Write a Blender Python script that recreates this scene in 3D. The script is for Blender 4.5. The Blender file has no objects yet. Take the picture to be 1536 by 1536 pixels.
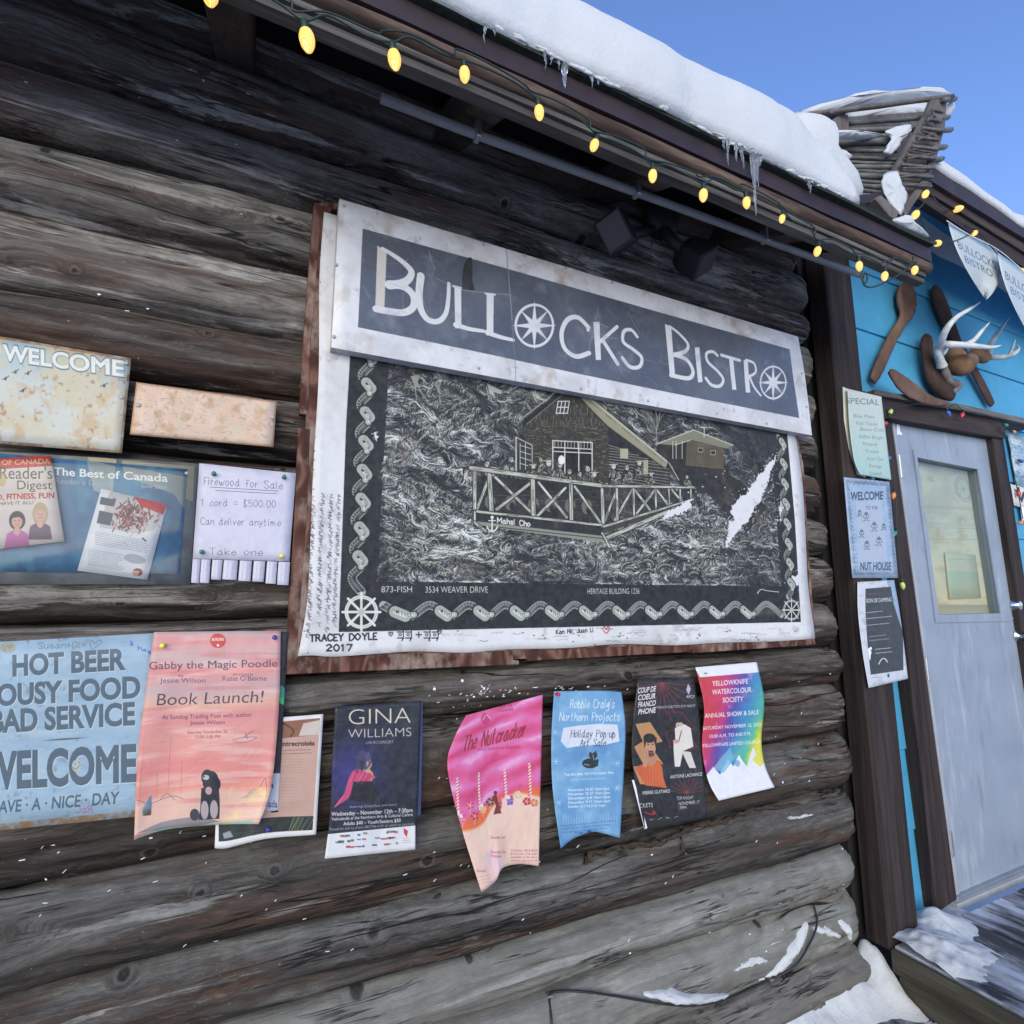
import bpy, bmesh, math, random
import numpy as np
from mathutils import Vector, Matrix, noise as mnoise
random.seed(7)
rng = np.random.default_rng(7)
SC = bpy.context.scene
COL = SC.collection

# ------------------------------------------------------------------ camera
YAW, PITCH, FPX = math.radians(25.6), math.radians(8.85), 820.0
EYE = np.array([0.0, 0.0, 1.22])
_cy, _sy, _cp, _sp = math.cos(YAW), math.sin(YAW), math.cos(PITCH), math.sin(PITCH)
FWD = np.array([_sy*_cp, _cy*_cp, _sp]); RGT = np.array([_cy, -_sy, 0.0]); DWN = np.cross(FWD, RGT)
cam_d = bpy.data.cameras.new("camera"); cam = bpy.data.objects.new("camera", cam_d); COL.objects.link(cam)
cam_d.sensor_width = 36.0; cam_d.lens = 36.0*FPX/1536.0; cam_d.clip_start = 0.02; cam_d.clip_end = 500
cam.matrix_world = Matrix(((RGT[0], -DWN[0], -FWD[0], EYE[0]), (RGT[1], -DWN[1], -FWD[1], EYE[1]), (RGT[2], -DWN[2], -FWD[2], EYE[2]), (0, 0, 0, 1)))
SC.camera = cam

# ------------------------------------------------------------------ sky and sun (sun low in front of the wall, veiled: soft light)
SUN_EL, SUN_AZ = math.radians(11), math.radians(-30)      # azimuth measured from -Y towards -X
world = bpy.data.worlds.new("World"); SC.world = world; world.use_nodes = True
wn = world.node_tree; wn.nodes.clear()
wo = wn.nodes.new("ShaderNodeOutputWorld"); wb = wn.nodes.new("ShaderNodeBackground"); sky = wn.nodes.new("ShaderNodeTexSky")
sky.sky_type = 'NISHITA'; sky.sun_disc = False; sky.sun_elevation = SUN_EL
sky.air_density = 1.0; sky.dust_density = 0.0; sky.ozone_density = 4.0; sky.altitude = 0
sun_dir = Vector((math.sin(SUN_AZ)*math.cos(SUN_EL), -math.cos(SUN_AZ)*math.cos(SUN_EL), math.sin(SUN_EL)))
sky.sun_rotation = math.atan2(sun_dir.x, sun_dir.y)
tn = wn.nodes.new("ShaderNodeMixRGB"); tn.blend_type = 'MULTIPLY'; tn.inputs[0].default_value = 1; tn.inputs[2].default_value = (1.20, .99, 1.10, 1)   # northern winter air: a touch more violet
wn.links.new(sky.outputs[0], tn.inputs[1]); wn.links.new(tn.outputs[0], wb.inputs[0]); wn.links.new(wb.outputs[0], wo.inputs[0]); wb.inputs[1].default_value = 0.12
sl = bpy.data.lights.new("sun", 'SUN'); so = bpy.data.objects.new("sun", sl); COL.objects.link(so)
sl.energy = 1.38; sl.angle = math.radians(60); sl.color = (1.0, 0.90, 0.66)
so.rotation_euler = sun_dir.to_track_quat('Z', 'Y').to_euler(); so.location = (0, -5, 6)
SC.view_settings.view_transform = 'Standard'; SC.view_settings.look = 'None'
SC.view_settings.exposure = 1.55; SC.view_settings.gamma = 1.0; SC.view_settings.use_curve_mapping = False

# ------------------------------------------------------------------ measuring: where a sight line meets a wall plane
def ray(px, py):
    return RGT*((px-768.0)/FPX) + DWN*((py-768.0)/FPX) + FWD
def PY(px, py, Y):
    d = ray(px, py); return EYE + d*(Y/d[1])
def PX(px, py, X):
    d = ray(px, py); return EYE + d*(X/d[0])
def PZ(px, py, Z):
    d = ray(px, py); return EYE + d*((Z-EYE[2])/d[2])
W = 1.40          # front tangent plane of the log wall

# ------------------------------------------------------------------ object helpers
def mesh_obj(name, verts, faces, mat=None, parent=None, smooth=False, uvs=None):
    me = bpy.data.meshes.new(name)
    me.from_pydata([tuple(map(float, v)) for v in verts], [], [tuple(f) for f in faces])
    if uvs is not None:
        lay = me.uv_layers.new(name="uv")
        uva = np.array(uvs, dtype=np.float32)
        li = np.empty(len(me.loops), dtype=np.int32); me.loops.foreach_get("vertex_index", li)
        lay.data.foreach_set("uv", uva[li].ravel())
    if mat: me.materials.append(mat)
    if smooth: me.polygons.foreach_set("use_smooth", [True]*len(me.polygons))
    me.update()
    o = bpy.data.objects.new(name, me); COL.objects.link(o)
    if parent: o.parent = parent
    return o
def thing(name, label, cat, group=None):
    o = bpy.data.objects.new(name, None); COL.objects.link(o); o.empty_display_size = 0.05
    o["label"] = label; o["category"] = cat
    if group: o["group"] = group
    return o
def tag(o, label, cat, group=None):
    o["label"] = label; o["category"] = cat
    if group: o["group"] = group
    return o
def kind(o, k):
    o["kind"] = k; return o

class G:
    """collects shapes for one mesh"""
    def __init__(s): s.v = []; s.f = []; s.uv = None
    def add(s, v, f):
        b = len(s.v); s.v += [tuple(map(float, p)) for p in v]; s.f += [tuple(i+b for i in q) for q in f]; return s
    def box(s, a, b):
        (x0, y0, z0), (x1, y1, z1) = a, b
        v = [(x0,y0,z0),(x1,y0,z0),(x1,y1,z0),(x0,y1,z0),(x0,y0,z1),(x1,y0,z1),(x1,y1,z1),(x0,y1,z1)]
        return s.add(v, [(0,3,2,1),(4,5,6,7),(0,1,5,4),(1,2,6,5),(2,3,7,6),(3,0,4,7)])
    def prism(s, front, off):
        n = len(front); off = np.array(off)
        v = [np.array(p) for p in front] + [np.array(p)+off for p in front]
        f = [tuple(range(n)), tuple(range(2*n-1, n-1, -1))] + [(i, i+n, (i+1) % n+n, (i+1) % n) for i in range(n)]
        return s.add(v, f)
    def bar(s, p0, p1, w, h, up=(0, 0, 1)):
        p0, p1 = Vector(p0), Vector(p1); d = (p1-p0).normalized(); u = Vector(up); r = d.cross(u).normalized(); u = r.cross(d)
        q = []
        for p in (p0, p1):
            q += [p - r*w/2 - u*h/2, p + r*w/2 - u*h/2, p + r*w/2 + u*h/2, p - r*w/2 + u*h/2]
        return s.add(q, [(0,1,2,3),(7,6,5,4),(0,4,5,1),(1,5,6,2),(2,6,7,3),(3,7,4,0)])
    def tube(s, pts, rad, n=8, caps=True, squash=1.0, wob=0.0):
        pts = [Vector(p) for p in pts]; m = len(pts)
        if not hasattr(rad, '__len__'): rad = [rad]*m
        v = []; ref = None
        for i, p in enumerate(pts):
            d = (pts[min(i+1, m-1)]-pts[max(i-1, 0)]).normalized()
            if ref is None:
                ref = Vector((0, 0, 1)) if abs(d.z) < .9 else Vector((0, 1, 0))
            r = d.cross(ref).normalized(); u = r.cross(d); ref = u
            for k in range(n):
                a = 2*math.pi*k/n; rr = rad[i]*(1+wob*(random.random()-.5))
                v.append(p + r*math.cos(a)*rr + u*math.sin(a)*rr*squash)
        f = [(i*n+k, i*n+(k+1) % n, (i+1)*n+(k+1) % n, (i+1)*n+k) for i in range(m-1) for k in range(n)]
        if caps: f += [tuple(range(n-1, -1, -1)), tuple(range((m-1)*n, m*n))]
        return s.add(v, f)
    def obj(s, name, mat, parent=None, smooth=False, bevel=0.0):
        if bevel:
            bm = bmesh.new(); me = bpy.data.meshes.new(name); me.from_pydata(s.v, [], s.f); bm.from_mesh(me); bpy.data.meshes.remove(me)
            bmesh.ops.recalc_face_normals(bm, faces=bm.faces)
            bmesh.ops.bevel(bm, geom=bm.edges[:], offset=bevel, segments=1, affect='EDGES', clamp_overlap=True)
            me = bpy.data.meshes.new(name); bm.to_mesh(me); bm.free()
            if mat: me.materials.append(mat)
            o = bpy.data.objects.new(name, me); COL.objects.link(o)
            if parent: o.parent = parent
        else:
            o = mesh_obj(name, s.v, s.f, mat, parent, smooth)
            bm = bmesh.new(); bm.from_mesh(o.data); bmesh.ops.recalc_face_normals(bm, faces=bm.faces); bm.to_mesh(o.data); bm.free()
        if smooth: o.data.polygons.foreach_set("use_smooth", [True]*len(o.data.polygons))
        return o
def dup(o, parent=None, **kw):
    c = o.copy(); COL.objects.link(c)
    if parent: c.parent = parent
    for k, v in kw.items(): setattr(c, k, v)
    return c

# ------------------------------------------------------------------ materials
class NT:
    def __init__(s, name, rough=0.8):
        s.m = bpy.data.materials.new(name); s.m.use_nodes = True; s.t = s.m.node_tree; s.n = s.t.nodes; s.l = s.t.links
        s.b = s.n["Principled BSDF"]; s.b.inputs["Roughness"].default_value = rough
    def new(s, t, **kw):
        n = s.n.new("ShaderNode"+t)
        for k, v in kw.items(): setattr(n, k, v)
        return n
    def set(s, inp, val):
        if isinstance(val, bpy.types.NodeSocket): s.l.new(val, inp)
        elif val is not None:
            if hasattr(val, '__len__') and len(val) == 3 and inp.type == 'RGBA': val = (*val, 1)
            inp.default_value = val
    def coord(s, which='Object'):
        return s.new('TexCoord').outputs[which]
    def rand(s): return s.new('ObjectInfo').outputs['Random']
    def map(s, vec, scale=(1, 1, 1), loc=(0, 0, 0), rot=(0, 0, 0), rnd=False):
        m = s.new('Mapping'); s.l.new(vec, m.inputs[0]); m.inputs['Scale'].default_value = scale; m.inputs['Rotation'].default_value = rot; m.inputs['Location'].default_value = loc
        if rnd:
            v = s.new('VectorMath', operation='SCALE'); v.inputs[0].default_value = (37.1, 91.7, 53.3); s.l.new(s.rand(), v.inputs['Scale'])
            a = s.new('VectorMath', operation='ADD'); s.l.new(m.outputs[0], a.inputs[0]); s.l.new(v.outputs[0], a.inputs[1]); return a.outputs[0]
        return m.outputs[0]
    def noise(s, vec, scale=5, detail=4, rough=.5, dist=0):
        n = s.new('TexNoise'); s.l.new(vec, n.inputs['Vector']); n.inputs['Scale'].default_value = scale; n.inputs['Detail'].default_value = detail
        n.inputs['Roughness'].default_value = rough; n.inputs['Distortion'].default_value = dist; return n.outputs[0]
    def vor(s, vec, scale=5, feature='F1'):
        n = s.new('TexVoronoi', feature=feature); s.l.new(vec, n.inputs['Vector']); n.inputs['Scale'].default_value = scale; return n.outputs['Distance']
    def ramp(s, fac, stops, interp='LINEAR'):
        r = s.new('ValToRGB'); r.color_ramp.interpolation = interp; s.l.new(fac, r.inputs[0]); e = r.color_ramp.elements
        while len(e) < len(stops): e.new(.5)
        for i, (p, c) in enumerate(stops):
            e[i].position = p; c = (c, c, c) if not hasattr(c, '__len__') else c; e[i].color = (*c, 1)
        return r.outputs[0]
    def mix(s, fac, a, b, mode='MIX'):
        n = s.new('MixRGB', blend_type=mode); s.set(n.inputs[0], fac); s.set(n.inputs[1], a); s.set(n.inputs[2], b); return n.outputs[0]
    def math(s, op, a, b=None, c=None, clamp=False):
        n = s.new('Math', operation=op, use_clamp=clamp)
        for i, v in enumerate((a, b, c)):
            if v is not None: s.set(n.inputs[i], v)
        return n.outputs[0]
    def bump(s, h, strength=.3, dist=.01, prev=None):
        b = s.new('Bump'); b.inputs['Strength'].default_value = strength; b.inputs['Distance'].default_value = dist; s.l.new(h, b.inputs['Height'])
        if prev is not None: s.l.new(prev, b.inputs['Normal'])
        return b.outputs[0]
    def out(s, col=None, normal=None, rough=None, spec=None):
        if col is not None: s.set(s.b.inputs['Base Color'], col)
        if normal is not None: s.l.new(normal, s.b.inputs['Normal'])
        if rough is not None: s.set(s.b.inputs['Roughness'], rough)
        if spec is not None: s.set(s.b.inputs['Specular IOR Level'], spec)
        return s.m

def mat_log(name, dark, mid, light, red, redamt=.5, lift=.0, warm=(.10, .055, .035), fib=1.0, pale=.585):
    n = NT(name, .85); c = n.coord()
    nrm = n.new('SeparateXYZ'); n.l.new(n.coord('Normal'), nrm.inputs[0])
    # knots: sparse cells that bend the grain
    kv = n.map(c, (1.5, 1, 5.0), rnd=True); kd = n.vor(kv, 1.0)
    knot = n.ramp(kd, [(0.0, 1), (.10, .5), (.26, 0)], 'EASE')
    warp = n.noise(n.map(c, (.9, 2, 3), rnd=True), 1.0, 2, .5)
    at = n.new('Attribute'); at.attribute_name = 'knot'; ka = at.outputs['Fac']
    knot = n.math('MAXIMUM', n.math('MULTIPLY', knot, .8), n.math('MULTIPLY', ka, 1.5))
    med = n.noise(n.map(c, (2.6, 5, 6), rnd=True), 2.0, 4, .6)
    comb = n.new('CombineXYZ'); n.l.new(n.math('ADD', n.math('MULTIPLY_ADD', knot, .55, n.math('MULTIPLY', warp, .45)), n.math('MULTIPLY', med, .34)), comb.inputs[2])
    va = n.new('VectorMath', operation='ADD'); n.l.new(n.map(c, (.75, 9, 13), rnd=True), va.inputs[0])
    sc = n.new('VectorMath', operation='SCALE'); n.l.new(comb.outputs[0], sc.inputs[0]); sc.inputs['Scale'].default_value = 2.6
    n.l.new(sc.outputs[0], va.inputs[1]); g = va.outputs[0]
    def up(vec, f):
        m = n.new('VectorMath', operation='MULTIPLY'); n.l.new(vec, m.inputs[0]); m.inputs[1].default_value = f; return m.outputs[0]
    broad = n.noise(g, 1.0, 5, .66, .15)
    fine = n.noise(up(g, (3.0, 6, 7)), 1.0, 6, .74)
    fibre = n.noise(up(g, (6.0, 30, 34)), 1.0, 3, .7)
    f2 = n.math('MULTIPLY_ADD', fibre, .5*fib, n.math('MULTIPLY', fine, .75))
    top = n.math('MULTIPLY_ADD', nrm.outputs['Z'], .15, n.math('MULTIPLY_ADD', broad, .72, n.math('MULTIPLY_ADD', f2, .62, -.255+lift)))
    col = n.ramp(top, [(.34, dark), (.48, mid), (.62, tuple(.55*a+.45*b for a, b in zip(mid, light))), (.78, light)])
    rm = n.ramp(n.noise(n.map(c, (.8, 5, 7), loc=(9, 3, 1), rnd=True), 1.3, 7, .66, .5), [(.50, 0), (.60, redamt)])
    col = n.mix(rm, col, n.mix(n.ramp(f2, [(.45, 0), (.75, 1)]), red, warm))
    # pale patches where the bark came off, edges ragged along the grain
    pn_ = n.noise(n.map(c, (.9, 6, 9), loc=(2, 8, 5), rnd=True), 1.5, 9, .72, .6)
    pm = n.ramp(pn_, [(pale, 0), (pale+.04, .85)])
    col = n.mix(n.math('MULTIPLY', pm, n.ramp(f2, [(.42, .15), (.62, 1)])), col, tuple(1.12*x for x in light))
    # drying cracks, long and thin, and many hairline checks
    ck = n.math('ABSOLUTE', n.math('SUBTRACT', n.noise(n.map(c, (.36, 0, 6.0), loc=(4, 4, 4), rnd=True), 1.5, 3, .62, .0), .5))
    cm = n.ramp(ck, [(0.0, 1), (.0035, .8), (.007, 0)])
    cm = n.math('MULTIPLY', cm, n.ramp(n.noise(n.map(c, (1.6, 1, 2), loc=(1, 7, 3), rnd=True), 1.2, 2), [(.49, 0), (.55, 1)]))
    hc = n.math('ABSOLUTE', n.math('SUBTRACT', n.noise(n.map(c, (1.1, 0, 26), loc=(7, 1, 2), rnd=True), 1.6, 4, .6), .5))
    hm = n.math('MULTIPLY', n.ramp(hc, [(0.0, .9), (.010, .5), (.022, 0)]), n.ramp(n.noise(n.map(c, (3, 2, 9), loc=(3, 3, 8), rnd=True), 1.1, 3), [(.50, 0), (.58, 1)]))
    cm = n.math('MAXIMUM', cm, hm)
    col = n.mix(cm, col, (.006, .005, .005))
    kc = n.ramp(kd, [(0.0, 1), (.03, .95), (.055, 0)]); col = n.mix(n.math('MULTIPLY', kc, .9), col, (.010, .008, .007))
    # white mineral specks and frost grit
    sp = n.ramp(n.noise(n.map(c, (60, 60, 60), rnd=True), 2.2, 2, .5), [(.735, 0), (.77, .45)]); col = n.mix(sp, col, tuple(min(.5, x*1.9) for x in light))
    mot = n.noise(n.map(c, rnd=True), 14, 6, .7); col = n.mix(n.ramp(mot, [(.42, .32), (.60, 0)]), col, tuple(.55*x for x in mid))
    ac = n.math('MULTIPLY', n.ramp(ka, [(.44, 0), (.62, .85), (1.0, 1.0)]), n.ramp(fine, [(.30, 1), (.62, .75)])); col = n.mix(ac, col, (.011, .009, .008)); ring_ = n.math('MULTIPLY', n.ramp(ka, [(.28, 0), (.42, .30), (.55, 0)]), fine); col = n.mix(ring_, col, light)
    h = n.math('MULTIPLY_ADD', cm, -1.8, n.math('MULTIPLY_ADD', f2, .8, n.math('MULTIPLY', broad, .5)))
    return n.out(col, n.bump(h, .7, .0055), spec=.16)
def mat_wood(name, stops, gscale=(1.2, 20, 20), axis='X', bumpd=.003, rough=.75, dist=.5):
    n = NT(name, rough); c = n.coord()
    s = {'X': gscale, 'Y': (gscale[1], gscale[0], gscale[1]), 'Z': (gscale[1], gscale[1], gscale[0])}[axis]
    g = n.noise(n.map(c, s, rnd=True), 1.0, 7, .62, dist)
    f = n.noise(n.map(c, tuple(x*5 for x in s), rnd=True), 1.0, 4, .7)
    v = n.math('MULTIPLY_ADD', f, .3, n.math('MULTIPLY_ADD', g, .9, -.1))
    return n.out(n.ramp(v, stops), n.bump(v, .6, bumpd), spec=.25)
def mat_ply(name):
    # stained plywood with loud cathedral grain, red-brown worn to pale
    n = NT(name, .6); c = n.coord()
    w = n.noise(n.map(c, (3.5, 3.5, 1.1), rnd=True), 1.6, 3, .5, .8)
    rings = n.math('SINE', n.math('MULTIPLY', w, 62))
    v = n.math('MULTIPLY_ADD', rings, .5, .5)
    f = n.noise(n.map(c, (60, 60, 12), rnd=True), 1, 4, .7)
    col = n.ramp(n.math('MULTIPLY_ADD', f, .35, n.math('MULTIPLY', v, .62)), [(.15, (.055, .022, .016)), (.55, (.095, .040, .028)), (.9, (.20, .105, .078))])
    wear = n.ramp(n.noise(n.map(c, (5, 5, 3), rnd=True), 2.3, 6, .65), [(.50, 0), (.64, .85)])
    col = n.mix(wear, col, n.ramp(f, [(.3, (.20, .14, .11)), (.7, (.38, .31, .26))]))
    return n.out(col, n.bump(f, .3, .001), rough=.8, spec=.15)
def mat_plain(name, col, rough=.6, metal=0, var=.15, vs=8, bumpd=0.0, spec=.4):
    n = NT(name, rough); c = n.coord(); x = n.noise(n.map(c, rnd=True), vs, 5, .6)
    k = n.ramp(x, [(.3, tuple(a*(1-var) for a in col)), (.7, tuple(min(1, a*(1+var)) for a in col))])
    n.b.inputs['Metallic'].default_value = metal
    return n.out(k, n.bump(x, .4, bumpd) if bumpd else None, spec=spec)
def mat_snow(name, col=(.55, .56, .57)):
    n = NT(name, .65); c = n.coord()
    a = n.noise(c, 7, 7, .62); b = n.noise(c, 90, 4, .7); v_ = n.vor(n.map(c, (1, 1, 1)), 38)
    h = n.math('MULTIPLY_ADD', b, .35, n.math('MULTIPLY_ADD', v_, .03, a))
    n.b.inputs['Subsurface Weight'].default_value = .15; n.b.inputs['Subsurface Radius'].default_value = (.02, .025, .03); n.b.inputs['Subsurface Scale'].default_value = .3
    return n.out(n.ramp(a, [(.3, tuple(x*.96 for x in col)), (.7, col)]), n.bump(h, .45, .016), spec=.3)

# ------------------------------------------------------------------ painted prints: a small numpy raster canvas
def lin(c): return tuple(x/255.0 for x in c)
_tc = {}
def glyph_edges(txt, bold=0.0, cs=1.0):
    key = (txt, bold, cs)
    if key in _tc: return _tc[key]
    cu = bpy.data.curves.new("t", 'FONT'); cu.body = txt; cu.offset = bold; cu.space_character = cs; cu.resolution_u = 4
    o = bpy.data.objects.new("t", cu); COL.objects.link(o); bpy.context.view_layer.update()
    ev = o.evaluated_get(bpy.context.evaluated_depsgraph_get()); me = ev.to_mesh()
    cnt = {}
    for p in me.polygons:
        for e in p.edge_keys: cnt[e] = cnt.get(e, 0)+1
    co = [(v.co.x, v.co.y) for v in me.vertices]
    E = np.array([(*co[a], *co[b]) for (a, b), k in cnt.items() if k == 1]) if cnt else np.zeros((0, 4))
    ev.to_mesh_clear(); bpy.data.objects.remove(o); bpy.data.curves.remove(cu)
    _tc[key] = E; return E

FONT = {'A':(4,"02 28 42|14 34"),'B':(4,"02 08|08 28 37 36 25 05|05 35 44 43 32 02"),'C':(4,"47 38 18 06 04 12 32 43"),'D':(4,"02 08|08 28 46 44 22 02"),'E':(3,"38 08 02 32|05 25"),'F':(3,"38 08 02|05 25"),'G':(4,"47 38 18 06 04 12 32 44|24 44"),'H':(4,"08 02|48 42|05 45"),'I':(1,"08 02"),'J':(3,"38 33 22 12 03"),'K':(4,"08 02|48 05 42"),'L':(3,"08 02 32"),'M':(5,"02 08 24|24 58 52"),'N':(4,"02 08|08 42 48"),'O':(5,"28 06 04 22 44 46 28"),'P':(4,"02 08|08 28 47 46 25 05"),'Q':(5,"28 06 04 22 44 46 28|33 51"),'R':(4,"02 08|08 28 37 36 25 05|25 42"),'S':(4,"47 38 18 07 16 34 43 32 12 03"),'T':(4,"08 48|28 22"),'U':(4,"08 04 12 32 44 48"),'V':(4,"08 22 48"),'W':(6,"08 22 37 42 68"),'X':(4,"08 42|48 02"),'Y':(4,"08 25 48|25 22"),'Z':(4,"08 48 02 42"),
'a':(4,"35 26 15 03 12 22 34|36 33 42"),'b':(3,"08 02|04 16 25 34 33 22 12 03"),'c':(3,"35 26 15 03 12 22 33"),'d':(4,"35 26 15 03 12 22 34|38 33 42"),'e':(3,"04 34 35 26 15 03 12 22 33"),'f':(3,"37 28 17 12|05 25"),'g':(3,"35 26 15 03 13 24 35|36 31 20 10 01"),'h':(3,"08 02|04 15 26 35 32"),'i':(1,"06 02|08 07"),'j':(2,"16 11 00|18 17"),'k':(3,"08 02|36 04 32"),'l':(1,"08 02"),'m':(5,"06 02|04 16 24 22|24 36 44 42"),'n':(3,"06 02|04 15 26 35 32"),'o':(3,"16 05 03 12 23 34 26 16"),'p':(3,"06 00|04 16 25 34 33 22 12 03"),'q':(3,"36 30|35 26 15 03 12 22 34"),'r':(2,"06 02|04 15 26"),'s':(3,"35 26 16 05 14 24 33 22 12 03"),'t':(3,"18 13 12 22|06 26"),'u':(3,"06 03 12 22 34|36 32"),'v':(3,"06 12 36"),'w':(5,"06 12 25 32 56"),'x':(3,"06 32|36 02"),'y':(3,"06 13 24|36 23 11 00"),'z':(3,"06 36 02 32"),
'0':(3,"18 06 04 12 22 34 36 28 18"),'1':(2,"07 18 12"),'2':(3,"07 18 28 36 25 02|02 32"),'3':(3,"07 18 28 36 25 15|25 34 33 22 12 03"),'4':(3,"28 04 34|28 22"),'5':(3,"38 08 05|05 26 34 33 22 12 03"),'6':(3,"37 28 16 04 12 22 33 24 14 04"),'7':(3,"08 38 12"),'8':(3,"18 07 15 33 22 12 03 14 35 37 28 18"),'9':(3,"34 15 07 18 28 36 34 22 12"),
'-':(2,"05 25"),'=':(3,"04 34|06 36"),'$':(3,"37 28 17 06 15 24 33 22 12 03|19 11"),'.':(1,"02 03"),',':(1,"12 01"),"'":(1,"08 07"),'&':(4,"42 07 18 27 04 12 22 44"),'!':(1,"08 04|02 03"),'+':(3,"05 35|17 13"),':':(1,"02 03|05 06"),'/':(3,"02 38"),'(':(2,"18 05 12"),')':(2,"08 15 02"),' ':(3,"")}
def catmull(p, k=5):
    p = [np.array(q, float) for q in p]
    if len(p) < 3: return p
    closed = np.allclose(p[0], p[-1]); out = []
    for i in range(len(p)-1):
        a = p[i-1] if i > 0 else (p[-2] if closed else p[0]); b, c = p[i], p[i+1]
        d = p[i+2] if i+2 < len(p) else (p[1] if closed else p[-1])
        for t in np.linspace(0, 1, k, endpoint=False):
            out.append(.5*((2*b)+(c-a)*t+(2*a-5*b+4*c-d)*t*t+(3*b-a-3*c+d)*t**3))
    out.append(p[-1]); return out

class Cv:
    def __init__(s, w, h, bg=(255, 255, 255), map=None):
        s.w, s.h = int(w), int(h); s.ws = 1.0; s.a = np.ones((s.h, s.w, 3), np.float32)*np.array(lin(bg), np.float32); s.map = map
        s.ss = 3
    def M(s, pts): return [s.map(*p) for p in pts] if s.map else [tuple(p) for p in pts]
    def _bb(s, x0, y0, x1, y1):
        return max(0, int(math.floor(x0))), max(0, int(math.floor(y0))), min(s.w, int(math.ceil(x1))+1), min(s.h, int(math.ceil(y1))+1)
    def blend(s, bb, m, col, a=1.0):
        x0, y0, x1, y1 = bb; m = (m*a)[..., None]; r = s.a[y0:y1, x0:x1]
        c = np.array(lin(col), np.float32) if not callable(col) else col(*np.meshgrid(np.arange(x0, x1), np.arange(y0, y1)))
        s.a[y0:y1, x0:x1] = r*(1-m)+c*m
    def edges(s, E, col, a=1.0):
        if len(E) == 0: return
        bb = s._bb(E[:, [0, 2]].min(), E[:, [1, 3]].min(), E[:, [0, 2]].max(), E[:, [1, 3]].max()); x0, y0, x1, y1 = bb
        if x1 <= x0 or y1 <= y0: return
        k = s.ss; H, Wd = (y1-y0)*k, (x1-x0)*k
        acc = np.zeros((H, Wd+1), np.int32)
        ys = (np.arange(H)+.5)/k+y0
        for ax, ay, bx, by in E:
            if ay == by: continue
            lo, hi = (ay, by) if ay < by else (by, ay)
            r0 = max(0, int(math.ceil((lo-y0)*k-.5))); r1 = min(H, int(math.ceil((hi-y0)*k-.5)))
            if r1 <= r0: continue
            rows = np.arange(r0, r1); xi = ax+(ys[r0:r1]-ay)*(bx-ax)/(by-ay)
            ci = np.clip(np.ceil((xi-x0)*k-.5), 0, Wd).astype(int)
            np.add.at(acc, (rows, ci), 1)
        m = (np.cumsum(acc, 1)[:, :Wd] % 2).astype(np.float32).reshape(y1-y0, k, x1-x0, k).mean((1, 3))
        s.blend(bb, m, col, a)
    def poly(s, pts, col, a=1.0, raw=False):
        p = np.array(pts if raw else s.M(pts), float); q = np.roll(p, -1, 0); s.edges(np.hstack([p, q]), col, a)
    def rect(s, x0, y0, x1, y1, col, a=1.0): s.poly([(x0, y0), (x1, y0), (x1, y1), (x0, y1)], col, a)
    def line(s, pts, w, col, a=1.0, smooth=False, raw=False, w1=None):
        w *= s.ws; w1 = w1*s.ws if w1 is not None else None
        p = s.M(pts) if not raw else list(pts)
        if smooth: p = catmull(p)
        p = np.array(p, float); n = len(p)-1
        if n < 1: return
        wmax = max(w, w1 or 0)/2+1.5
        bb = s._bb(p[:, 0].min()-wmax, p[:, 1].min()-wmax, p[:, 0].max()+wmax, p[:, 1].max()+wmax); x0, y0, x1, y1 = bb
        if x1 <= x0 or y1 <= y0: return
        m = np.zeros((y1-y0, x1-x0), np.float32)
        for i in range(n):
            (ax, ay), (bx, by) = p[i], p[i+1]; t0 = i/n; ww = w if w1 is None else w+(w1-w)*(t0+.5/n)
            sb = s._bb(min(ax, bx)-wmax, min(ay, by)-wmax, max(ax, bx)+wmax, max(ay, by)+wmax)
            if sb[2] <= sb[0] or sb[3] <= sb[1]: continue
            X = np.arange(sb[0], sb[2])[None, :]+.5-ax; Y = np.arange(sb[1], sb[3])[:, None]+.5-ay
            dx, dy = bx-ax, by-ay; L = dx*dx+dy*dy+1e-9; t = np.clip((X*dx+Y*dy)/L, 0, 1)
            d = np.hypot(X-t*dx, Y-t*dy); c = np.clip(ww/2-d+.5, 0, 1)*min(1, ww)
            v = m[sb[1]-y0:sb[3]-y0, sb[0]-x0:sb[2]-x0]; np.maximum(v, c, out=v)
        s.blend(bb, m, col, a)
    def ell(s, cx, cy, rx, ry, col, a=1.0, rot=0, n=20):
        s.poly([(cx+rx*math.cos(t)*math.cos(rot)-ry*math.sin(t)*math.sin(rot), cy+rx*math.cos(t)*math.sin(rot)+ry*math.sin(t)*math.cos(rot)) for t in np.linspace(0, 6.2832, n, endpoint=False)], col, a)
    def text(s, t, x, y, h, col, w=None, bold=0.0, shear=0.0, slope=0.0, align='l', a=1.0, cs=1.0, sx=1.0, raw=False):
        """cap height h; baseline starts at (x, y); w = wanted width; placed through s.map"""
        E = glyph_edges(t, bold, cs)
        if len(E) == 0: return
        E = E.copy(); k = h/0.71; x0 = E[:, [0, 2]].min(); tw = (E[:, [0, 2]].max()-x0)
        kx = (w/tw) if w else k*sx
        off = {'l': 0, 'c': -tw*kx/2, 'r': -tw*kx}[align]
        out = np.empty_like(E)
        for i in (0, 2):
            gx = (E[:, i]-x0)*kx+shear*E[:, i+1]*k+off; gy = -E[:, i+1]*k
            X, Y = x+gx, y+gy+slope*gx
            if s.map and not raw:
                q = np.array([s.map(u, v) for u, v in zip(X, Y)]); X, Y = q[:, 0], q[:, 1]
            out[:, i], out[:, i+1] = X, Y
        s.edges(out, col, a)
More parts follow.
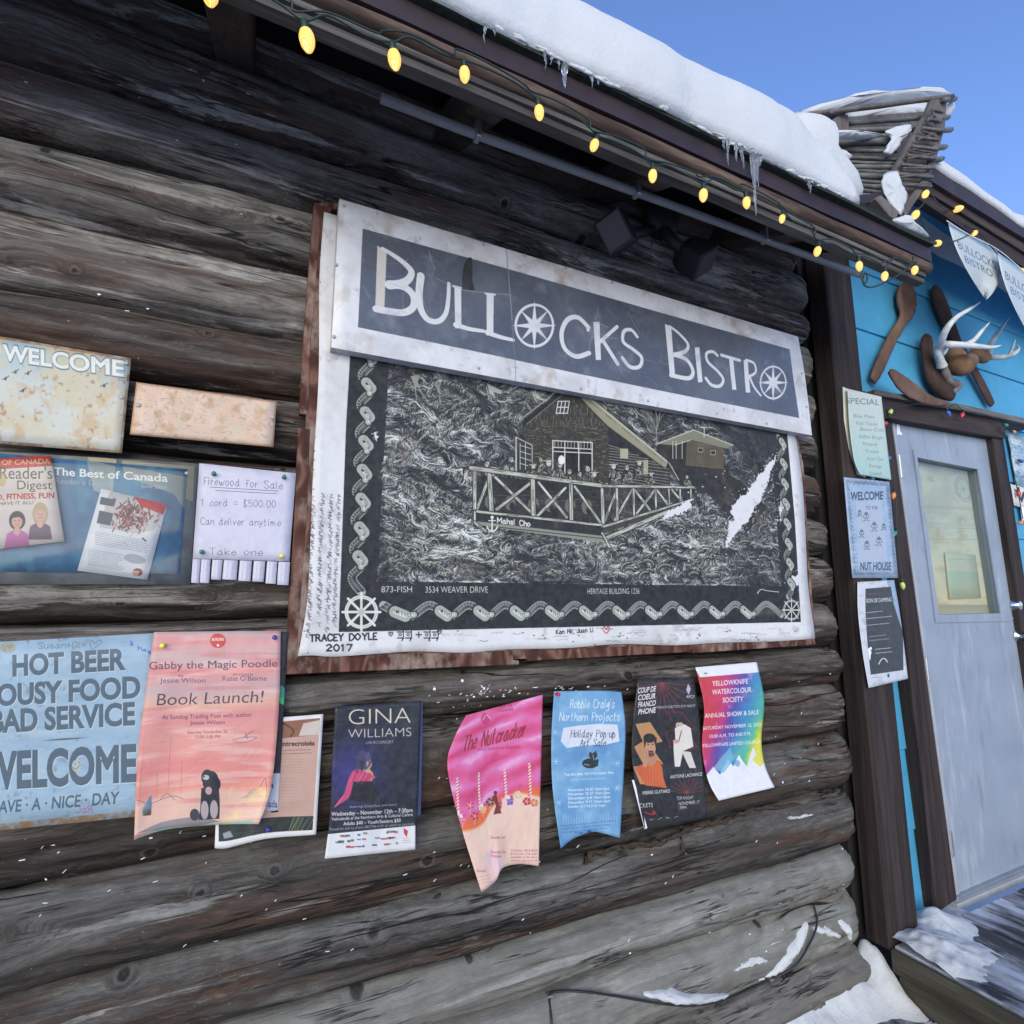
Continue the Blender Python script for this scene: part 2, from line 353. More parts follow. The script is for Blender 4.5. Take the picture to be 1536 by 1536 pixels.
    def hand(s, t, x, y, h, col, lw=1.2, w=None, shear=0.0, slope=0.0, jit=.12, a=1.0, align='l', smooth=True, raw=False):
        """single-stroke lettering, h = cap height"""
        tot = sum(FONT.get(c, FONT[' '])[0]+1.4 for c in t)-1.4; ux = (w/tot) if w else h/6*.8; uy = h/6
        cx = {'l': 0, 'c': -tot*ux/2, 'r': -tot*ux}[align]
        for c in t:
            wd, g = FONT.get(c, FONT[' ']); dy = (random.random()-.5)*jit*2
            for st in g.split('|'):
                pts = []
                for d in st.split():
                    gx, gy = int(d[0])+(random.random()-.5)*jit, int(d[1])-2+dy+(random.random()-.5)*jit
                    X = cx+gx*ux+shear*gy*uy; pts.append((x+X, y-gy*uy+slope*X))
                if pts:
                    if smooth and len(pts) >= 5: pts = catmull(pts, 4)
                    s.line(pts, lw, col, a, raw=raw)
            cx += (wd+1.4)*ux
    def scribble(s, x, y, w, h, col, n=8, lw=.8, a=.8):
        pts = []
        for i in range(n*2): pts.append((x+w*i/(2*n)+random.uniform(-.4, .4)*w/n, y+random.uniform(-.5, .5)*h))
        s.line(pts, lw, col, a, smooth=True)
    def grad(s, y0, y1, c0, c1):
        Y = np.clip((np.arange(s.h)-y0)/(y1-y0+1e-9), 0, 1)[:, None, None]; m = ((np.arange(s.h) >= y0) & (np.arange(s.h) < y1))[:, None, None]
        g = np.array(lin(c0))*(1-Y)+np.array(lin(c1))*Y; s.a = np.where(m, g, s.a).astype(np.float32)
    def speckle(s, n, col, r=(.4, 1.6), a=(.3, .9), box=None):
        x0, y0, x1, y1 = box or (0, 0, s.w, s.h)
        for _ in range(n):
            x, y, rr = random.uniform(x0, x1), random.uniform(y0, y1), random.uniform(*r)
            s.ell(x, y, rr, rr*random.uniform(.5, 1), col, random.uniform(*a), n=6)
    def stain(s, col, scale, lo, hi, a=1.0, seed=0, box=None, ani=(1, 1)):
        f = fbm(s.h, s.w, scale, seed, ani); m = np.clip((f-lo)/(hi-lo), 0, 1)*a
        if box is not None: m = m*box
        s.a = s.a*(1-m[..., None])+np.array(lin(col), np.float32)*m[..., None]
    def image(s, name):
        im = bpy.data.images.new(name, s.w, s.h, alpha=False); buf = np.ones((s.h, s.w, 4), np.float32); buf[..., :3] = np.clip(s.a[::-1], 0, 1)
        im.pixels.foreach_set(buf.ravel()); im.update(); im.pack(); return im
def vnoise(h, w, sx, sy, seed):
    r = np.random.default_rng(seed); gx, gy = int(w/sx)+3, int(h/sy)+3; g = r.random((gy, gx)).astype(np.float32)
    X = np.arange(w)/sx; Y = np.arange(h)/sy; xi = X.astype(int); yi = Y.astype(int); fx = X-xi; fy = Y-yi
    fx = fx*fx*(3-2*fx); fy = (fy*fy*(3-2*fy))[:, None]
    a = g[yi][:, xi]; b = g[yi][:, xi+1]; c = g[yi+1][:, xi]; d = g[yi+1][:, xi+1]
    return (a*(1-fx)+b*fx)*(1-fy)+(c*(1-fx)+d*fx)*fy
def fbm(h, w, scale, seed=0, ani=(1, 1), oct=5, gain=.55):
    o = np.zeros((h, w), np.float32); amp = 1; tot = 0
    for i in range(oct):
        o += amp*vnoise(h, w, max(1.2, scale*ani[0]/2**i), max(1.2, scale*ani[1]/2**i), seed*31+i); tot += amp; amp *= gain
    return o/tot
PGAIN = 0.88
def mat_print(name, im, rough=.55, spec=.3, coat=0.0, gain=None, bumpd=0.0):
    n = NT(name, rough); t = n.new('TexImage', extension='EXTEND'); t.image = im; n.l.new(n.coord('UV'), t.inputs[0])
    g = gain if gain is not None else PGAIN
    col = n.mix(1.0, t.outputs[0], (g*.98, g*.93, g*.84), 'MULTIPLY')
    c = n.coord(); f = n.noise(c, 60, 4, .6); col = n.mix(n.ramp(f, [(.3, .16), (.75, .04)]), col, (.22, .22, .22))
    if coat: n.b.inputs['Coat Weight'].default_value = coat; n.b.inputs['Coat Roughness'].default_value = .12
    cr = n.noise(c, 11, 3, .55, 1.2); cs_ = n.math('ABSOLUTE', n.math('SUBTRACT', n.noise(c, 7, 2, .5, .8), .5)); hh = n.math('MULTIPLY_ADD', n.ramp(cs_, [(0, 0), (.02, 1)]), .10, n.math('MULTIPLY', cr, .6))
    return n.out(col, n.bump(hh, .45, bumpd or .006), spec=spec)
def planemap(Y, x0, z1, k):
    """photo px -> canvas px for a canvas on plane y=Y with left x0, top z1, k px per metre"""
    def f(px, py):
        p = PY(px, py, Y); return ((p[0]-x0)*k, (z1-p[2])*k)
    return f
def coons(quad, nu, nv, top=None, bot=None, left=None, right=None):
    """grid of photo px inside four (possibly wavy) edges; quad TL TR BR BL"""
    TL, TR, BR, BL = [np.array(q, float) for q in quad]
    def edge(p, a, b):
        pts = [a]+[np.array(q, float) for q in (p or [])]+[b]; c = np.array(catmull(pts, 8)) if len(pts) > 2 else np.array([a, b])
        d = np.r_[0, np.cumsum(np.hypot(*np.diff(c, axis=0).T))]; d /= d[-1]
        return lambda t: np.array([np.interp(t, d, c[:, 0]), np.interp(t, d, c[:, 1])])
    T, B, L, Rr = edge(top, TL, TR), edge(bot, BL, BR), edge(left, TL, BL), edge(right, TR, BR)
    out = np.zeros((nv+1, nu+1, 2))
    for j in range(nv+1):
        v = j/nv
        for i in range(nu+1):
            u = i/nu
            out[j, i] = (1-v)*T(u)+v*B(u)+(1-u)*L(v)+u*Rr(v)-((1-u)*(1-v)*TL+u*(1-v)*TR+(1-u)*v*BL+u*v*BR)
    return out
def sheet(name, quad, Y, mat, nu=10, nv=14, lift=None, parent=None, th=.0006, **ed):
    g = coons(quad, nu, nv, **ed); v = []; uv = []
    for j in range(nv+1):
        for i in range(nu+1):
            u, w = i/nu, j/nv; y = Y-(lift(u, w) if lift else 0); v.append(PY(g[j, i, 0], g[j, i, 1], y)); uv.append((u, 1-w))
    f = [(j*(nu+1)+i, (j+1)*(nu+1)+i, (j+1)*(nu+1)+i+1, j*(nu+1)+i+1) for j in range(nv) for i in range(nu)]
    o = mesh_obj(name, v, f, mat, parent, True, uv)
    m = o.modifiers.new("thickness", 'SOLIDIFY'); m.thickness = th; m.offset = 1
    return o
def pxsize(quad, Y, k):
    a, b, c, d = [PY(*q, Y) for q in quad]; return int(k*(np.linalg.norm(b-a)+np.linalg.norm(c-d))/2), int(k*(np.linalg.norm(d-a)+np.linalg.norm(c-b))/2)

# ------------------------------------------------------------------ print: engraved mural sheet
YM = 1.375   # mural sheet plane
def make_mural():
    k = 850; x0, z1 = 0.09, 2.27; w, h = int(1.87*k), int(1.25*k)
    mp = planemap(YM, x0, z1, k); c = Cv(w, h, (226, 229, 238), mp); c.ws = 1.75
    c.stain((188, 190, 196), 90, .5, .75, .5, 3); c.stain((150, 140, 130), 30, .68, .85, .35, 4)
    # black ground
    bp = [(527, 500), (519, 640), (508, 948), (1201, 933), (1192, 780), (1176, 600)]
    c.poly(bp, (27, 30, 38))
    # engraved picture: hair strokes that follow a flow field
    TL, TR, BR, BL = mp(588, 470), mp(1158, 560), mp(1172, 880), mp(565, 873)
    px0, py0, px1, py1 = int(BL[0]), 0, int(BR[0]), int((BL[1]+BR[1])/2)
    H, Wd = py1-py0, px1-px0
    yy, xx = np.mgrid[0:H, 0:Wd]; X = xx/Wd; Y = yy/H
    # an imagined rock relief: strokes run round each boulder, lit from upper left
    wx_ = (fbm(H, Wd, 170, 41)-.5)*150; wy_ = (fbm(H, Wd, 170, 42)-.5)*110
    def samp(f, ax, ay): return f[np.clip(ay, 0, f.shape[0]-1).astype(int), np.clip(ax, 0, f.shape[1]-1).astype(int)]
    big = 1-np.abs(fbm(H, Wd, 105, 43, (1.5, .9), 3)-.5)*4; mid = fbm(H, Wd, 44, 44, (1.7, .8), 3)
    relief = samp(big, xx+wx_, yy+wy_)*1.0+samp(mid, xx+wx_*.6, yy+wy_*.6)*1.1
    ripple = fbm(H, Wd, 26, 45, (2.6, .7), 2); lower = np.clip((Y-.60)*5, 0, 1); relief = relief+ripple*(.10+.34*lower)
    relief = relief+(X*.8-Y*.4)*.9*(1-lower)
    for _ in range(3): relief = (relief+np.roll(relief, 2, 0)+np.roll(relief, -2, 0)+np.roll(relief, 2, 1)+np.roll(relief, -2, 1))/5
    gy_, gx_ = np.gradient(relief); mag = np.hypot(gx_, gy_)+1e-6
    ang = np.arctan2(gy_, gx_)+math.pi/2+(fbm(H, Wd, 30, 46)-.5)*.7
    r = np.random.default_rng(5); noise = (r.random((H, Wd)) > .80).astype(np.float32); noise = np.maximum(noise, np.roll(noise, 1, 0))
    dx, dy = np.cos(ang), np.sin(ang); acc = np.zeros((H, Wd), np.float32)
    for sgn in (-1, 1):
        fx, fy = xx.astype(np.float32), yy.astype(np.float32)
        for i in range(9):
            ix = np.clip(fx, 0, Wd-1).astype(int); iy = np.clip(fy, 0, H-1).astype(int)
            acc += noise[iy, ix]; fx = fx+dx[iy, ix]*sgn*1.25; fy = fy+dy[iy, ix]*sgn*1.25
    lic = acc/18; lic = (lic-lic.mean())/lic.std()
    light_ = np.clip(.5+(-gx_*.75+gy_*1.0)/(np.percentile(mag, 80))*.36, 0, 1)
    env = .62+.55*(fbm(H, Wd, 190, 47)-.5)*2
    env = env-.35*np.clip(1-((X-.72)**2/.02+(Y-.62)**2/.015), 0, 1)-.25*np.clip((X-.8)*5, 0, 1)*(Y < .5)
    env = env+.25*np.clip(1-((X-.08)**2/.03+(Y-.75)**2/.1), 0, 1)
    lum = np.clip(((.10+light_*.62)*env+lic*(.16+.17*light_)*np.clip(env*1.3, 0, 1.2)-.10)*1.28, 0, 1)
    tone = np.stack([24+lum*206, 27+lum*210, 33+lum*204], -1)/255
    warm = np.clip(1-((X-.40)**2/.03+(Y-.45)**2/.02), 0, 1)[..., None]*.30*lum[..., None]
    tone = tone*(1-warm)+np.array([.62, .56, .42])*warm
    # clip to the picture quad
    poly_m = Cv(w, h, (0, 0, 0)); poly_m.poly([TL, TR, BR, BL], (255, 255, 255), raw=True); m = poly_m.a[py0:py1, px0:px1, :1]
    c.a[py0:py1, px0:px1] = c.a[py0:py1, px0:px1]*(1-m)+tone.astype(np.float32)*m
    K = (22, 24, 30); L = (196, 203, 196); Lw = (206, 198, 170); Md = (96, 100, 98)
    # ridges: bright rock contours with dark shade beneath
    for pts in [[(575, 705), (600, 660), (640, 640), (680, 610), (700, 600)], [(610, 682), (640, 650), (668, 640), (690, 615), (720, 612)], [(660, 655), (690, 632), (712, 622), (740, 640)],
                [(575, 692), (610, 683), (650, 700), (690, 712)], [(572, 715), (610, 725), (640, 750), (680, 760)], [(620, 722), (660, 735), (690, 750), (712, 770)], [(730, 625), (750, 616), (780, 625)],
                [(645, 585), (660, 570), (690, 580), (710, 595)], [(700, 640), (730, 632), (770, 625), (785, 628)], [(700, 775), (670, 762), (640, 752)], [(585, 820), (620, 838), (660, 842), (700, 830)],
                [(570, 850), (600, 832), (640, 845), (690, 862)], [(800, 825), (840, 815), (880, 822), (905, 845)], [(930, 850), (960, 832), (990, 842), (1010, 860)], [(1015, 865), (1040, 845), (1060, 862)]]:
        c.line([(a, b+2.5) for a, b in pts], 5, K, .6, smooth=True); c.line(pts, 1.3, L, .55, smooth=True, w1=.6)
        P_ = catmull([np.array(q) for q in pts], 10)
        for q in P_:
            for _ in range(4):
                l = random.uniform(4, 11); t = random.uniform(.3, 1.3); x, y = q[0]+random.uniform(-3, 3), q[1]+random.uniform(-1, 2); c.line([(x, y), (x-l*.4*math.cos(t), y+l*.5*math.sin(t)), (x-l*.3*math.cos(t), y+l*math.sin(t))], .9, random.choice([L, L, K]), random.uniform(.4, .9), smooth=True, w1=.3)
    # many short hooked strokes (water, fish, leaves)
    for _ in range(1500):
        a = random.random(); px = random.uniform(575, 1165); py = random.uniform(760, 872) if a < .65 else random.uniform(590, 760)
        if a >= .65 and 715 < px < 1060: continue
        t = random.uniform(-.5, .9) if px < 900 else random.uniform(-1.4, 1.4); l = random.uniform(5, 15); b = random.uniform(-3, 3)
        c.line([(px, py), (px+l*.5*math.cos(t)-b*math.sin(t), py+l*.5*math.sin(t)+b*math.cos(t)), (px+l*math.cos(t), py+l*math.sin(t))], random.uniform(.7, 1.7), random.choice([L, L, Md, Lw, K]), random.uniform(.4, .95), smooth=True, w1=.4)
    # jumping fish on the right slope
    for _ in range(34):
        px, py = random.uniform(930, 1150), random.uniform(770, 870); r0 = random.uniform(6, 13); t0 = random.uniform(2.6, 4.2); ar = random.uniform(1.4, 2.2)
        p = [(px+r0*math.cos(t0+ar*i/5), py+r0*.8*math.sin(t0+ar*i/5)) for i in range(6)]
        c.line(p, 6.5, K, .9, smooth=True); c.line(p, 4.2, (110, 110, 100), .9, smooth=True, w1=1.0); c.line([(a, b-1.5) for a, b in p], 1.0, L, .95, smooth=True)
    # dark hill and drive right of the house
    c.poly([(1002, 700), (1060, 690), (1110, 722), (1150, 760), (1120, 800), (1060, 740), (1030, 740)], (34, 34, 36), .88)
    c.poly([(1090, 605), (1170, 640), (1170, 690), (1115, 680), (1070, 640)], (44, 48, 58), .55)
    for i in range(50):
        px = random.uniform(1035, 1080); py = random.uniform(735, 865); c.line([(px, py), (px+random.uniform(-2, 4), py+random.uniform(8, 22))], .8, random.choice([Md, Lw, K]), .7)
    # far buildings
    c.poly([(730, 575), (752, 586), (752, 592), (734, 586)], (170, 172, 168))
    # small house on the right
    c.poly([(985, 668), (1030, 648), (1085, 670), (1085, 705), (1008, 700), (985, 690)], (38, 36, 34)); c.poly([(1030, 660), (1085, 672), (1085, 704), (1028, 698)], (92, 84, 66))
    for i in range(22): c.line([(1030+i*2.5, 664+i*.4), (1030+i*2.5, 698)], .7, K, .6)
    c.poly([(985, 666), (1040, 645), (1100, 668), (1090, 673), (1036, 660), (1012, 668)], (128, 128, 112)); c.line([(985, 666), (1040, 645), (1100, 668)], 1.6, L); c.line([(1012, 668), (1036, 660)], 1.2, L)
    for q in ((1047, 672), (1066, 676)): c.rect(q[0], q[1], q[0]+7, q[1]+6, K); c.line([(q[0], q[1]), (q[0]+7, q[1]+.5), (q[0]+7, q[1]+6), (q[0], q[1]+6), (q[0], q[1])], .9, L)
    for px in (1009, 1014, 1023): c.line([(px, 662), (px, 688)], 1.4, L)
    c.line([(1056, 655), (1056, 642)], 2, L)
    def tree(px, py, a, l, d):
        if d == 0: return
        q = (px+l*math.cos(a), py+l*math.sin(a)); c.line([(px, py), q], .5+.35*d, (150, 152, 142), .8)
        for _ in range(3): tree(q[0], q[1], a+random.uniform(-.55, .55), l*.72, d-1)
    tree(984, 668, -1.55, 22, 5); tree(660, 605, -1.6, 14, 3); tree(640, 600, -2.2, 16, 4); tree(625, 600, -1.7, 14, 4)
    # main house
    c.poly([(788, 632), (842, 590), (866, 590), (912, 635), (912, 725), (788, 715)], (52, 49, 44))
    for i in range(900):
        px, py = random.uniform(790, 910), random.uniform(596, 716)
        if py < 632-(px-788)*.78 or py < 590+(px-866)*.98: continue
        c.line([(px, py), (px+random.uniform(1, 7), py+random.uniform(-.6, .9))] if py > 640 else [(px, py), (px, py+random.uniform(2, 7))], .9, random.choice([(120, 116, 98), (150, 146, 125), K, (84, 80, 66)]), .7)
    c.poly([(912, 640), (1005, 702), (1005, 728), (912, 725)], (30, 31, 36))
    for i in range(15):
        y = 668+i*4.2; c.line([(913, y), (min(1003, 930+i*14), y+min(i*.9, 8)+5)], 1.2, (165, 165, 145), .8)
    c.line([(786, 634), (845, 586)], 7, K); c.line([(783, 628), (836, 586)], 1.6, (150, 150, 145)); c.line([(790, 636), (846, 590)], 1.2, (120, 120, 115))
    c.poly([(862, 588), (872, 585), (1002, 692), (998, 702), (985, 694), (912, 640)], (150, 148, 126)); c.line([(870, 586), (1000, 692)], 1.6, L); c.line([(864, 592), (912, 640), (996, 702)], 1.2, K); c.line([(1003, 694), (1018, 720)], 1.6, L)
    for i in range(60):
        t = random.random(); x = 872+t*120; y = 592+t*98; c.line([(x, y), (x+7, y+6)], .8, random.choice([K, L, Md]), .7)
    c.rect(835, 602, 855, 620, K)
    c.poly([(837, 602), (854, 602), (851, 620), (834, 620)], (58, 60, 66))
    for t in (0, .33, .66, 1): c.line([(837+17*t, 602), (834+17*t, 620)], 1.4, (222, 224, 224))
    for t in (0, .5, 1): c.line([(837-3*t, 602+18*t), (854-3*t, 602+18*t)], 1.4, (222, 224, 224))
    c.text("BULLOCKS BISTRO", 812, 640, 7, (30, 28, 26), w=62, bold=.02, slope=.05, a=.9)
    for dx_ in (-.7,): c.text("BULLOCKS BISTRO", 812+dx_, 639.4, 7, (150, 145, 125), w=62, slope=.05, a=.55)
    c.poly([(829, 661), (888, 664), (888, 712), (829, 708)], (18, 19, 24))
    for px in (829, 847, 868, 888): c.line([(px, 661+(px-829)*.05), (px, 710)], 1.9, (220, 222, 218))
    for y in (661, 671, 677): c.line([(829, y), (888, y+3)], 1.6, (215, 217, 210))
    for i in range(12): c.line([(832+i*4.9, 662), (832+i*4.9, 672)], 1.0, (205, 207, 200))
    c.poly([(774, 656), (798, 668), (798, 718), (774, 712)], (44, 46, 48)); c.line([(774, 656), (774, 712)], 2.2, L); c.line([(774, 656), (798, 668), (798, 720)], 1.3, L)
    for i in range(4): c.line([(780, 668+i*9), (796, 673+i*9)], 1.1, L)
    for px in (780, 788): c.line([(px, 665), (px, 704)], 1.1, L)
    c.rect(930, 673, 942, 688, (175, 172, 150)); c.rect(965, 690, 972, 712, (165, 162, 140))
    # diners
    for px, py, s_ in [(731, 697, 9), (765, 690, 8), (797, 700, 8), (811, 690, 7), (822, 695, 11), (838, 698, 9), (856, 708, 8), (880, 704, 9), (893, 712, 9), (921, 700, 9), (940, 702, 8), (957, 695, 8), (867, 712, 7), (975, 712, 6), (1031, 716, 5)]:
        col = random.choice([(170, 172, 160), (190, 192, 180), (140, 140, 126)])
        s_ *= 1.12; c.poly([(px-s_*.95, py+s_*2.6), (px-s_*.85, py+s_*.9), (px-s_*.3, py+s_*.45), (px+s_*.35, py+s_*.45), (px+s_*.85, py+s_*1.0), (px+s_*.95, py+s_*2.6)], (34, 35, 38)); c.ell(px, py-s_*.05, s_*.52, s_*.62, (34, 35, 38))
        lean = random.uniform(-.25, .25)
        for _ in range(34):
            u_, v_ = random.uniform(-1, 1), random.uniform(.5, 2.4); x = px+u_*s_*.72*(1 if v_ > .8 else .6)+lean*s_*(1.5-v_); y = py+v_*s_; t = random.choice([1.2, 1.6, 1.9, .5]); l = s_*random.uniform(.25, .7)
            c.line([(x, y), (x+l*.6*math.cos(t)+.8, y+l*.5*math.sin(t)), (x+l*math.cos(t), y+l*math.sin(t))], random.uniform(.5, 1.1), random.choice([col, col, (226, 228, 220), (120, 122, 112)]), random.uniform(.6, 1), smooth=True)
        hx = px+lean*s_*1.6; c.ell(hx, py-s_*.05, s_*.36, s_*.46, (150, 148, 136)); c.ell(hx+s_*.08, py-s_*.02, s_*.24, s_*.36, (222, 222, 210)); c.line([(hx-s_*.05, py-s_*.1), (hx+s_*.2, py-s_*.1)], .8, K, .9); c.line([(hx, py+s_*.2), (hx+s_*.15, py+s_*.2)], .6, K, .8)
        if random.random() < .5: c.line([(hx-s_*.62, py-s_*.30), (hx+s_*.62, py-s_*.34)], 1.2, L); c.poly([(hx-s_*.34, py-s_*.34), (hx-s_*.26, py-s_*.72), (hx+s_*.26, py-s_*.74), (hx+s_*.34, py-s_*.36)], (96, 96, 90))
        else:
            for _ in range(8): c.line([(hx+random.uniform(-.4, .4)*s_, py-s_*random.uniform(.2, .55)), (hx+random.uniform(-.5, .5)*s_, py+s_*random.uniform(-.1, .3))], .7, random.choice([K, Md, L]), .8)
        a_ = random.choice([-1, 1]); c.line([(px+a_*s_*.6, py+s_*.9), (px+a_*s_*.9, py+s_*1.6), (px+a_*s_*.2, py+s_*1.9)], 1.8, col, .9, smooth=True)
    c.ell(842, 690, 5, 7, (235, 235, 235))
    # deck: dark inside, posts, braces, rails
    c.poly([(712, 712), (905, 730), (905, 786), (712, 768)], (22, 23, 27), .80); c.poly([(905, 730), (1038, 730), (1030, 762), (905, 790)], (28, 28, 30), .6)
    for i in range(26): c.line([(random.uniform(720, 1000), random.uniform(730, 765)), (random.uniform(720, 1000), random.uniform(740, 770))][:1]+[(random.uniform(720, 900), random.uniform(735, 765))], .8, Md, .4)
    for px in (735, 765, 800, 825, 855, 880): c.ell(px, 752+(px-712)*.05, 8, 11, (120, 122, 112), .8); c.ell(px+3, 757+(px-712)*.05, 4, 6, K, .9)
    def plank(a, b, w_=5):
        c.line([a, b], w_+1.8, K); c.line([a, b], w_*.95, (172, 176, 166)); d = np.array(b, float)-np.array(a, float); L0 = np.hypot(*d)+1e-6; n_ = np.array([-d[1], d[0]])/L0
        for _ in range(int(L0*.9+w_*2)):
            t0 = random.uniform(-.02, .9); t1 = min(1.02, t0+random.uniform(6, 18)/L0); o_ = random.uniform(-.5, .5)*w_*.42; p0 = np.array(a)+d*t0+n_*o_; p1 = np.array(a)+d*t1+n_*(o_+random.uniform(-.3, .3))
            c.line([tuple(p0), tuple(p1)], random.uniform(.4, .9), random.choice([(226, 230, 222), (196, 200, 188), (160, 164, 150), (226, 230, 222), K]), random.uniform(.5, .95))
    for a, b in [((743, 716), (798, 770)), ((745, 764), (795, 725)), ((733, 718), (715, 764)), ((808, 724), (850, 776)), ((806, 774), (848, 732)), ((862, 730), (902, 786)), ((922, 780), (948, 735)), ((905, 786), (925, 735)), ((955, 770), (982, 735)), ((952, 735), (975, 765)), ((985, 735), (1004, 760)), ((1008, 735), (1025, 755))]: plank(a, b, 4.2)
    for a, b, w_ in [((712, 705), (712, 770), 5), ((734, 712), (737, 766), 6.5), ((799, 718), (800, 774), 7), ((856, 726), (857, 782), 6.5), ((903, 730), (905, 800), 6), ((925, 732), (926, 780), 4.5), ((950, 732), (951, 774), 4), ((983, 733), (984, 768), 3.5), ((1003, 733), (1004, 763), 3), ((1020, 733), (1020, 757), 3), ((1036, 733), (1036, 752), 3)]: plank(a, b, w_)
    plank((706, 702), (905, 729), 6); plank((905, 729), (1040, 731), 4)
    c.poly([(712, 768), (905, 788), (905, 806), (712, 786)], (34, 36, 42)); plank((712, 767), (905, 788), 3.5); c.poly([(712, 786), (715, 782), (905, 804), (905, 814), (745, 792)], (140, 144, 134)); c.line([(740, 790), (905, 808)], 1, K)
    c.poly([(905, 788), (1038, 748), (1038, 756), (905, 800)], (60, 58, 50)); plank((905, 790), (1040, 749), 3.5); plank((908, 808), (1000, 768), 6); plank((712, 768), (712, 786), 3); plank((712, 784), (728, 797), 4); plank((903, 800), (914, 820), 4)
    c.hand("Mahsi Cho", 746, 784, 7.5, (225, 228, 228), 1.6, w=49, slope=.12)
    A = (222, 225, 225); c.line([(738, 776), (738, 796)], 2, A); c.ell(738, 776, 2.5, 2.5, A); c.line([(733, 781), (743, 781)], 1.6, A); c.line([(731, 790), (733, 795), (738, 797), (743, 795), (746, 790)], 2, A, smooth=True)
    # torn places: the white sheet shows
    Tn = (222, 226, 238)
    def torn(pts):
        q = []
        for i_ in range(len(pts)):
            a, b = pts[i_], pts[(i_+1) % len(pts)]; n_ = max(2, int(math.dist(a, b)/1.6))
            for t in range(n_): q.append((a[0]+(b[0]-a[0])*t/n_+random.gauss(0, 1.1), a[1]+(b[1]-a[1])*t/n_+random.gauss(0, 1.3)))
        c.poly(q, Tn)
        for _ in range(int(len(q)*.8)):
            x, y = random.choice(q); x += random.gauss(0, 3); y += random.gauss(0, 5); c.ell(x, y, random.uniform(.3, 1.2), random.uniform(.3, 1.2), Tn, .9, n=6)
    L_ = [(1164, 682), (1158, 690), (1150, 697), (1146, 706), (1138, 712), (1133, 722), (1126, 727), (1121, 738), (1112, 744), (1104, 752), (1097, 762), (1096, 770), (1101, 776), (1094, 784), (1091, 800), (1089, 822)]
    R_ = [(1095, 812), (1104, 800), (1112, 790), (1122, 782), (1126, 772), (1140, 752), (1146, 738), (1152, 722), (1156, 705), (1163, 692)]
    torn(L_+R_); torn([(1000, 768), (1022, 756), (1037, 748), (1036, 762), (1020, 772), (1006, 775), (990, 782)]); torn([(1172, 744), (1168, 762), (1170, 785), (1174, 772), (1176, 748)]); torn([(1184, 866), (1196, 862), (1199, 872), (1191, 884), (1183, 876)])
    torn([(561, 648), (566, 650), (567, 660), (563, 661)])
    for _ in range(60): x = random.uniform(1000, 1180); y = 700+random.random()*150; c.ell(x, y, random.uniform(.5, 1.8), random.uniform(.5, 1.4), Tn, .9, n=7)
    # captions
    cc = (216, 218, 218)
    c.text("873-FISH", 572, 888.5, 9.5, cc, w=46, bold=.0); c.text("3534 WEAVER DRIVE", 638, 889, 9.5, cc, w=94); c.text("HERITAGE BUILDING 1236", 881, 891, 8.5, cc, w=78, slope=-.005)
    c.line([(1136, 889), (1142, 884), (1150, 886), (1168, 888)], 1.2, cc, smooth=True); c.line([(1140, 884), (1136, 891)], 1, cc)
    # rope-and-fish border
    rp = (172, 180, 176)
    def rope(pts, fish, step=1):
        P = catmull(c.M(pts), 8); c.line(P, 13, K, 1, raw=True); c.line(P, 10.5, rp, .95, raw=True)
        for i in range(0, len(P)-1, 1):
            a, b = P[i], P[i+1]; d = (b-a); L0 = np.hypot(*d)+1e-6; nrm_ = np.array([-d[1], d[0]])/L0
            for s2 in (.0, .5):
                p = a+d*s2; c.line([p-nrm_*6.5+d/L0*3, p+nrm_*6.5-d/L0*3], 1.1, K, .8, raw=True)
        c.line([p+np.array([-1, -1]) for p in P], .8, (205, 212, 208), .6, raw=True)
        for i in range(4, len(P)-7, fish):
            a, b = P[i], P[min(i+6, len(P)-1)]; m_ = P[min(i+3, len(P)-1)]
            c.line([a, m_, b], 22, K, .9, raw=True, w1=6); c.line([a, m_, b], 17, (168, 176, 172), 1, raw=True, w1=4); c.line([a, m_, b], 5, (226, 230, 228), .9, raw=True, w1=.6)
            c.ell(0, 0, 0, 0, K) if False else None
            for q_ in (.15, .3, .45, .6, .75):
                pp = a+(b-a)*q_+(m_-(a+b)/2)*(1-abs(2*q_-1)); wq = 6.5*(1-q_*.6); nn = np.array([-(b-a)[1], (b-a)[0]]); nn = nn/(np.hypot(*nn)+1e-6); c.line([pp-nn*wq, pp+nn*wq*.2+(b-a)*.05], 1.0, (60, 66, 70), .85, raw=True)
            c.line([a+(b-a)*.12-np.array([1.5, 1.5]), a+(b-a)*.12], 2.4, K, 1, raw=True)
            t = a-(b-a)*.25; c.poly([a+np.array([-5, -4]), t+np.array([-6, 7]), t+np.array([8, -7]), a+np.array([5, 4])], (150, 160, 156), .9, raw=True)
    n = 23; rope([(575+(1172-575)*((i/n)**.88), 916-i*.10+(9 if i % 2 else -8)) for i in range(n+1)], 16)
    rope([(552-(i/17)*18+(8 if i % 2 else -7), 520+(i/17)*368) for i in range(18)], 16)
    rope([(1171+(i/16)*15+(4 if i % 2 else -4), 655+(i/16)*240) for i in range(17)], 16)
    # ship wheels in the corners
    for wx, wy, rx, ry in ((542, 918, 24, 24), (1187, 915, 12, 15)):
        c.ell(wx, wy, rx*1.08, ry*1.08, (24, 27, 34))
        for t in range(8):
            a = t*math.pi/4+.39*0; c.line([(wx, wy), (wx+rx*1.18*math.cos(a+math.pi/2), wy+ry*1.18*math.sin(a+math.pi/2))], 3 if rx > 20 else 2, A)
        for q in (1.0, .88): c.line([(wx+rx*q*math.cos(t), wy+ry*q*math.sin(t)) for t in np.linspace(0, 6.283, 33)], 2.0 if rx > 20 else 1.3, A)
        c.ell(wx, wy, rx*.2, ry*.2, (185, 190, 190))
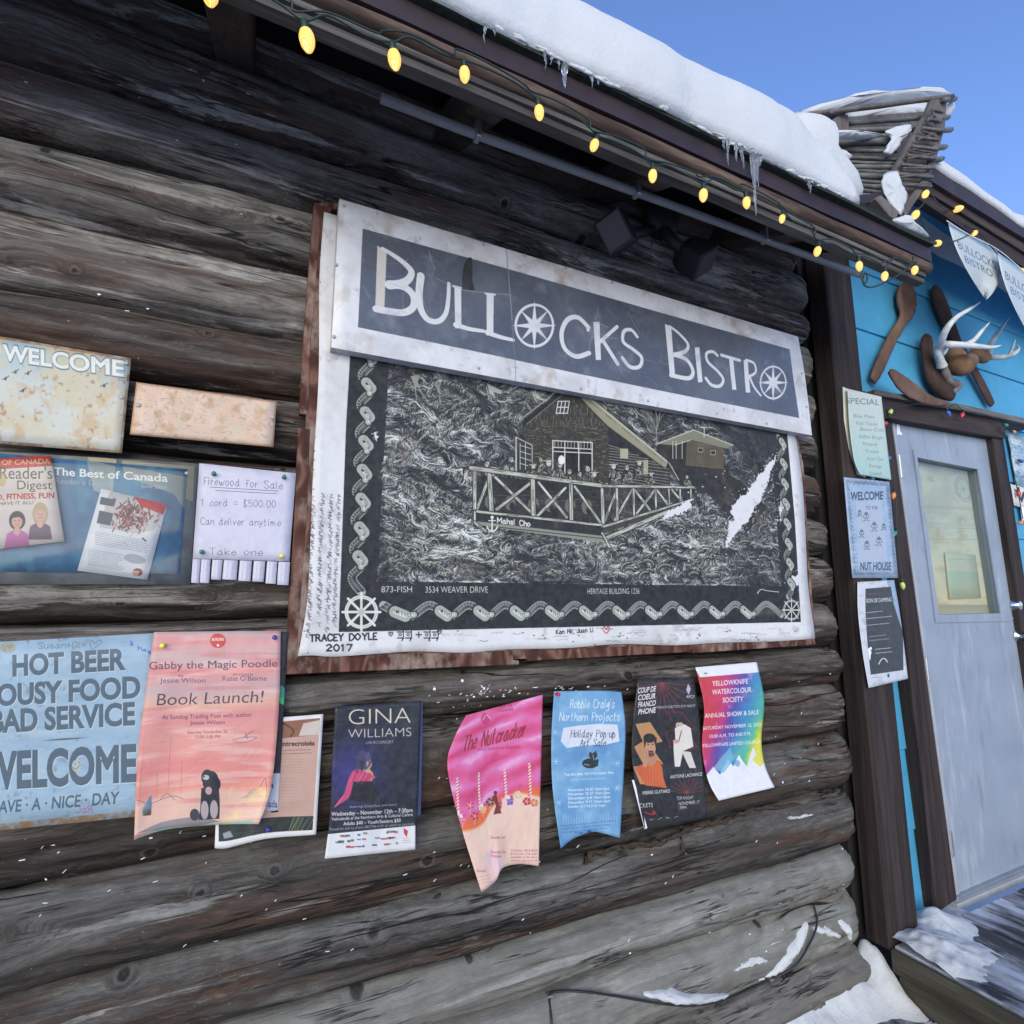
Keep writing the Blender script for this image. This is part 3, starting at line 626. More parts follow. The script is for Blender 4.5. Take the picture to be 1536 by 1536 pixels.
    # pen writing on the white margin
    ink = (24, 24, 34); c.hand("TRACEY DOYLE", 465, 962, 9.5, ink, 1.7, w=100, slope=-.03); c.hand("2017", 490, 976, 9, ink, 1.7, w=38)
    c.hand("Kan Ho, Juan Li", 834, 951, 6, ink, 1.1, w=56, slope=-.06); 
    for hx, hy, s2, cl in ((586, 951, 3, (90, 60, 90)), (659, 948, 3, (50, 50, 80)), (909, 945, 5, (190, 40, 50))):
        c.line([(hx, hy+s2), (hx-s2, hy-s2*.3), (hx-s2*.5, hy-s2), (hx, hy-s2*.3), (hx+s2*.6, hy-s2), (hx+s2, hy-s2*.3), (hx, hy+s2)], 1.3, cl, smooth=True)
    for gx in (600, 612, 640, 652):    # four syllable blocks
        c.line([(gx-4, 948), (gx+4, 948)], 1.3, ink); c.ell(gx, 952, 2.6, 2.2, ink); c.ell(gx, 952, 1.4, 1.1, (226, 229, 238)); c.line([(gx-4, 957), (gx+4, 957), (gx+3, 961)], 1.3, ink); c.line([(gx+5, 945), (gx+5, 958)], 1.2, ink)
    c.line([(624, 952), (632, 952)], 1.3, ink); c.line([(628, 948), (628, 956)], 1.3, ink)
    for _ in range(46): c.scribble(random.uniform(610, 1180), random.uniform(941, 964), random.uniform(10, 28), random.uniform(1.5, 4), random.choice([(120, 122, 140), (150, 150, 160), (90, 90, 110)]), n=random.randint(3, 8), lw=.9, a=random.uniform(.3, .7))
    for col_, x_, y0_, y1_ in [(0, 470, 745, 955), (1, 484, 740, 952), (2, 497, 738, 945), (3, 508, 742, 940)]:
        y = y0_
        while y < y1_:
            l = random.uniform(3, 7)
            xx_ = x_-(y-745)*.035+random.uniform(-2, 2); 
            if random.random() < .82: c.line([(xx_-2.5, y), (xx_+random.uniform(0, 3), y+random.uniform(-1, 2)), (xx_-random.uniform(0, 3), y+l*.6), (xx_+2, y+l)], 1.0, random.choice([(70, 72, 88), (110, 112, 124), (150, 150, 158)]), .75)
            y += l*.8
    for _ in range(26): c.ell(random.uniform(455, 1215), random.choice([random.uniform(936, 968)]), 1.6, 1.0, (80, 50, 40), .8, n=7)
    for _ in range(40):
        t = random.random(); c.rect(506-40*t*0, 0, 0, 0, K) if False else c.ell(483-t*22+random.uniform(-1, 1), 320+t*660, .8, 1.4, (60, 60, 66), .9, n=6)
    c.stain((120, 112, 110), 55, .66, .85, .5, 9)
    return c

# ------------------------------------------------------------------ print: bistro sign face
YS = 1.335
def compass(c, wx, wy, rx, ry, col, lw=5.5, raw=False):
    c.line([(wx+rx*math.cos(t), wy+ry*math.sin(t)) for t in np.linspace(0, 6.283, 49)], lw, col)
    for t in range(8):
        a = t*math.pi/4+math.pi/2; R_ = 1.22 if t % 2 == 0 else 1.05; b = .13
        c.poly([(wx+rx*R_*math.cos(a), wy+ry*R_*math.sin(a)), (wx+rx*b*2*math.cos(a+.5), wy+ry*b*2*math.sin(a+.5)), (wx, wy), (wx+rx*b*2*math.cos(a-.5), wy+ry*b*2*math.sin(a-.5))], col)
def make_sign():
    k = 900; x0, z1 = PY(509, 298, YS)[0]-.005, PY(509, 298, YS)[2]+.004; w, h = int(1.80*k), int(.43*k)
    mp = planemap(YS, x0, z1, k); c = Cv(w, h, (222, 225, 236), mp); c.ws = 1.5
    c.stain((182, 184, 192), 70, .45, .7, .5, 2); c.stain((150, 128, 108), 60, .60, .85, .55, 6); c.stain((110, 110, 118), 22, .66, .85, .4, 7)
    def z1_(pts): return [(420+a/3, 280+b/3) for a, b in pts]
    def z2_(pts): return [(800+a/3.2, 380+b/3.2) for a, b in pts]
    c.poly([(544, 343), (690, 383), (855, 430), (1020, 477), (1184, 524), (1199, 627), (1040, 596), (860, 559), (690, 522), (537, 491)], (74, 80, 96))
    st = Cv(w, h, (0, 0, 0)); pm = st; pm.map = mp; pm.poly([(544, 343), (1184, 524), (1199, 627), (537, 491)], (255, 255, 255)); box = pm.a[..., 0]
    c.stain((104, 112, 126), 130, .42, .8, .55, 12, box); c.stain((56, 62, 80), 80, .5, .8, .5, 13, box)
    wh = (218, 221, 230)
    Z = lambda p, w0, w1=None, z=z1_: c.line(z(p), w0, wh, smooth=len(p) > 2, w1=w1)
    c.poly(z1_([(438, 266), (480, 292), (470, 548), (428, 556)]), (206, 200, 198))
    Z([(462, 280), (515, 312), (565, 350), (592, 385), (575, 420), (535, 438), (492, 442)], 6, 15); Z([(500, 440), (560, 452), (600, 490), (600, 540), (560, 566), (500, 562), (432, 550)], 12, 11)
    Z([(634, 402), (626, 480), (634, 550), (665, 598), (712, 606), (746, 570), (758, 500), (760, 436)], 13, 6)
    c.poly(z1_([(785, 448), (816, 456), (816, 636), (788, 638)]), wh); Z([(790, 622), (850, 640), (916, 650)], 9, 6); Z([(780, 447), (822, 458)], 4)
    c.poly(z1_([(930, 482), (962, 482), (960, 668), (930, 670)]), wh); Z([(932, 656), (990, 676), (1050, 690)], 9, 6); Z([(925, 480), (966, 486)], 4)
    compass(c, 420+1145/3, 280+625/3, 28, 31, wh, 5); 
    Z([(388, 0)], 0) if False else None
    Z([(265, 355), (215, 308), (165, 318), (136, 380), (150, 455), (205, 495), (268, 478)], 9, 9, z2_); c.poly(z2_([(255, 345), (275, 355), (268, 378), (255, 372)]), wh)
    c.poly(z2_([(288, 328), (318, 330), (325, 512), (300, 512)]), wh); Z([(402, 352), (320, 425)], 5, 9, z2_); Z([(332, 415), (405, 530)], 10, 7, z2_)
    Z([(498, 400), (470, 368), (435, 375), (432, 425), (480, 462), (520, 500), (510, 543), (465, 545), (428, 502)], 7, 8, z2_)
    c.poly(z2_([(632, 338), (662, 352), (680, 590), (655, 588)]), wh); Z([(655, 350), (700, 385), (742, 435), (730, 470), (672, 488)], 5, 9, z2_); Z([(675, 486), (735, 510), (766, 565), (745, 600), (660, 585)], 9, 9, z2_)
    c.poly(z2_([(775, 452), (797, 450), (812, 618), (790, 620)]), wh)
    Z([(884, 490), (862, 472), (832, 480), (838, 520), (885, 565), (912, 605), (895, 637), (855, 632), (828, 600)], 6.5, 7.5, z2_)
    Z([(903, 488), (992, 514)], 7, 7, z2_); c.poly(z2_([(940, 502), (960, 506), (975, 655), (955, 655)]), wh)
    c.poly(z2_([(1010, 512), (1030, 515), (1042, 668), (1020, 668)]), wh); Z([(1022, 512), (1060, 528), (1068, 570), (1034, 592)], 6, 6, z2_); Z([(1038, 590), (1060, 640), (1092, 682)], 7, 5, z2_)
    compass(c, 800+1152/3.2, 380+620/3.2, 19, 24, wh, 4.5)
    c.poly(z1_([(845, 320), (862, 318), (866, 350), (866, 420), (877, 467), (818, 462), (822, 380), (832, 345)]), (22, 21, 24))
    c.line(z1_([(818, 462), (860, 470), (1040, 488)]), 1.2, (160, 165, 178), .8); c.line(z1_([(700, 410), (760, 440), (812, 458)]), 1, (160, 165, 178), .7)
    c.line(z1_([(1020, 270), (1026, 400), (1040, 560), (1052, 700), (1062, 870)]), 1.5, (120, 120, 130), .8, smooth=True); c.line(z1_([(1024, 274), (1032, 440), (1046, 600)]), 1.0, (200, 202, 212), .6)
    for _ in range(46):     # frost and scratches on the plastic
        z = random.choice([z1_, z2_]); a = (random.uniform(370, 760), random.uniform(240, 560)) if z is z1_ else (random.uniform(280, 680), random.uniform(230, 620)); d = (random.uniform(-30, 60), random.uniform(30, 110)) if random.random() < .7 else (random.uniform(30, 90), random.uniform(5, 30))
        b = (a[0]+d[0], a[1]+d[1]); m_ = ((a[0]+b[0])/2+random.uniform(-10, 10), (a[1]+b[1])/2+random.uniform(-10, 10))
        c.line(z([a, m_, b]), random.uniform(.7, 1.8), (170, 176, 192), random.uniform(.15, .55), smooth=True)
    c.stain((150, 156, 174), 45, .58, .85, .45, 31, box)
    return c, x0, z1, k

# ------------------------------------------------------------------ prints of the small signs and posters
def hmap(quad, w, h):
    dst = [(0, 0), (w, 0), (w, h), (0, h)]; A = []; b = []
    for (x, y), (u, v) in zip(quad, dst):
        A.append([x, y, 1, 0, 0, 0, -u*x, -u*y]); b.append(u); A.append([0, 0, 0, x, y, 1, -v*x, -v*y]); b.append(v)
    q = np.linalg.solve(np.array(A, float), np.array(b, float))
    return lambda x, y: ((q[0]*x+q[1]*y+q[2])/(q[6]*x+q[7]*y+1), (q[3]*x+q[4]*y+q[5])/(q[6]*x+q[7]*y+1))
ED = {   # wavy sheet edges, as photo px between the corners
 'gabby': dict(left=[(221, 1020), (207, 1130)], right=[(419, 1050), (411, 1150), (402, 1200)], bot=[(250, 1244), (325, 1237)]),
 'nut': dict(left=[(681, 1108), (671, 1150), (689, 1231)], bot=[(743, 1322), (754, 1302), (780, 1296)]),
 'robbie': dict(left=[(827, 1110), (829, 1185)], right=[(938, 1090), (936, 1150)], bot=[(860, 1258), (888, 1248), (905, 1250)], top=[(900, 1036)]),
 'coup': dict(left=[(949, 1090), (949, 1150)], right=[(1050, 1080), (1054, 1150)]),
 'water': dict(left=[(1056, 1060), (1053, 1120), (1062, 1170)], right=[(1146, 1050), (1142, 1110), (1148, 1150)]),
 'gina': dict(left=[(499, 1130), (495, 1220)]),
 'camp': dict(left=[(1287, 920), (1294, 980)], right=[(1348, 910), (1355, 960)]),
 'special': dict(left=[(1274, 640), (1281, 690)]),
 'entre': dict(bot=[(340, 1272), (400, 1258)]),
}
def cmap(key, w, h):
    g = coons(Q[key], 24, 24, **ED[key])
    def f(x, y):
        d = (g[..., 0]-x)**2+(g[..., 1]-y)**2; j, i = np.unravel_index(d.argmin(), d.shape); i0, j0 = min(max(i, 1), 23), min(max(j, 1), 23)
        a = (g[j0, i0+1]-g[j0, i0-1])/2; b = (g[j0+1, i0]-g[j0-1, i0])/2; p = g[j0, i0]; det = a[0]*b[1]-a[1]*b[0]; q0, q1 = x-p[0], y-p[1]
        return ((i0+(q0*b[1]-q1*b[0])/det)/24*w, (j0+(a[0]*q1-a[1]*q0)/det)/24*h)
    return f
def pcv(quad, bg, s=2.4):
    w = int(s*(math.dist(quad[0], quad[1])+math.dist(quad[3], quad[2]))/2); h = int(s*(math.dist(quad[0], quad[3])+math.dist(quad[1], quad[2]))/2)
    key = [k for k in Q if Q[k] is quad][0]; c = Cv(w, h, bg, cmap(key, w, h) if key in ED else hmap(quad, w, h)); c.ws = s*.8; return c
def T(c, t, x, y, h, col, x1=None, **k):       # text from x to x1 (photo px), baseline y
    if x1 is not None: k['w'] = x1-x
    c.text(t, x, y, h, col, **k)
def lines(c, x0, y0, x1, n, dy, col, lw=.5, sl=0.0, a=.7, ragged=.3):
    for i in range(n):
        xe = x1-(x1-x0)*ragged*random.random(); x = x0
        while x < xe:
            l = random.uniform(2, 7); e = min(x+l, xe); c.line([(x, y0+i*dy+sl*(x-x0)), (e, y0+i*dy+sl*(e-x0))], lw, col, a); x = e+1.2

Q = {
 'welcome': [(-14, 503), (197, 538), (183, 680), (-20, 664)],
 'rusty': [(205, 574), (415, 603), (410, 671), (195, 652)],
 'case': [(-30, 676), (298, 696), (285, 877), (-30, 876)],
 'blue': [(-28, 678), (281, 704), (270, 861), (-28, 857)],
 'mag': [(-30, 690), (77, 684), (97, 812), (-22, 826)],
 'leaf': [(152, 733), (251, 757), (221, 870), (116, 856)],
 'wood': [(299, 695), (444, 710), (434, 842), (289, 838)],
 'beer': [(-24, 964), (243, 949), (226, 1222), (-24, 1247)],
 'gabby': [(231, 948), (421, 946), (388, 1236), (201, 1260)],
 'back': [(300, 945), (432, 948), (417, 1218), (340, 1225)],
 'entre': [(330, 1083), (485, 1071), (474, 1252), (322, 1272)],
 'gina': [(503, 1060), (632, 1051), (624, 1274), (487, 1288)],
 'nut': [(699, 1073), (814, 1042), (808, 1299), (722, 1338)],
 'robbie': [(831, 1037), (932, 1038), (930, 1257), (841, 1273)],
 'coup': [(957, 1020), (1041, 1017), (1061, 1225), (967, 1243)],
 'water': [(1043, 1001), (1135, 993), (1162, 1181), (1078, 1201)],
 'special': [(1271, 583), (1322, 595), (1337, 720), (1290, 712)],
 'nuthouse': [(1265, 716), (1333, 723), (1346, 867), (1278, 867)],
 'camp': [(1286, 873), (1341, 870), (1362, 1018), (1303, 1032)],
}
def P_welcome():
    c = pcv(Q['welcome'], (203, 208, 206)); c.grad(0, c.h*.42, (150, 180, 200), (200, 208, 206))
    c.stain((205, 196, 170), 90, .4, .62, .8, 1); c.stain((196, 168, 132), 60, .55, .72, .7, 2); c.stain((150, 104, 70), 22, .66, .8, .6, 3)
    T(c, "WELCOME", 6, 543, 26, (104, 124, 138), 189, bold=.06, slope=.135); T(c, "WELCOME", 7, 542, 24, (226, 230, 228), 188, bold=.03, slope=.135)
    for x, y in ((28, 560), (48, 562), (160, 580), (40, 588), (12, 570)): c.line([(x-5, y+2), (x, y), (x+5, y-3)], 2, (70, 80, 86), .8, smooth=True); c.ell(x, y+1, 2, 3, (80, 88, 90))
    e = np.minimum(np.minimum(*np.meshgrid(np.arange(c.w), np.arange(c.h))), np.minimum(c.w-1-np.arange(c.w)[None, :], c.h-1-np.arange(c.h)[:, None])); c.stain((146, 100, 62), 25, .2, .7, .9, 4, (e < 9).astype(float)); return c
def P_rusty():
    c = pcv(Q['rusty'], (220, 192, 172)); c.stain((232, 208, 196), 50, .45, .7, .7, 6); c.stain((206, 200, 190), 14, .5, .75, .6, 4, ani=(2, 1)); c.stain((186, 146, 108), 46, .52, .75, .6, 15); c.stain((150, 118, 92), 7, .60, .80, .5, 5, ani=(1.6, 1))
    c.text("welcome friends", 232, 612, 7, (236, 222, 210), w=90, slope=.13, a=.28, shear=.2); c.text("bless our home", 224, 630, 8, (236, 222, 210), w=110, slope=.14, a=.28)
    c.line([(206, 575), (414, 604), (409, 670), (196, 651), (206, 575)], 3, (176, 124, 84), .6); c.ell(208, 608, 3.4, 3.4, (60, 46, 40)); c.ell(410, 626, 3, 3, (60, 46, 40)); return c
def P_case():
    c = pcv(Q['case'], (132, 136, 138)); c.stain((100, 102, 106), 60, .4, .7, .7, 3)
    c.poly([(140, 685), (182, 690), (180, 735), (150, 728)], (206, 196, 158), .9); c.poly([(190, 692), (292, 700), (290, 755), (262, 742), (190, 705)], (190, 180, 146), .9); c.poly([(100, 683), (140, 686), (146, 700), (100, 694)], (160, 164, 160), .6); return c  # yellowish shapes: reflections in the plastic cover, painted on the back
def P_blue():
    c = pcv(Q['blue'], (70, 118, 158)); c.stain((44, 92, 134), 90, .4, .7, .9, 2); c.stain((80, 150, 180), 60, .5, .75, .7, 3)
    c.poly([(140, 690), (182, 700), (178, 745), (150, 738)], (196, 192, 168), .65); c.poly([(192, 700), (281, 716), (279, 770), (262, 742), (196, 716)], (176, 172, 150), .75)  # painted reflections of the cover, carried on across the poster
    T(c, "The Best of Canada", 90, 714, 12, (238, 240, 240), 255, bold=.02, slope=.06); T(c, "Reader's Digest", 92, 727, 9, (150, 176, 196), 178, slope=.05); T(c, "June 2005", 218, 733, 6, (180, 196, 206), 254, slope=.07)
    c.rect(-10, 838, 32, 852, (60, 140, 170), .5); return c
def person(c, x, y, s, skin, hair, top, long=False):
    c.poly([(x-1.5*s, y+3.4*s), (x-1.2*s, y+1.6*s), (x-.4*s, y+1.1*s), (x+.4*s, y+1.1*s), (x+1.2*s, y+1.6*s), (x+1.5*s, y+3.4*s)], top)
    c.ell(x, y, s*.95, s*1.15 if not long else s*1.5, hair); c.poly([(x-.25*s, y+.6*s), (x+.25*s, y+.6*s), (x+.4*s, y+1.5*s), (x, y+1.9*s), (x-.4*s, y+1.5*s)], skin); c.ell(x, y+.1*s, s*.62, s*.82, skin)
    c.poly([(x-.65*s, y-.3*s), (x-.3*s, y-.8*s), (x+.5*s, y-.75*s), (x+.68*s, y-.1*s), (x+.2*s, y-.45*s)], hair)
    for d in (-.25, .25): c.ell(x+d*s, y, s*.09, s*.06, (40, 30, 30))
    c.line([(x-.22*s, y+.42*s), (x, y+.5*s), (x+.24*s, y+.4*s)], s*.09, (190, 90, 90), smooth=True); c.line([(x+.02*s, y+.02*s), (x+.06*s, y+.24*s)], s*.05, (150, 100, 80), .6)
def P_mag():
    c = pcv(Q['mag'], (226, 214, 206), 3); c.grad(0, c.h*.12, (206, 70, 52), (206, 70, 52)); T(c, "BEST OF CANADA", -24, 698, 7, (236, 190, 150), 76, bold=.02, slope=-.03)
    T(c, "Reader's", 2, 716, 17, (96, 78, 66), 79, bold=.0); T(c, "Digest", 28, 731, 13, (96, 78, 66), 79); c.ell(4, 716, 8, 11, (200, 164, 80), .5)
    T(c, "FOOD, FITNESS, FUN", -28, 747, 8, (196, 30, 34), 82, bold=.03, slope=-.03); T(c, "CAN HAVE IT ALL!", -22, 755, 5, (40, 36, 40), 52, slope=-.03)
    c.rect(-30, 762, 100, 830, (214, 196, 190), .5); person(c, 62, 768, 12, (224, 176, 156), (196, 168, 130), (110, 84, 106), True); person(c, 28, 778, 13, (220, 168, 146), (52, 36, 38), (206, 104, 172)); return c
def P_leaf():
    c = pcv(Q['leaf'], (226, 228, 234), 3); c.poly([(163, 745), (170, 735), (250, 757), (232, 795), (206, 800), (150, 790)], (200, 194, 192))
    for _ in range(260): x, y = random.gauss(200, 17), random.gauss(772, 11); c.line([(x, y), (x+random.uniform(-6, 6), y+random.uniform(2, 7))], random.uniform(1.2, 3.2), random.choice([(120, 44, 48), (160, 60, 60), (214, 176, 170), (60, 36, 40), (90, 40, 46)]), .9)
    c.poly([(152, 745), (176, 750), (173, 760), (150, 756)], (70, 74, 86)); c.poly([(150, 765), (172, 770), (168, 788), (146, 784)], (70, 74, 86)); c.poly([(200, 742), (252, 755), (245, 772), (215, 760)], (196, 36, 40))
    lines(c, 144, 797, 226, 8, 2.6, (96, 98, 110), .7, .17, .8, .1); lines(c, 133, 823, 190, 9, 2.9, (110, 112, 120), .7, .17, .8, .2); c.ell(204, 838, 16, 7, (178, 180, 186), .9, .2); c.ell(208, 858, 7, 6, (150, 70, 70)); c.ell(205, 860, 5, 4, (210, 170, 160)); return c
def P_wood():
    c = pcv(Q['wood'], (212, 212, 236), 3); ink = (38, 38, 48); c.stain((190, 190, 216), 60, .5, .8, .5, 2)
    c.hand("Firewood for Sale", 307, 727, 11, ink, .75, w=118, slope=.06); c.line([(317, 731), (419, 737)], .8, ink); c.line([(325, 736), (417, 741)], .8, ink)
    c.hand("1 cord = $500.00", 303, 759, 10, ink, .7, w=112, slope=.02); c.hand("Can deliver anytime", 302, 787, 10, ink, .7, w=120, slope=.02); c.hand("Take one", 316, 832, 10, ink, .7, w=80, slope=.02); return c
def P_beer():
    c = pcv(Q['beer'], (158, 188, 214)); c.stain((134, 164, 192), 90, .4, .75, .6, 1, ani=(2, .7)); c.stain((186, 204, 220), 50, .5, .8, .6, 2, ani=(2, .6)); c.stain((110, 126, 134), 26, .66, .82, .5, 3)
    gy = (76, 98, 116)
    def big(t, x, y, h, x1): T(c, t, x+1, y+1, h, (196, 212, 226), x1+1, bold=.045, slope=-.06); T(c, t, x, y, h, gy, x1, bold=.04, slope=-.06)
    big("HOT BEER", 21, 1016, 32, 191); big("LOUSY FOOD", -20, 1063, 32, 212); big("BAD SERVICE", -12, 1103, 33, 204); big("WELCOME", -26, 1186, 52, 206)
    T(c, "HAVE · A · NICE · DAY", -14, 1221, 17, gy, 180, bold=.02, slope=-.08, shear=.1)
    c.poly([(65, 1115), (100, 1111), (138, 1110), (100, 1114)], gy); c.hand("Susan+G!=", 60, 973, 9, (96, 110, 120), 1.0, w=72, slope=-.01); c.line([(141, 975), (138, 965), (142, 961), (146, 966), (151, 960), (155, 964), (142, 975)], 1.0, (90, 106, 118), smooth=True)
    c.hand("3 yurs", 197, 968, 6, (50, 70, 180), 1.3, w=30, slope=.5); c.hand("JaR", 118, 1219, 10, (186, 60, 120), 1.1, w=24); c.ell(118, 1152, 7, 9, (178, 190, 186)); c.line([(112, 1154), (117, 1157), (124, 1150)], 1, (120, 90, 60)); c.ell(116, 1149, 1, 1, gy); c.ell(122, 1147, 1, 1, gy)
    c.ell(14, 972, 13, 9, (170, 164, 140), .7); c.scribble(5, 972, 18, 10, (120, 110, 80), 6, 1, .7)
    hh = np.arange(c.h)[:, None]/c.h*np.ones((1, c.w)); c.stain((166, 124, 84), 18, .25, .6, .9, 8, (hh > .965).astype(float)); return c
def P_gabby():
    c = pcv(Q['gabby'], (226, 160, 156)); bands = [(0, (190, 172, 176)), (.05, (222, 158, 160)), (.13, (206, 178, 180)), (.19, (228, 150, 150)), (.29, (198, 170, 176)), (.37, (226, 176, 158)), (.43, (222, 146, 148)), (.55, (226, 158, 150)), (.66, (224, 140, 138)), (.80, (228, 150, 138)), (.83, (228, 184, 170)), (1, (226, 190, 176))]
    Y = np.arange(c.h)[:, None]/c.h+.035*(fbm(c.h, c.w, 120, 3, (2, 1))-.5)*2; A = np.stack([np.interp(Y, [b[0] for b in bands], [b[1][i] for b in bands]) for i in range(3)], -1)/255
    c.a = A.astype(np.float32); c.stain((236, 206, 200), 80, .56, .7, .5, 5, ani=(3, .35)); c.stain((214, 120, 126), 70, .58, .72, .5, 6, ani=(3, .3))
    c.speckle(90, (250, 240, 236), (.6, 2.4), (.4, .9), (0, c.h*.12, c.w, c.h*.32))
    ink = (84, 64, 96); c.ell(327, 961, 12, 11, (206, 66, 62)); T(c, "BORDERS", 318, 961, 4, (246, 230, 226), 336, bold=.03); c.ell(327, 968, 2, 2, (246, 230, 226))
    T(c, "Gabby the Magic Poodle", 224, 1004, 11.5, ink, 416, bold=.002, slope=-.02); T(c, "by", 268, 1015, 3.5, ink, 276); T(c, "Illustrated by", 350, 1013, 3.5, ink, 380); T(c, "Jessie Wilson", 240, 1024, 7.5, (96, 76, 104), 308); T(c, "Katie O'Beirne", 334, 1021, 7.5, (96, 76, 104), 400)
    T(c, "Book Launch!", 235, 1058, 18, (70, 54, 82), 394, bold=-.004, slope=-.03, shear=.12); T(c, "At Sundog Trading Post with author", 243, 1079, 6.5, ink, 378, slope=-.03); T(c, "Jessie Wilson", 285, 1087, 6, ink, 337, slope=-.02); T(c, "Saturday November 26", 281, 1101, 5, (170, 56, 64), 341, slope=-.03); T(c, "12:00-3:00 PM", 293, 1108, 5, (170, 56, 64), 330, slope=-.02)
    c.line([(350, 1110), (365, 1106), (385, 1106), (370, 1113), (352, 1114)], 1, (110, 90, 110), smooth=True); c.line([(365, 1106), (380, 1096)], 1.2, (110, 90, 110)); c.line([(368, 1100), (372, 1108)], 1.2, (110, 90, 110))
    for x0, y0, x1, y1 in ((257, 1100, 252, 1185), (273, 1140, 271, 1190), (213, 1150, 208, 1208), (236, 1160, 235, 1195)): c.line([(x0, y0), (x1, y1)], 1.1, (176, 124, 120), .8)
    c.line([(206, 1200), (225, 1205), (245, 1198), (262, 1194), (275, 1198)], 1, (120, 90, 96), smooth=True); c.line([(240, 1200), (250, 1190), (262, 1199)], 1, (120, 90, 96), smooth=True)
    c.poly([(205, 1250), (240, 1234), (300, 1224), (330, 1232), (300, 1238), (240, 1245)], (134, 132, 142), .9); c.poly([(203, 1256), (300, 1238), (380, 1230), (380, 1240), (250, 1252), (202, 1262)], (152, 196, 190), .9)
    bk = (34, 34, 48); c.ell(316, 1172, 12, 16, bk, rot=.1); c.ell(303+8, 1166, 9, 12, bk); c.poly([(302, 1182), (328, 1180), (329, 1228), (298, 1230)], bk); c.ell(307, 1215, 6, 14, (176, 164, 170)); c.ell(321, 1214, 6, 14, (176, 164, 170)); c.ell(313, 1186, 5, 6, (190, 160, 168)); c.ell(309, 1166, 5, 4, (190, 180, 186)); c.ell(292, 1222, 7, 9, (50, 50, 62)); c.ell(326, 1176, 5, 9, (26, 26, 38)); c.ell(306, 1165, 1.3, 1.3, bk)
    c.speckle(160, (70, 66, 84), (.4, 1.3), (.5, .9), c.map and (c.w*.42, c.h*.78, c.w*.62, c.h*.96)); c.line([(368, 1196), (378, 1186), (390, 1180), (398, 1168), (400, 1195)], 1, (110, 96, 100), smooth=True); c.poly([(360, 1198), (384, 1185), (396, 1196)], (176, 160, 150), .7); c.stain((246, 222, 150), 60, .45, .7, .6, 9, ((np.arange(c.w)[None, :] > c.w*.7)*(np.arange(c.h)[:, None] > c.h*.8)).astype(float)); return c
def P_back():
    c = pcv(Q['back'], (26, 26, 34)); c.stain((60, 60, 70), 8, .6, .75, .7, 2); c.poly([(330, 1185), (420, 1180), (420, 1216), (330, 1228)], (206, 210, 228)); T(c, "Canada", 389, 1214, 6.5, (60, 66, 120), 416, bold=.01); c.ell(404, 1194, 6, 4, (80, 90, 150)); c.ell(404, 1196, 4, 3, (206, 210, 228)); c.ell(418, 1072, 9, 12, (60, 160, 130)); c.ell(424, 1086, 6, 6, (70, 200, 120)); return c
def P_entre():
    c = pcv(Q['entre'], (232, 232, 238)); c.poly([(332, 1090), (480, 1077), (469, 1245), (328, 1262)], (200, 164, 152)); c.poly([(400, 1085), (480, 1077), (479, 1102), (400, 1110)], (146, 96, 74)); c.poly([(455, 1085), (480, 1080), (479, 1102), (448, 1104)], (206, 196, 190)); c.line([(425, 1085), (440, 1095), (436, 1105)], 3, (90, 50, 36), smooth=True)
    T(c, "Entrecroisés", 419, 1119, 7, (70, 40, 34), 472, bold=.03, slope=-.02); lines(c, 420, 1126, 470, 2, 5, (90, 60, 56), .8, -.04, .9, .1)
    lines(c, 420, 1140, 468, 6, 4, (130, 100, 94), .45, -.04); lines(c, 420, 1168, 466, 7, 4.5, (130, 100, 94), .45, -.04, .7, .6); lines(c, 420, 1204, 464, 5, 3.6, (140, 110, 104), .45, -.04)
    c.poly([(328, 1236), (470, 1224), (469, 1245), (328, 1262)], (28, 38, 34)); 
    for _ in range(16): x = random.uniform(425, 460); c.line([(x, 1246), (x+random.uniform(5, 14), 1226)], .9, random.choice([(150, 160, 120), (80, 100, 70)]), .8)
    c.poly([(334, 1250), (345, 1246), (350, 1255), (336, 1258)], (150, 156, 166)); lines(c, 350, 1250, 392, 3, 3, (130, 136, 146), .6, -.1); c.ell(402, 1243, 3, 3, (40, 90, 190)); return c
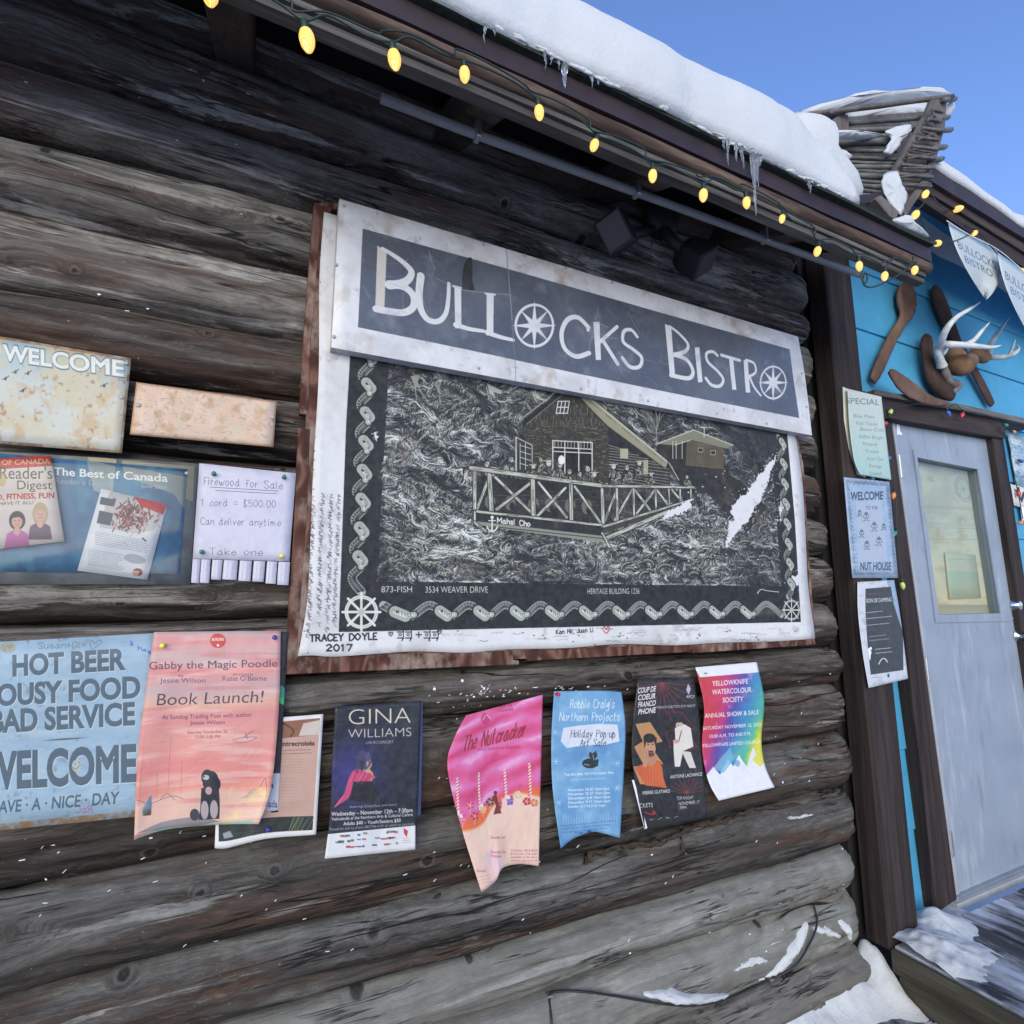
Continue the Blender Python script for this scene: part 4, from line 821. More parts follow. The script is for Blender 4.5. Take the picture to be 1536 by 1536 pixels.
def P_gina():
    c = pcv(Q['gina'], (20, 24, 38)); X = np.arange(c.w)[None, :]/c.w; Y = np.arange(c.h)[:, None]/c.h
    g = np.exp(-((X-.22)**2/.12+(Y-.45)**2/.05)); c.a = (c.a*(1-g[..., None]*.85)+np.array(lin((58, 52, 140)))*g[..., None]*.85).astype(np.float32); g2 = np.exp(-((X-.75)**2/.1+(Y-.12)**2/.04)); c.a += (g2*.06)[..., None].astype(np.float32)
    T(c, "GINA", 523, 1087, 24, (214, 208, 190), 616, bold=-.016, slope=-.03); T(c, "WILLIAMS", 522, 1107, 13.5, (196, 192, 190), 617, bold=-.012, slope=-.03); T(c, "LIVE IN CONCERT", 549, 1116, 4.3, (190, 190, 196), 590, slope=-.03)
    sk = (206, 160, 124); c.poly([(535, 1155), (553, 1152), (560, 1160), (556, 1170), (530, 1172)], sk); c.ell(551, 1144, 6.5, 9, sk); c.ell(545, 1140, 12, 14, (66, 62, 104)); c.ell(541, 1148, 8, 8, (50, 48, 84)); c.ell(553, 1146, 4.5, 7, sk); c.ell(556, 1142, .8, .7, (30, 20, 30)); c.line([(554, 1150), (557, 1150)], .8, (170, 60, 60))
    c.poly([(530, 1155), (536, 1152), (548, 1158), (560, 1162), (558, 1172), (530, 1171), (526, 1190), (522, 1198), (500, 1212), (508, 1200), (518, 1190), (524, 1165)], (206, 70, 120)); c.poly([(531, 1172), (558, 1172), (570, 1190), (560, 1206), (525, 1200)], (12, 12, 20))
    for k in range(26): t = random.uniform(-2.6, .4); c.line([(545+4*math.cos(t), 1138+4*math.sin(t)), (545+12*math.cos(t)+random.uniform(-2, 2), 1140+13*math.sin(t)), (541+10*math.cos(t)+random.uniform(-3, 1), 1150+10*abs(math.sin(t)))], .8, random.choice([(40, 38, 74), (96, 92, 140), (70, 66, 110)]), .9, smooth=True)
    for k in range(14): c.line([(532+k*2, 1157+k*.2), (526+k*1.6, 1172+k*.3)], 1.0, random.choice([(150, 40, 84), (230, 120, 160)]), .7)
    c.line([(524, 1168), (514, 1196), (503, 1210)], 1.2, (236, 130, 170), .8, smooth=True); c.line([(556, 1160), (562, 1166), (556, 1170)], 1.6, (190, 140, 110))
    T(c, "featuring GospelJazz and more!", 524, 1212, 4, (180, 180, 186), 595, slope=-.05, shear=.2); T(c, "Wednesday – November 12th – 7:30pm", 497, 1224, 6.2, (232, 232, 236), 619, bold=.012, slope=-.05)
    T(c, "Yellowknife at the Northern Arts & Cultural Centre", 497, 1231, 4.6, (232, 232, 236), 619, bold=.01, slope=-.06); T(c, "Adults $40 – Youth/Seniors $30", 515, 1238, 5.2, (232, 232, 236), 601, bold=.015, slope=-.06); T(c, "Tickets for sale by phone (867)766-6101 or online at naccnt.ca", 494, 1246, 4, (200, 200, 206), 621, slope=-.07)
    c.poly([(492, 1251), (623, 1238), (623, 1276), (486, 1290)], (222, 226, 236))
    for _ in range(34):
        x = random.uniform(497, 600); y = random.choice([1253, 1262, 1271])-(x-497)*.08+random.uniform(-1, 1); c.rect(x, y, x+random.uniform(3, 9), y+random.uniform(1.5, 4), random.choice([(60, 60, 70), (60, 80, 150), (120, 120, 130), (180, 60, 60), (90, 100, 110)]), .8)
    c.poly([(605, 1242), (612, 1246), (610, 1256), (606, 1250)], (200, 60, 60)); lines(c, 604, 1258, 618, 3, 3, (140, 60, 60), .6, -.05); return c
def P_nut():
    c = pcv(Q['nut'], (222, 90, 150)); X = np.arange(c.w)[None, :]/c.w*np.ones((c.h, 1)); Y = np.arange(c.h)[:, None]/c.h+.08*(X-.5)
    wv = np.sin((Y*26+2.2*fbm(c.h, c.w, 130, 2)*2)*2.1)+.6*np.sin(X*9+Y*20); st = [(-1.6, (206, 60, 120)), (0, (226, 96, 160)), (1.0, (220, 120, 190)), (1.6, (236, 168, 214))]
    c.a = (np.stack([np.interp(wv, [s_[0] for s_ in st], [s_[1][i] for s_ in st]) for i in range(3)], -1)/255).astype(np.float32)
    g = np.clip((Y-.55)/.05, 0, 1)[..., None]; c.a = c.a*(1-g)+np.array(lin((232, 110, 60)))*g; g = np.clip((Y-.605-.03*np.sin(X*7))/.02, 0, 1)[..., None]; c.a = (c.a*(1-g)+np.array(lin((238, 206, 192)))*g).astype(np.float32)
    c.ell(728, 1078, 7, 9, (190, 50, 110), .7); c.line([(724, 1080), (730, 1072), (735, 1078)], 1.2, (240, 200, 220), smooth=True); T(c, "ARTS", 749, 1062, 5, (120, 30, 60), 768, slope=-.1); T(c, "CENTRE", 748, 1068, 4, (120, 30, 60), 770, slope=-.1)
    c.hand("The Nutcracker", 694, 1127, 22, (150, 26, 50), 1.9, w=92, slope=-.25, shear=.2, jit=.05); T(c, "JAZZ HOLIDAY CLASSIC", 716, 1126, 4.2, (150, 30, 60), 780, slope=-.06)
    for x0, y0, y1 in ((686, 1168, 1222), (718, 1160, 1214), (757, 1155, 1196), (794, 1146, 1204)):
        c.line([(x0, y0), (x0+2, y1)], 3.6, (238, 216, 220))
        for i in range(int((y1-y0)/5)): c.line([(x0-1.6, y0+i*5+3), (x0+2.2, y0+i*5)], 1.6, (206, 50, 60))
    for x, y, col in ((705, 1208, (206, 70, 110)), (712, 1224, (196, 40, 60)), (765, 1200, (120, 90, 190)), (777, 1192, (222, 190, 150)), (790, 1202, (190, 40, 50)), (735, 1203, (110, 40, 40)), (801, 1204, (206, 120, 60)), (694, 1228, (222, 110, 150)), (748, 1206, (190, 60, 80)), (725, 1212, (230, 170, 120))):
        k = random.random()
        if k < .5: c.poly([(x-5, y-2), (x+5, y-3), (x+4, y+7), (x-4, y+8)], col); c.line([(x-4, y+2), (x+4, y+1)], 1, (240, 226, 220), .8); c.ell(x-2, y-4, 3, 3, (240, 220, 226)); c.ell(x+2, y-5, 2.6, 2.6, (206, 90, 120))
        else:
            c.ell(x, y, 6, 6, col)
            for t in range(5): c.line([(x, y), (x+5.5*math.cos(t*1.26), y+5.5*math.sin(t*1.26))], 1.1, (240, 226, 226), .8)
        c.line([(x, y+6), (x, y+13)], .9, (236, 220, 220), .8)
    c.poly([(738, 1196), (744, 1190), (748, 1204), (752, 1220), (740, 1222), (744, 1208)], (120, 44, 40)); c.ell(743, 1189, 2.6, 3, (90, 40, 30)); c.speckle(60, (250, 232, 236), (.3, 1.0), (.4, .9))
    c.stain((216, 190, 226), 60, .45, .7, .6, 8, ((np.arange(c.h)[:, None] > c.h*.66)*(np.arange(c.w)[None, :] < c.w*.45)).astype(float))
    for t, x, y, x1 in (("December 2nd", 736, 1258, 757), ("December 3rd", 736, 1280, 758), ("Matinee", 736, 1286, 752)): T(c, t, x, y, 4.4, (176, 40, 80), x1)
    for i, t in enumerate(("Tickets: $25/$35", "$15 for kids 12 & under", "available at the door", "www.naccnt.ca")): T(c, t, 766, 1277+i*5, 3.2, (176, 70, 100), 806)
    T(c, "Recital", 715, 1308, 4, (176, 60, 96), 728); lines(c, 716, 1316, 742, 3, 5, (190, 90, 120), .6, -.2); return c
def P_robbie():
    c = pcv(Q['robbie'], (112, 168, 218)); c.stain((84, 138, 196), 110, .4, .7, .7, 1); c.stain((150, 196, 232), 60, .5, .75, .6, 2); c.speckle(160, (230, 242, 252), (.5, 2), (.5, .95), (0, 0, c.w, c.h*.2)); c.speckle(40, (230, 242, 252), (.5, 1.5), (.3, .8))
    for x, y in ((833, 1098), (834, 1142), (926, 1145), (925, 1182), (838, 1204)):
        for k in range(3): a = k*math.pi/3; c.line([(x-5*math.cos(a), y-5*math.sin(a)), (x+5*math.cos(a), y+5*math.sin(a))], 1, (206, 226, 244), .7)
    w_ = (236, 244, 252); c.hand("Robbie Craig's", 855, 1062, 13, w_, 1.0, w=66, slope=-.0, shear=.12); c.hand("Northern Projects", 839, 1081, 12, w_, 1.0, w=90, shear=.12)
    c.stain((214, 226, 246), 20, .0, .1, .95, 3, None) if False else c.poly([(845, 1092), (926, 1087), (929, 1112), (905, 1118), (850, 1122), (841, 1112)], (214, 224, 244)); dk = (44, 50, 66)
    c.hand("Holiday Pop-up", 856, 1106, 11, dk, .9, w=66, slope=-.0, shear=.12); c.hand("Art Sale", 870, 1119, 10, dk, .9, w=38, shear=.12)
    fx = (24, 38, 44); c.ell(885, 1145, 12, 7.5, fx); c.poly([(884, 1127), (889, 1130), (894, 1126), (896, 1134), (890, 1142), (883, 1134)], fx); c.line([(896, 1140), (895, 1148)], 4, fx); c.line([(884, 1148), (876, 1146)], 1.2, (150, 190, 220)); c.line([(889, 1132), (891, 1140)], 1, (150, 190, 220))
    T(c, "The Art Den 5013 Forrester Ave", 846, 1164, 4, w_, 920, bold=.01, slope=-.05); T(c, "(side back entrance)", 856, 1171, 3.4, (190, 216, 238), 908, slope=-.05)
    for i, t in enumerate(("November 18-20 10am-5pm", "November 25-27 10am-5pm", "December 2-4 10am-5pm", "December 9-11 10am-5pm", "December 16,17,18 & 21-24 10-6pm")): T(c, t, 852, 1187+i*6.2, 4, w_, 908+random.randint(-2, 10), bold=.01, slope=-.04)
    for x in range(845, 928, 4): c.line([(x, 1236), (x, 1236-random.uniform(6, 18))], 2.2, (150, 186, 222), .5)
    for i, t in enumerate(("Featuring an extensive variety of Northern", "artwork, prints, originals, stickers, books,", "calendars, ornaments and more")): T(c, t, 842, 1240+i*5, 3.2, (60, 100, 160), 922-i*6, slope=-.1)
    c.hand("from", 862, 1251, 5, (40, 70, 130), .7, w=12); c.ell(884, 1248, 3, 3, (40, 80, 170)); c.ell(834, 1041, 2.6, 2, (176, 40, 60)); return c
def P_coup():
    c = pcv(Q['coup'], (28, 29, 35)); rd = (150, 46, 50)
    for t in np.linspace(.1, 3.0, 12): c.line([(993, 1024), (993+46*math.cos(t), 1024+46*math.sin(t)*1.1)], 1.3, rd, .85); 
    for t in np.linspace(3.3, 6.1, 10): c.line([(1030, 1190), (1030+26*math.cos(t), 1190+24*math.sin(t))], 1.1, rd, .8)
    w_ = (234, 234, 238)
    for i, t in enumerate(("COUP DE", "COEUR", "FRANCO", "PHONE")): T(c, t, 956+i*.3, 1040+i*10.6, 8, w_, 983, bold=.03, slope=-.12, shear=.15)
    T(c, "FRENCH ELECTRO-POP NIGHT", 985, 1063, 3.8, (206, 206, 212), 1043, slope=-.05, bold=.01); c.poly([(1032, 1025), (1036, 1033), (1033, 1042), (1029, 1035)], (190, 180, 226)); T(c, "AFCY", 1029, 1047, 4.4, w_, 1042, bold=.01)
    tan = (196, 146, 98); c.poly([(953, 1086), (975, 1083), (994, 1112), (975, 1117), (995, 1146), (973, 1148), (1000, 1180), (960, 1176), (950, 1150), (966, 1148), (951, 1120), (964, 1112)], tan); c.poly([(964, 1146), (975, 1138), (994, 1143), (990, 1150), (1000, 1182), (968, 1178), (952, 1152)], (206, 96, 50))
    sk = (206, 156, 126); c.poly([(962, 1166), (964, 1146), (972, 1140), (984, 1142), (993, 1150), (996, 1176), (968, 1178)], (214, 104, 52)); c.stain((176, 70, 36), 9, .5, .7, .0, 2)
    c.ell(975, 1121, 8.5, 14, sk); c.poly([(970, 1130), (982, 1130), (984, 1144), (976, 1150), (969, 1144)], (190, 138, 108)); c.ell(974, 1107, 9.2, 7, (34, 26, 26)); c.poly([(965, 1108), (967, 1124), (969, 1112), (981, 1111), (984, 1124), (985, 1106)], (34, 26, 26))
    c.ell(976, 1131, 5.5, 4.2, (70, 46, 38), .75); c.line([(972, 1126.5), (980, 1126.5)], 1.4, (44, 30, 28)); c.line([(973, 1129), (979, 1129)], 1.1, (176, 96, 90))
    for d in (-3.4, 3.4): c.ell(975.5+d, 1117, 1.4, .9, (36, 26, 24)); c.line([(973.6+d, 1114.4), (977.6+d, 1114)], .9, (40, 30, 28))
    c.line([(976, 1117), (977, 1122.5)], .8, (160, 110, 88)); c.poly([(964, 1142), (968, 1124), (972, 1122), (973, 1136), (970, 1150), (965, 1152)], (198, 148, 118)); c.line([(969, 1126), (970, 1138)], .6, (150, 104, 84))
    for k in range(6): c.line([(966+k*5, 1150+k), (970+k*4, 1176)], .8, (170, 74, 36), .8)
    c.line([(1002, 1068), (1022, 1068), (1042, 1092), (1028, 1096), (1046, 1120), (1024, 1130), (1044, 1156)], 1.2, rd, .9); c.line([(1002, 1068), (1014, 1094), (998, 1098), (1006, 1122)], 1.2, rd, .9)
    c.ell(1018, 1084, 10, 9, (30, 26, 30)); c.ell(1019, 1088, 5.5, 6.5, (214, 184, 168)); c.line([(1014, 1083), (1024, 1082)], 3, (30, 26, 30)); c.ell(1017, 1088, .9, .7, (40, 30, 30)); c.ell(1022, 1088, .9, .7, (40, 30, 30)); c.line([(1018, 1092), (1021, 1092)], .8, (170, 90, 90));  c.poly([(1012, 1092), (1026, 1086), (1036, 1092), (1040, 1120), (1026, 1126), (1014, 1128)], (226, 222, 220)); c.poly([(1010, 1112), (1028, 1112), (1020, 1150), (1012, 1150)], (226, 222, 220)); c.poly([(1022, 1126), (1036, 1128), (1044, 1152), (1034, 1152)], (214, 210, 210)); c.line([(1022, 1096), (1018, 1112)], 1.2, (30, 30, 36)); c.ell(1014, 1112, 5, 3, (206, 160, 140))
    T(c, "ANTOINE LACHANCE", 1005, 1168, 5.2, w_, 1053, bold=.012, slope=-.1); T(c, "PIERRE GUITARD", 964, 1192, 5.2, w_, 1005, bold=.012, slope=-.08); T(c, "TOP KNIGHT", 1015, 1200, 5, w_, 1040, slope=-.06); T(c, "NOVEMBER 17", 1018, 1208, 5, w_, 1049, slope=-.1); T(c, "7PM", 1019, 1214, 4.6, w_, 1029, slope=-.06)
    T(c, "TICKETS", 953, 1212, 6.5, w_, 979, slope=-.06); c.line([(966, 1218), (975, 1221), (981, 1219)], 2, (190, 30, 40), smooth=True); c.poly([(979, 1215), (985, 1219), (979, 1223)], (190, 30, 40))
    for i in range(4): c.scribble(975+i*12, 1229-i*1.2, 6, 2.5, w_, 3, .8, .8)
    return c
def P_water():
    c = pcv(Q['water'], (206, 60, 120)); X = np.arange(c.w)[None, :]/c.w; Y = np.arange(c.h)[:, None]/c.h; t = X*.75+Y*.55+.25*(fbm(c.h, c.w, 60, 4)-.5)
    st = [(.0, (196, 52, 60)), (.28, (206, 56, 86)), (.42, (190, 50, 130)), (.58, (90, 70, 170)), (.75, (60, 140, 200)), (.92, (80, 190, 170)), (1.0, (214, 220, 60)), (1.15, (230, 226, 90))]
    c.a = (np.stack([np.interp(t, [s_[0] for s_ in st], [s_[1][i] for s_ in st]) for i in range(3)], -1)/255).astype(np.float32); c.stain((240, 170, 200), 30, .62, .8, .4, 8)
    wt = (232, 236, 248); c.poly([(1040, 998), (1140, 990), (1142, 1008), (1050, 1016)], wt); c.poly([(1052, 1172), (1070, 1150), (1080, 1162), (1092, 1138), (1100, 1150), (1108, 1132), (1120, 1150), (1130, 1120), (1142, 1146), (1150, 1140), (1165, 1185), (1078, 1206)], wt)
    c.poly([(1070, 1152), (1096, 1120), (1100, 1140), (1085, 1160)], (120, 190, 226), .8); c.ell(1106, 1145, 4, 5, (90, 150, 210), .7); c.poly([(1128, 1140), (1150, 1112), (1152, 1140), (1140, 1150)], (222, 222, 80), .85)
    for t_, x, y, x1, h in (("YELLOWKNIFE", 1068, 1029, 1122, 7.6), ("WATERCOLOUR", 1068, 1042, 1127, 7.6), ("SOCIETY", 1084, 1054, 1115, 7.6), ("ANNUAL SHOW & SALE", 1057, 1077, 1138, 6.8), ("SATURDAY NOVEMBER 12, 2022", 1054, 1095, 1142, 5), ("10:00 A.M. TO 4:00 P.M.", 1064, 1107, 1126, 5), ("YELLOWKNIFE UNITED CHURCH", 1053, 1121, 1141, 5)): T(c, t_, x, y, h, (240, 240, 248), x1, slope=-.07, bold=.012)
    c.rect(1056, 1009, 1061, 1011, (120, 120, 130)); return c
def P_special():
    c = pcv(Q['special'], (196, 214, 212), 3); c.grad(0, c.h, (206, 216, 216), (168, 206, 206)); ink = (96, 116, 130)
    T(c, "SPECIAL", 1269, 605, 9, ink, 1319, slope=.06)
    for i, (t, x, x1) in enumerate((("Blue Plate", 1280, 1312), ("Fish Tacos", 1284, 1316), ("Bison Chili", 1290, 1325), ("Buffalo Burger", 1289, 1325), ("Pickerel", 1294, 1315), ("Trout", 1297, 1318), ("Arctic Char", 1300, 1326), ("Soup", 1303, 1322), ("Salad", 1304, 1322))): T(c, t, x, 626+i*11-(i > 1)*2, 5, ink, x1, slope=.05, a=.75)
    return c
def P_nuthouse():
    c = pcv(Q['nuthouse'], (150, 178, 214), 3); c.line([(1270, 722), (1330, 728), (1342, 860), (1281, 861), (1270, 722)], 5, (110, 132, 160), .8); c.stain((176, 196, 226), 30, .4, .7, .7, 2); ink = (52, 70, 92)
    c.poly([(1283, 752), (1322, 754), (1331, 842), (1288, 844)], (178, 190, 216), .8)
    for i in range(20): c.scribble(1269+i*.65, 735+i*6, 6, 3, ink, 3, .9, .5); c.scribble(1328+i*.55, 735+i*6, 6, 3, ink, 3, .9, .5)
    for x in range(1274, 1330, 7): c.line([(x, 727), (x+3, 722), (x+6, 728)], 1, ink, .6, smooth=True)
    T(c, "WELCOME", 1275, 750, 12, ink, 1324, slope=-.02, bold=.03); T(c, "NUT HOUSE", 1290, 855, 12, ink, 1336, slope=-.0, bold=.02); T(c, "TO THE", 1298, 764, 5, ink, 1316)
    for x, y, s_ in ((1299, 775, 7), (1311, 790, 7), (1292, 800, 6), (1318, 812, 7), (1300, 818, 7), (1289, 770, 5), (1325, 790, 5)):
        c.line([(x, y-s_), (x-s_*.6, y), (x, y+s_*.3), (x+s_*.6, y), (x, y-s_)], 1, ink, .8, smooth=True); c.ell(x, y-s_*.6, s_*.35, s_*.4, ink, .6); c.line([(x, y), (x-s_*.5, y+s_)], 1, ink, .7); c.line([(x, y), (x+s_*.5, y+s_)], 1, ink, .7); c.scribble(x-s_, y+s_*.8, s_*2, 3, ink, 4, .8, .5)
    return c
def P_camp():
    c = pcv(Q['camp'], (206, 214, 232), 3); c.poly([(1330, 872), (1341, 870), (1352, 950), (1345, 948), (1338, 905)], (150, 180, 216)); c.poly([(1298, 883), (1336, 880), (1340, 905), (1354, 948), (1355, 1005), (1306, 1012)], (52, 58, 68)); c.stain((80, 86, 96), 30, .55, .8, .25, 4); w_ = (206, 210, 218)
    T(c, "SION DE CAMPING", 1299, 904, 6, w_, 1337, slope=-.05, bold=.02); T(c, "Samedi le 26", 1301, 892, 3, (150, 90, 90), 1320)
    lines(c, 1300, 919, 1330, 1, 5, w_, 1.4, -.1); lines(c, 1300, 928, 1340, 1, 5, w_, 1.6, -.1); lines(c, 1300, 938, 1336, 1, 5, w_, 1.4, -.1); lines(c, 1304, 955, 1337, 2, 6, (150, 156, 170), 1.8, -.1); lines(c, 1313, 974, 1338, 2, 6, w_, 1.2, -.1, .9, .1)
    c.line([(1318, 996), (1322, 989), (1327, 988), (1331, 993)], 2, w_, smooth=True); c.rect(1331, 1011, 1334, 1016, (60, 70, 120)); lines(c, 1308, 1016, 1328, 1, 4, (150, 156, 180), 1.6); return c
PR = {}
def pr(name, **k):
    if name not in PR: PR[name] = mat_print(name+"_print", globals()["P_"+name]().image(name), **k)
    return PR[name]

# ------------------------------------------------------------------ shared materials
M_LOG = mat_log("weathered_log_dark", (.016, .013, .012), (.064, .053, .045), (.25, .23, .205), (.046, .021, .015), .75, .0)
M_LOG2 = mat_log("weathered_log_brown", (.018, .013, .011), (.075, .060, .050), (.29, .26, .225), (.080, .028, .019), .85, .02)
M_LOGU = mat_log("weathered_log_upper_lightened", (.022, .017, .014), (.125, .108, .092), (.40, .375, .335), (.085, .034, .024), .75, .085, pale=.545)  # colour lifted to make up for the dim light under the eave
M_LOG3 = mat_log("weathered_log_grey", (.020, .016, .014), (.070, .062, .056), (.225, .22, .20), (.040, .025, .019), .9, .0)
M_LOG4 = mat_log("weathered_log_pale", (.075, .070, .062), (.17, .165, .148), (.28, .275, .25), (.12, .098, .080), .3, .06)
M_DARK = mat_plain("shadowed_timber", (.012, .010, .010), .9, bumpd=.004)
M_TRIM = mat_wood("brown_stained_trim", [(.28, (.009, .006, .006)), (.5, (.029, .020, .018)), (.72, (.062, .047, .043)), ], (1.3, 26, 26), 'Z')
M_TRIMX = mat_wood("brown_stained_header", [(.25, (.011, .008, .008)), (.5, (.034, .023, .022)), (.8, (.085, .064, .058))], (1.0, 22, 22), 'X')
M_FASC = mat_wood("weathered_fascia_pole", [(.28, (.012, .008, .007)), (.46, (.060, .036, .027)), (.60, (.135, .090, .068)), (.8, (.27, .21, .17))], (2.6, 24, 24), 'X', .004)
M_GREYB = mat_wood("grey_eave_board", [(.28, (.018, .017, .016)), (.5, (.085, .076, .068)), (.8, (.23, .22, .21))], (1.4, 24, 40), 'X')
M_DRIP = mat_plain("dark_drip_edge", (.030, .018, .020), .5, var=.3, bumpd=.002)
M_SOFF = mat_wood("shade_dark_roof_board", [(.2, (.006, .006, .007)), (.8, (.020, .017, .016))], (1, 14, 14), 'X')  # near-black colour stands in for the unlit underside of the eave
M_RAFT = mat_wood("rafter_wood", [(.2, (.020, .015, .012)), (.5, (.070, .050, .038)), (.8, (.13, .10, .08))], (1, 14, 14), 'Y')
M_BLUE = mat_plain("blue_siding_paint", (.060, .285, .470), .55, var=.07, vs=14, bumpd=.0015)
M_DOOR = None
M_PLY = mat_ply("red_plywood")
M_SNOW = mat_snow("snow")
M_WHITE = mat_plain("white_sheet", (.72, .74, .79), .5, var=.05)
M_METAL = mat_plain("galvanised", (.45, .46, .48), .4, metal=.8, var=.1)
M_CHROME = mat_plain("polished_steel", (.62, .64, .66), .12, metal=1, var=.03)
M_BLACKP = mat_plain("black_plastic", (.018, .019, .022), .4)
M_GREENC = mat_plain("green_wire", (.012, .030, .026), .5)
M_PIN = {k: mat_plain("pin_"+k, v, .3, var=.02) for k, v in dict(green=(.03, .16, .10), yellow=(.75, .68, .08), blue=(.04, .04, .25), red=(.5, .03, .04), steel=(.35, .35, .36)).items()}

# ------------------------------------------------------------------ log cabin wall
cabin = thing("log_cabin", "old log building wall of weathered round logs covered with signs and posters", "log cabin")
# joint heights at the left and right end of the visible wall
JL = [-.12, .055, .20, .335, .475, .655, .92, 1.03, 1.165, 1.36, 1.55, 1.715, 1.875, 2.065, 2.24, 2.415, 2.62, 2.80]
JR = [-.16, -.04, .175, .309, .505, .711, .886, 1.03, 1.196, 1.385, 1.544, 1.718, 1.915, 2.081, 2.293, 2.421, 2.60, 2.78]
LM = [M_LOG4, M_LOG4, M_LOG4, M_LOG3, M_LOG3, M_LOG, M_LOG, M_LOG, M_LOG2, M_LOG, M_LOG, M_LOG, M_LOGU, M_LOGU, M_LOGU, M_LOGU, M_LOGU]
ENDX = [2.13, 2.10, 2.09, 2.125, 2.135, 2.13, 2.13, 2.125, 2.12, 2.11, 2.09, 2.105, 2.11, 2.11, 2.12, 2.115, 2.08]
KNOTS = [PY(px, py, 1.40) for px, py in [(1060, 1376), (1088, 1345), (907, 1438), (711, 1450), (1191, 1311), (1257, 1336), (63, 217), (110, 400), (312, 500), (413, 400), (425, 700), (652, 1134), (640, 1290), (412, 1307), (92, 1335), (300, 1180+160), (560, 1400), (220, 1290), (420, 330), (250, 150), (150, 60), (760, 300), (880, 350), (1180, 420), (700, 1010), (940, 1012), (180, 905), (1240, 1120), (1285, 1240), (540, 1500), (180, 1480), (1150, 1395), (330, 60), (500, 250)]]
def waver(x, j):
    return .0085*mnoise.noise(Vector((x*.8, j*3.3, 2)))+.0045*mnoise.noise(Vector((x*2.6, j*3.3, 5)))
def make_log(i):
    zl0, zl1, zr0, zr1 = JL[i], JL[i+1], JR[i], JR[i+1]
    x1 = ENDX[i]-.018; xs = list(np.linspace(-4.2, -.8, 18)[:-1])+list(np.arange(-.8, x1-.10, .0105))+[x1-.10+.10*math.sin(t) for t in np.linspace(0, math.pi/2, 9)]
    n = 60; v = []; kn = []; sd = i*13.7
    for x in xs:
        t = (min(max(x, -2.0), 2.2)+.6)/2.7; z0 = zl0+(zr0-zl0)*t+waver(x, i); z1 = zl1+(zr1-zl1)*t+waver(x, i+1); zc = (z0+z1)/2; hh = (z1-z0)/2-.0005
        e = max(0, (x-(x1-.10))/.10); es = math.sqrt(max(0, 1-e*e))*.55+.45 if e > 0 else 1
        if e >= .999: es = .40
        wav = mnoise.noise(Vector((x*.9, sd, 0)))*.016
        dep = .092+.014*mnoise.noise(Vector((x*.6, sd+5, 1)))
        for k in range(n):
            a = 2*math.pi*k/n; ca, sa = math.cos(a), math.sin(a)
            yy = -(abs(ca)**.9)*math.copysign(1, ca); zz = (abs(sa)**.97)*math.copysign(1, sa)
            p = Vector((x, sd+ca*.5, sa*.5))
            d = .011*mnoise.noise(Vector((x*2.2, sd+sa*2.4, ca*2)))+.0065*mnoise.noise(Vector((x*4.5, sd+sa*7, 3)))+.0035*mnoise.noise(Vector((x*8, sd+sa*22, 7)))
            r2 = abs(mnoise.noise(Vector((x*1.1, sd+sa*4.5, 11))))           # drying splits run along the grain
            if r2 < .035: d -= .011*(1-r2/.035)
            Y_, Z_ = 1.487+yy*(dep+d)*es+wav, zc+zz*(hh+d*.55)*(es*.35+.65); kk = 0.0
            if yy < 0:
                for q in KNOTS:
                    if abs(q[0]-x) < .12 and abs(q[2]-Z_) < .06:
                        rk_ = .007+.011*((q[0]*37.7) % 1.0); e2 = math.hypot((q[0]-x)/1.35, q[2]-Z_)*(1+.25*mnoise.noise(Vector((x*40, Z_*40, 1)))); kk = max(kk, math.exp(-(e2/rk_)**2)*(.72+.28*((q[2]*51.3) % 1.0)))
                Y_ -= .006*kk-.006*max(0, (kk-.75)/.25)
            kn.append(kk); v.append((x, Y_, Z_))
    m = len(xs); f = [(a*n+k, (a+1)*n+k, (a+1)*n+(k+1) % n, a*n+(k+1) % n) for a in range(m-1) for k in range(n)]
    f += [tuple(range(n)), tuple(range(m*n-1, (m-1)*n-1, -1))]
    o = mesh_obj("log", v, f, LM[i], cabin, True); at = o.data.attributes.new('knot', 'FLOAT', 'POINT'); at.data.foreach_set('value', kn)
    return o
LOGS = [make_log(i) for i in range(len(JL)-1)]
G().box((-4.2, 1.50, -.25), (2.10, 1.60, 3.0)).obj("wall_core", M_DARK, cabin)
# moss and oakum squeezed out of some joints
M_OAK = mat_plain("oakum_chinking", (.045, .030, .022), .95, var=.6, vs=60, bumpd=.008)
def oakum(pts, y, r):
    P = [PY(px, py, y) for px, py in pts]; P = catmull(P, 7); rr = [r*(.5+.9*random.random())*(.35 if k in (0, len(P)-1) else 1) for k in range(len(P))]
    return G().tube([Vector(p)+Vector((0, random.uniform(-.004, .004), random.uniform(-.006, .006))) for p in P], rr, 9, wob=1.1).obj("chinking", M_OAK, cabin, True)
oakum([(990, 1262), (1010, 1255), (1040, 1240), (1080, 1232), (1130, 1215), (1200, 1206)], 1.432, .008)
oakum([(1022, 1256), (1026, 1290), (1024, 1320)], 1.402, .005); oakum([(876, 1300), (890, 1280), (950, 1268), (1000, 1262)], 1.43, .007)
oakum([(560, 1385), (620, 1362), (690, 1340)], 1.445, .010); oakum([(300, 1452), (340, 1440), (400, 1425)], 1.45, .011)
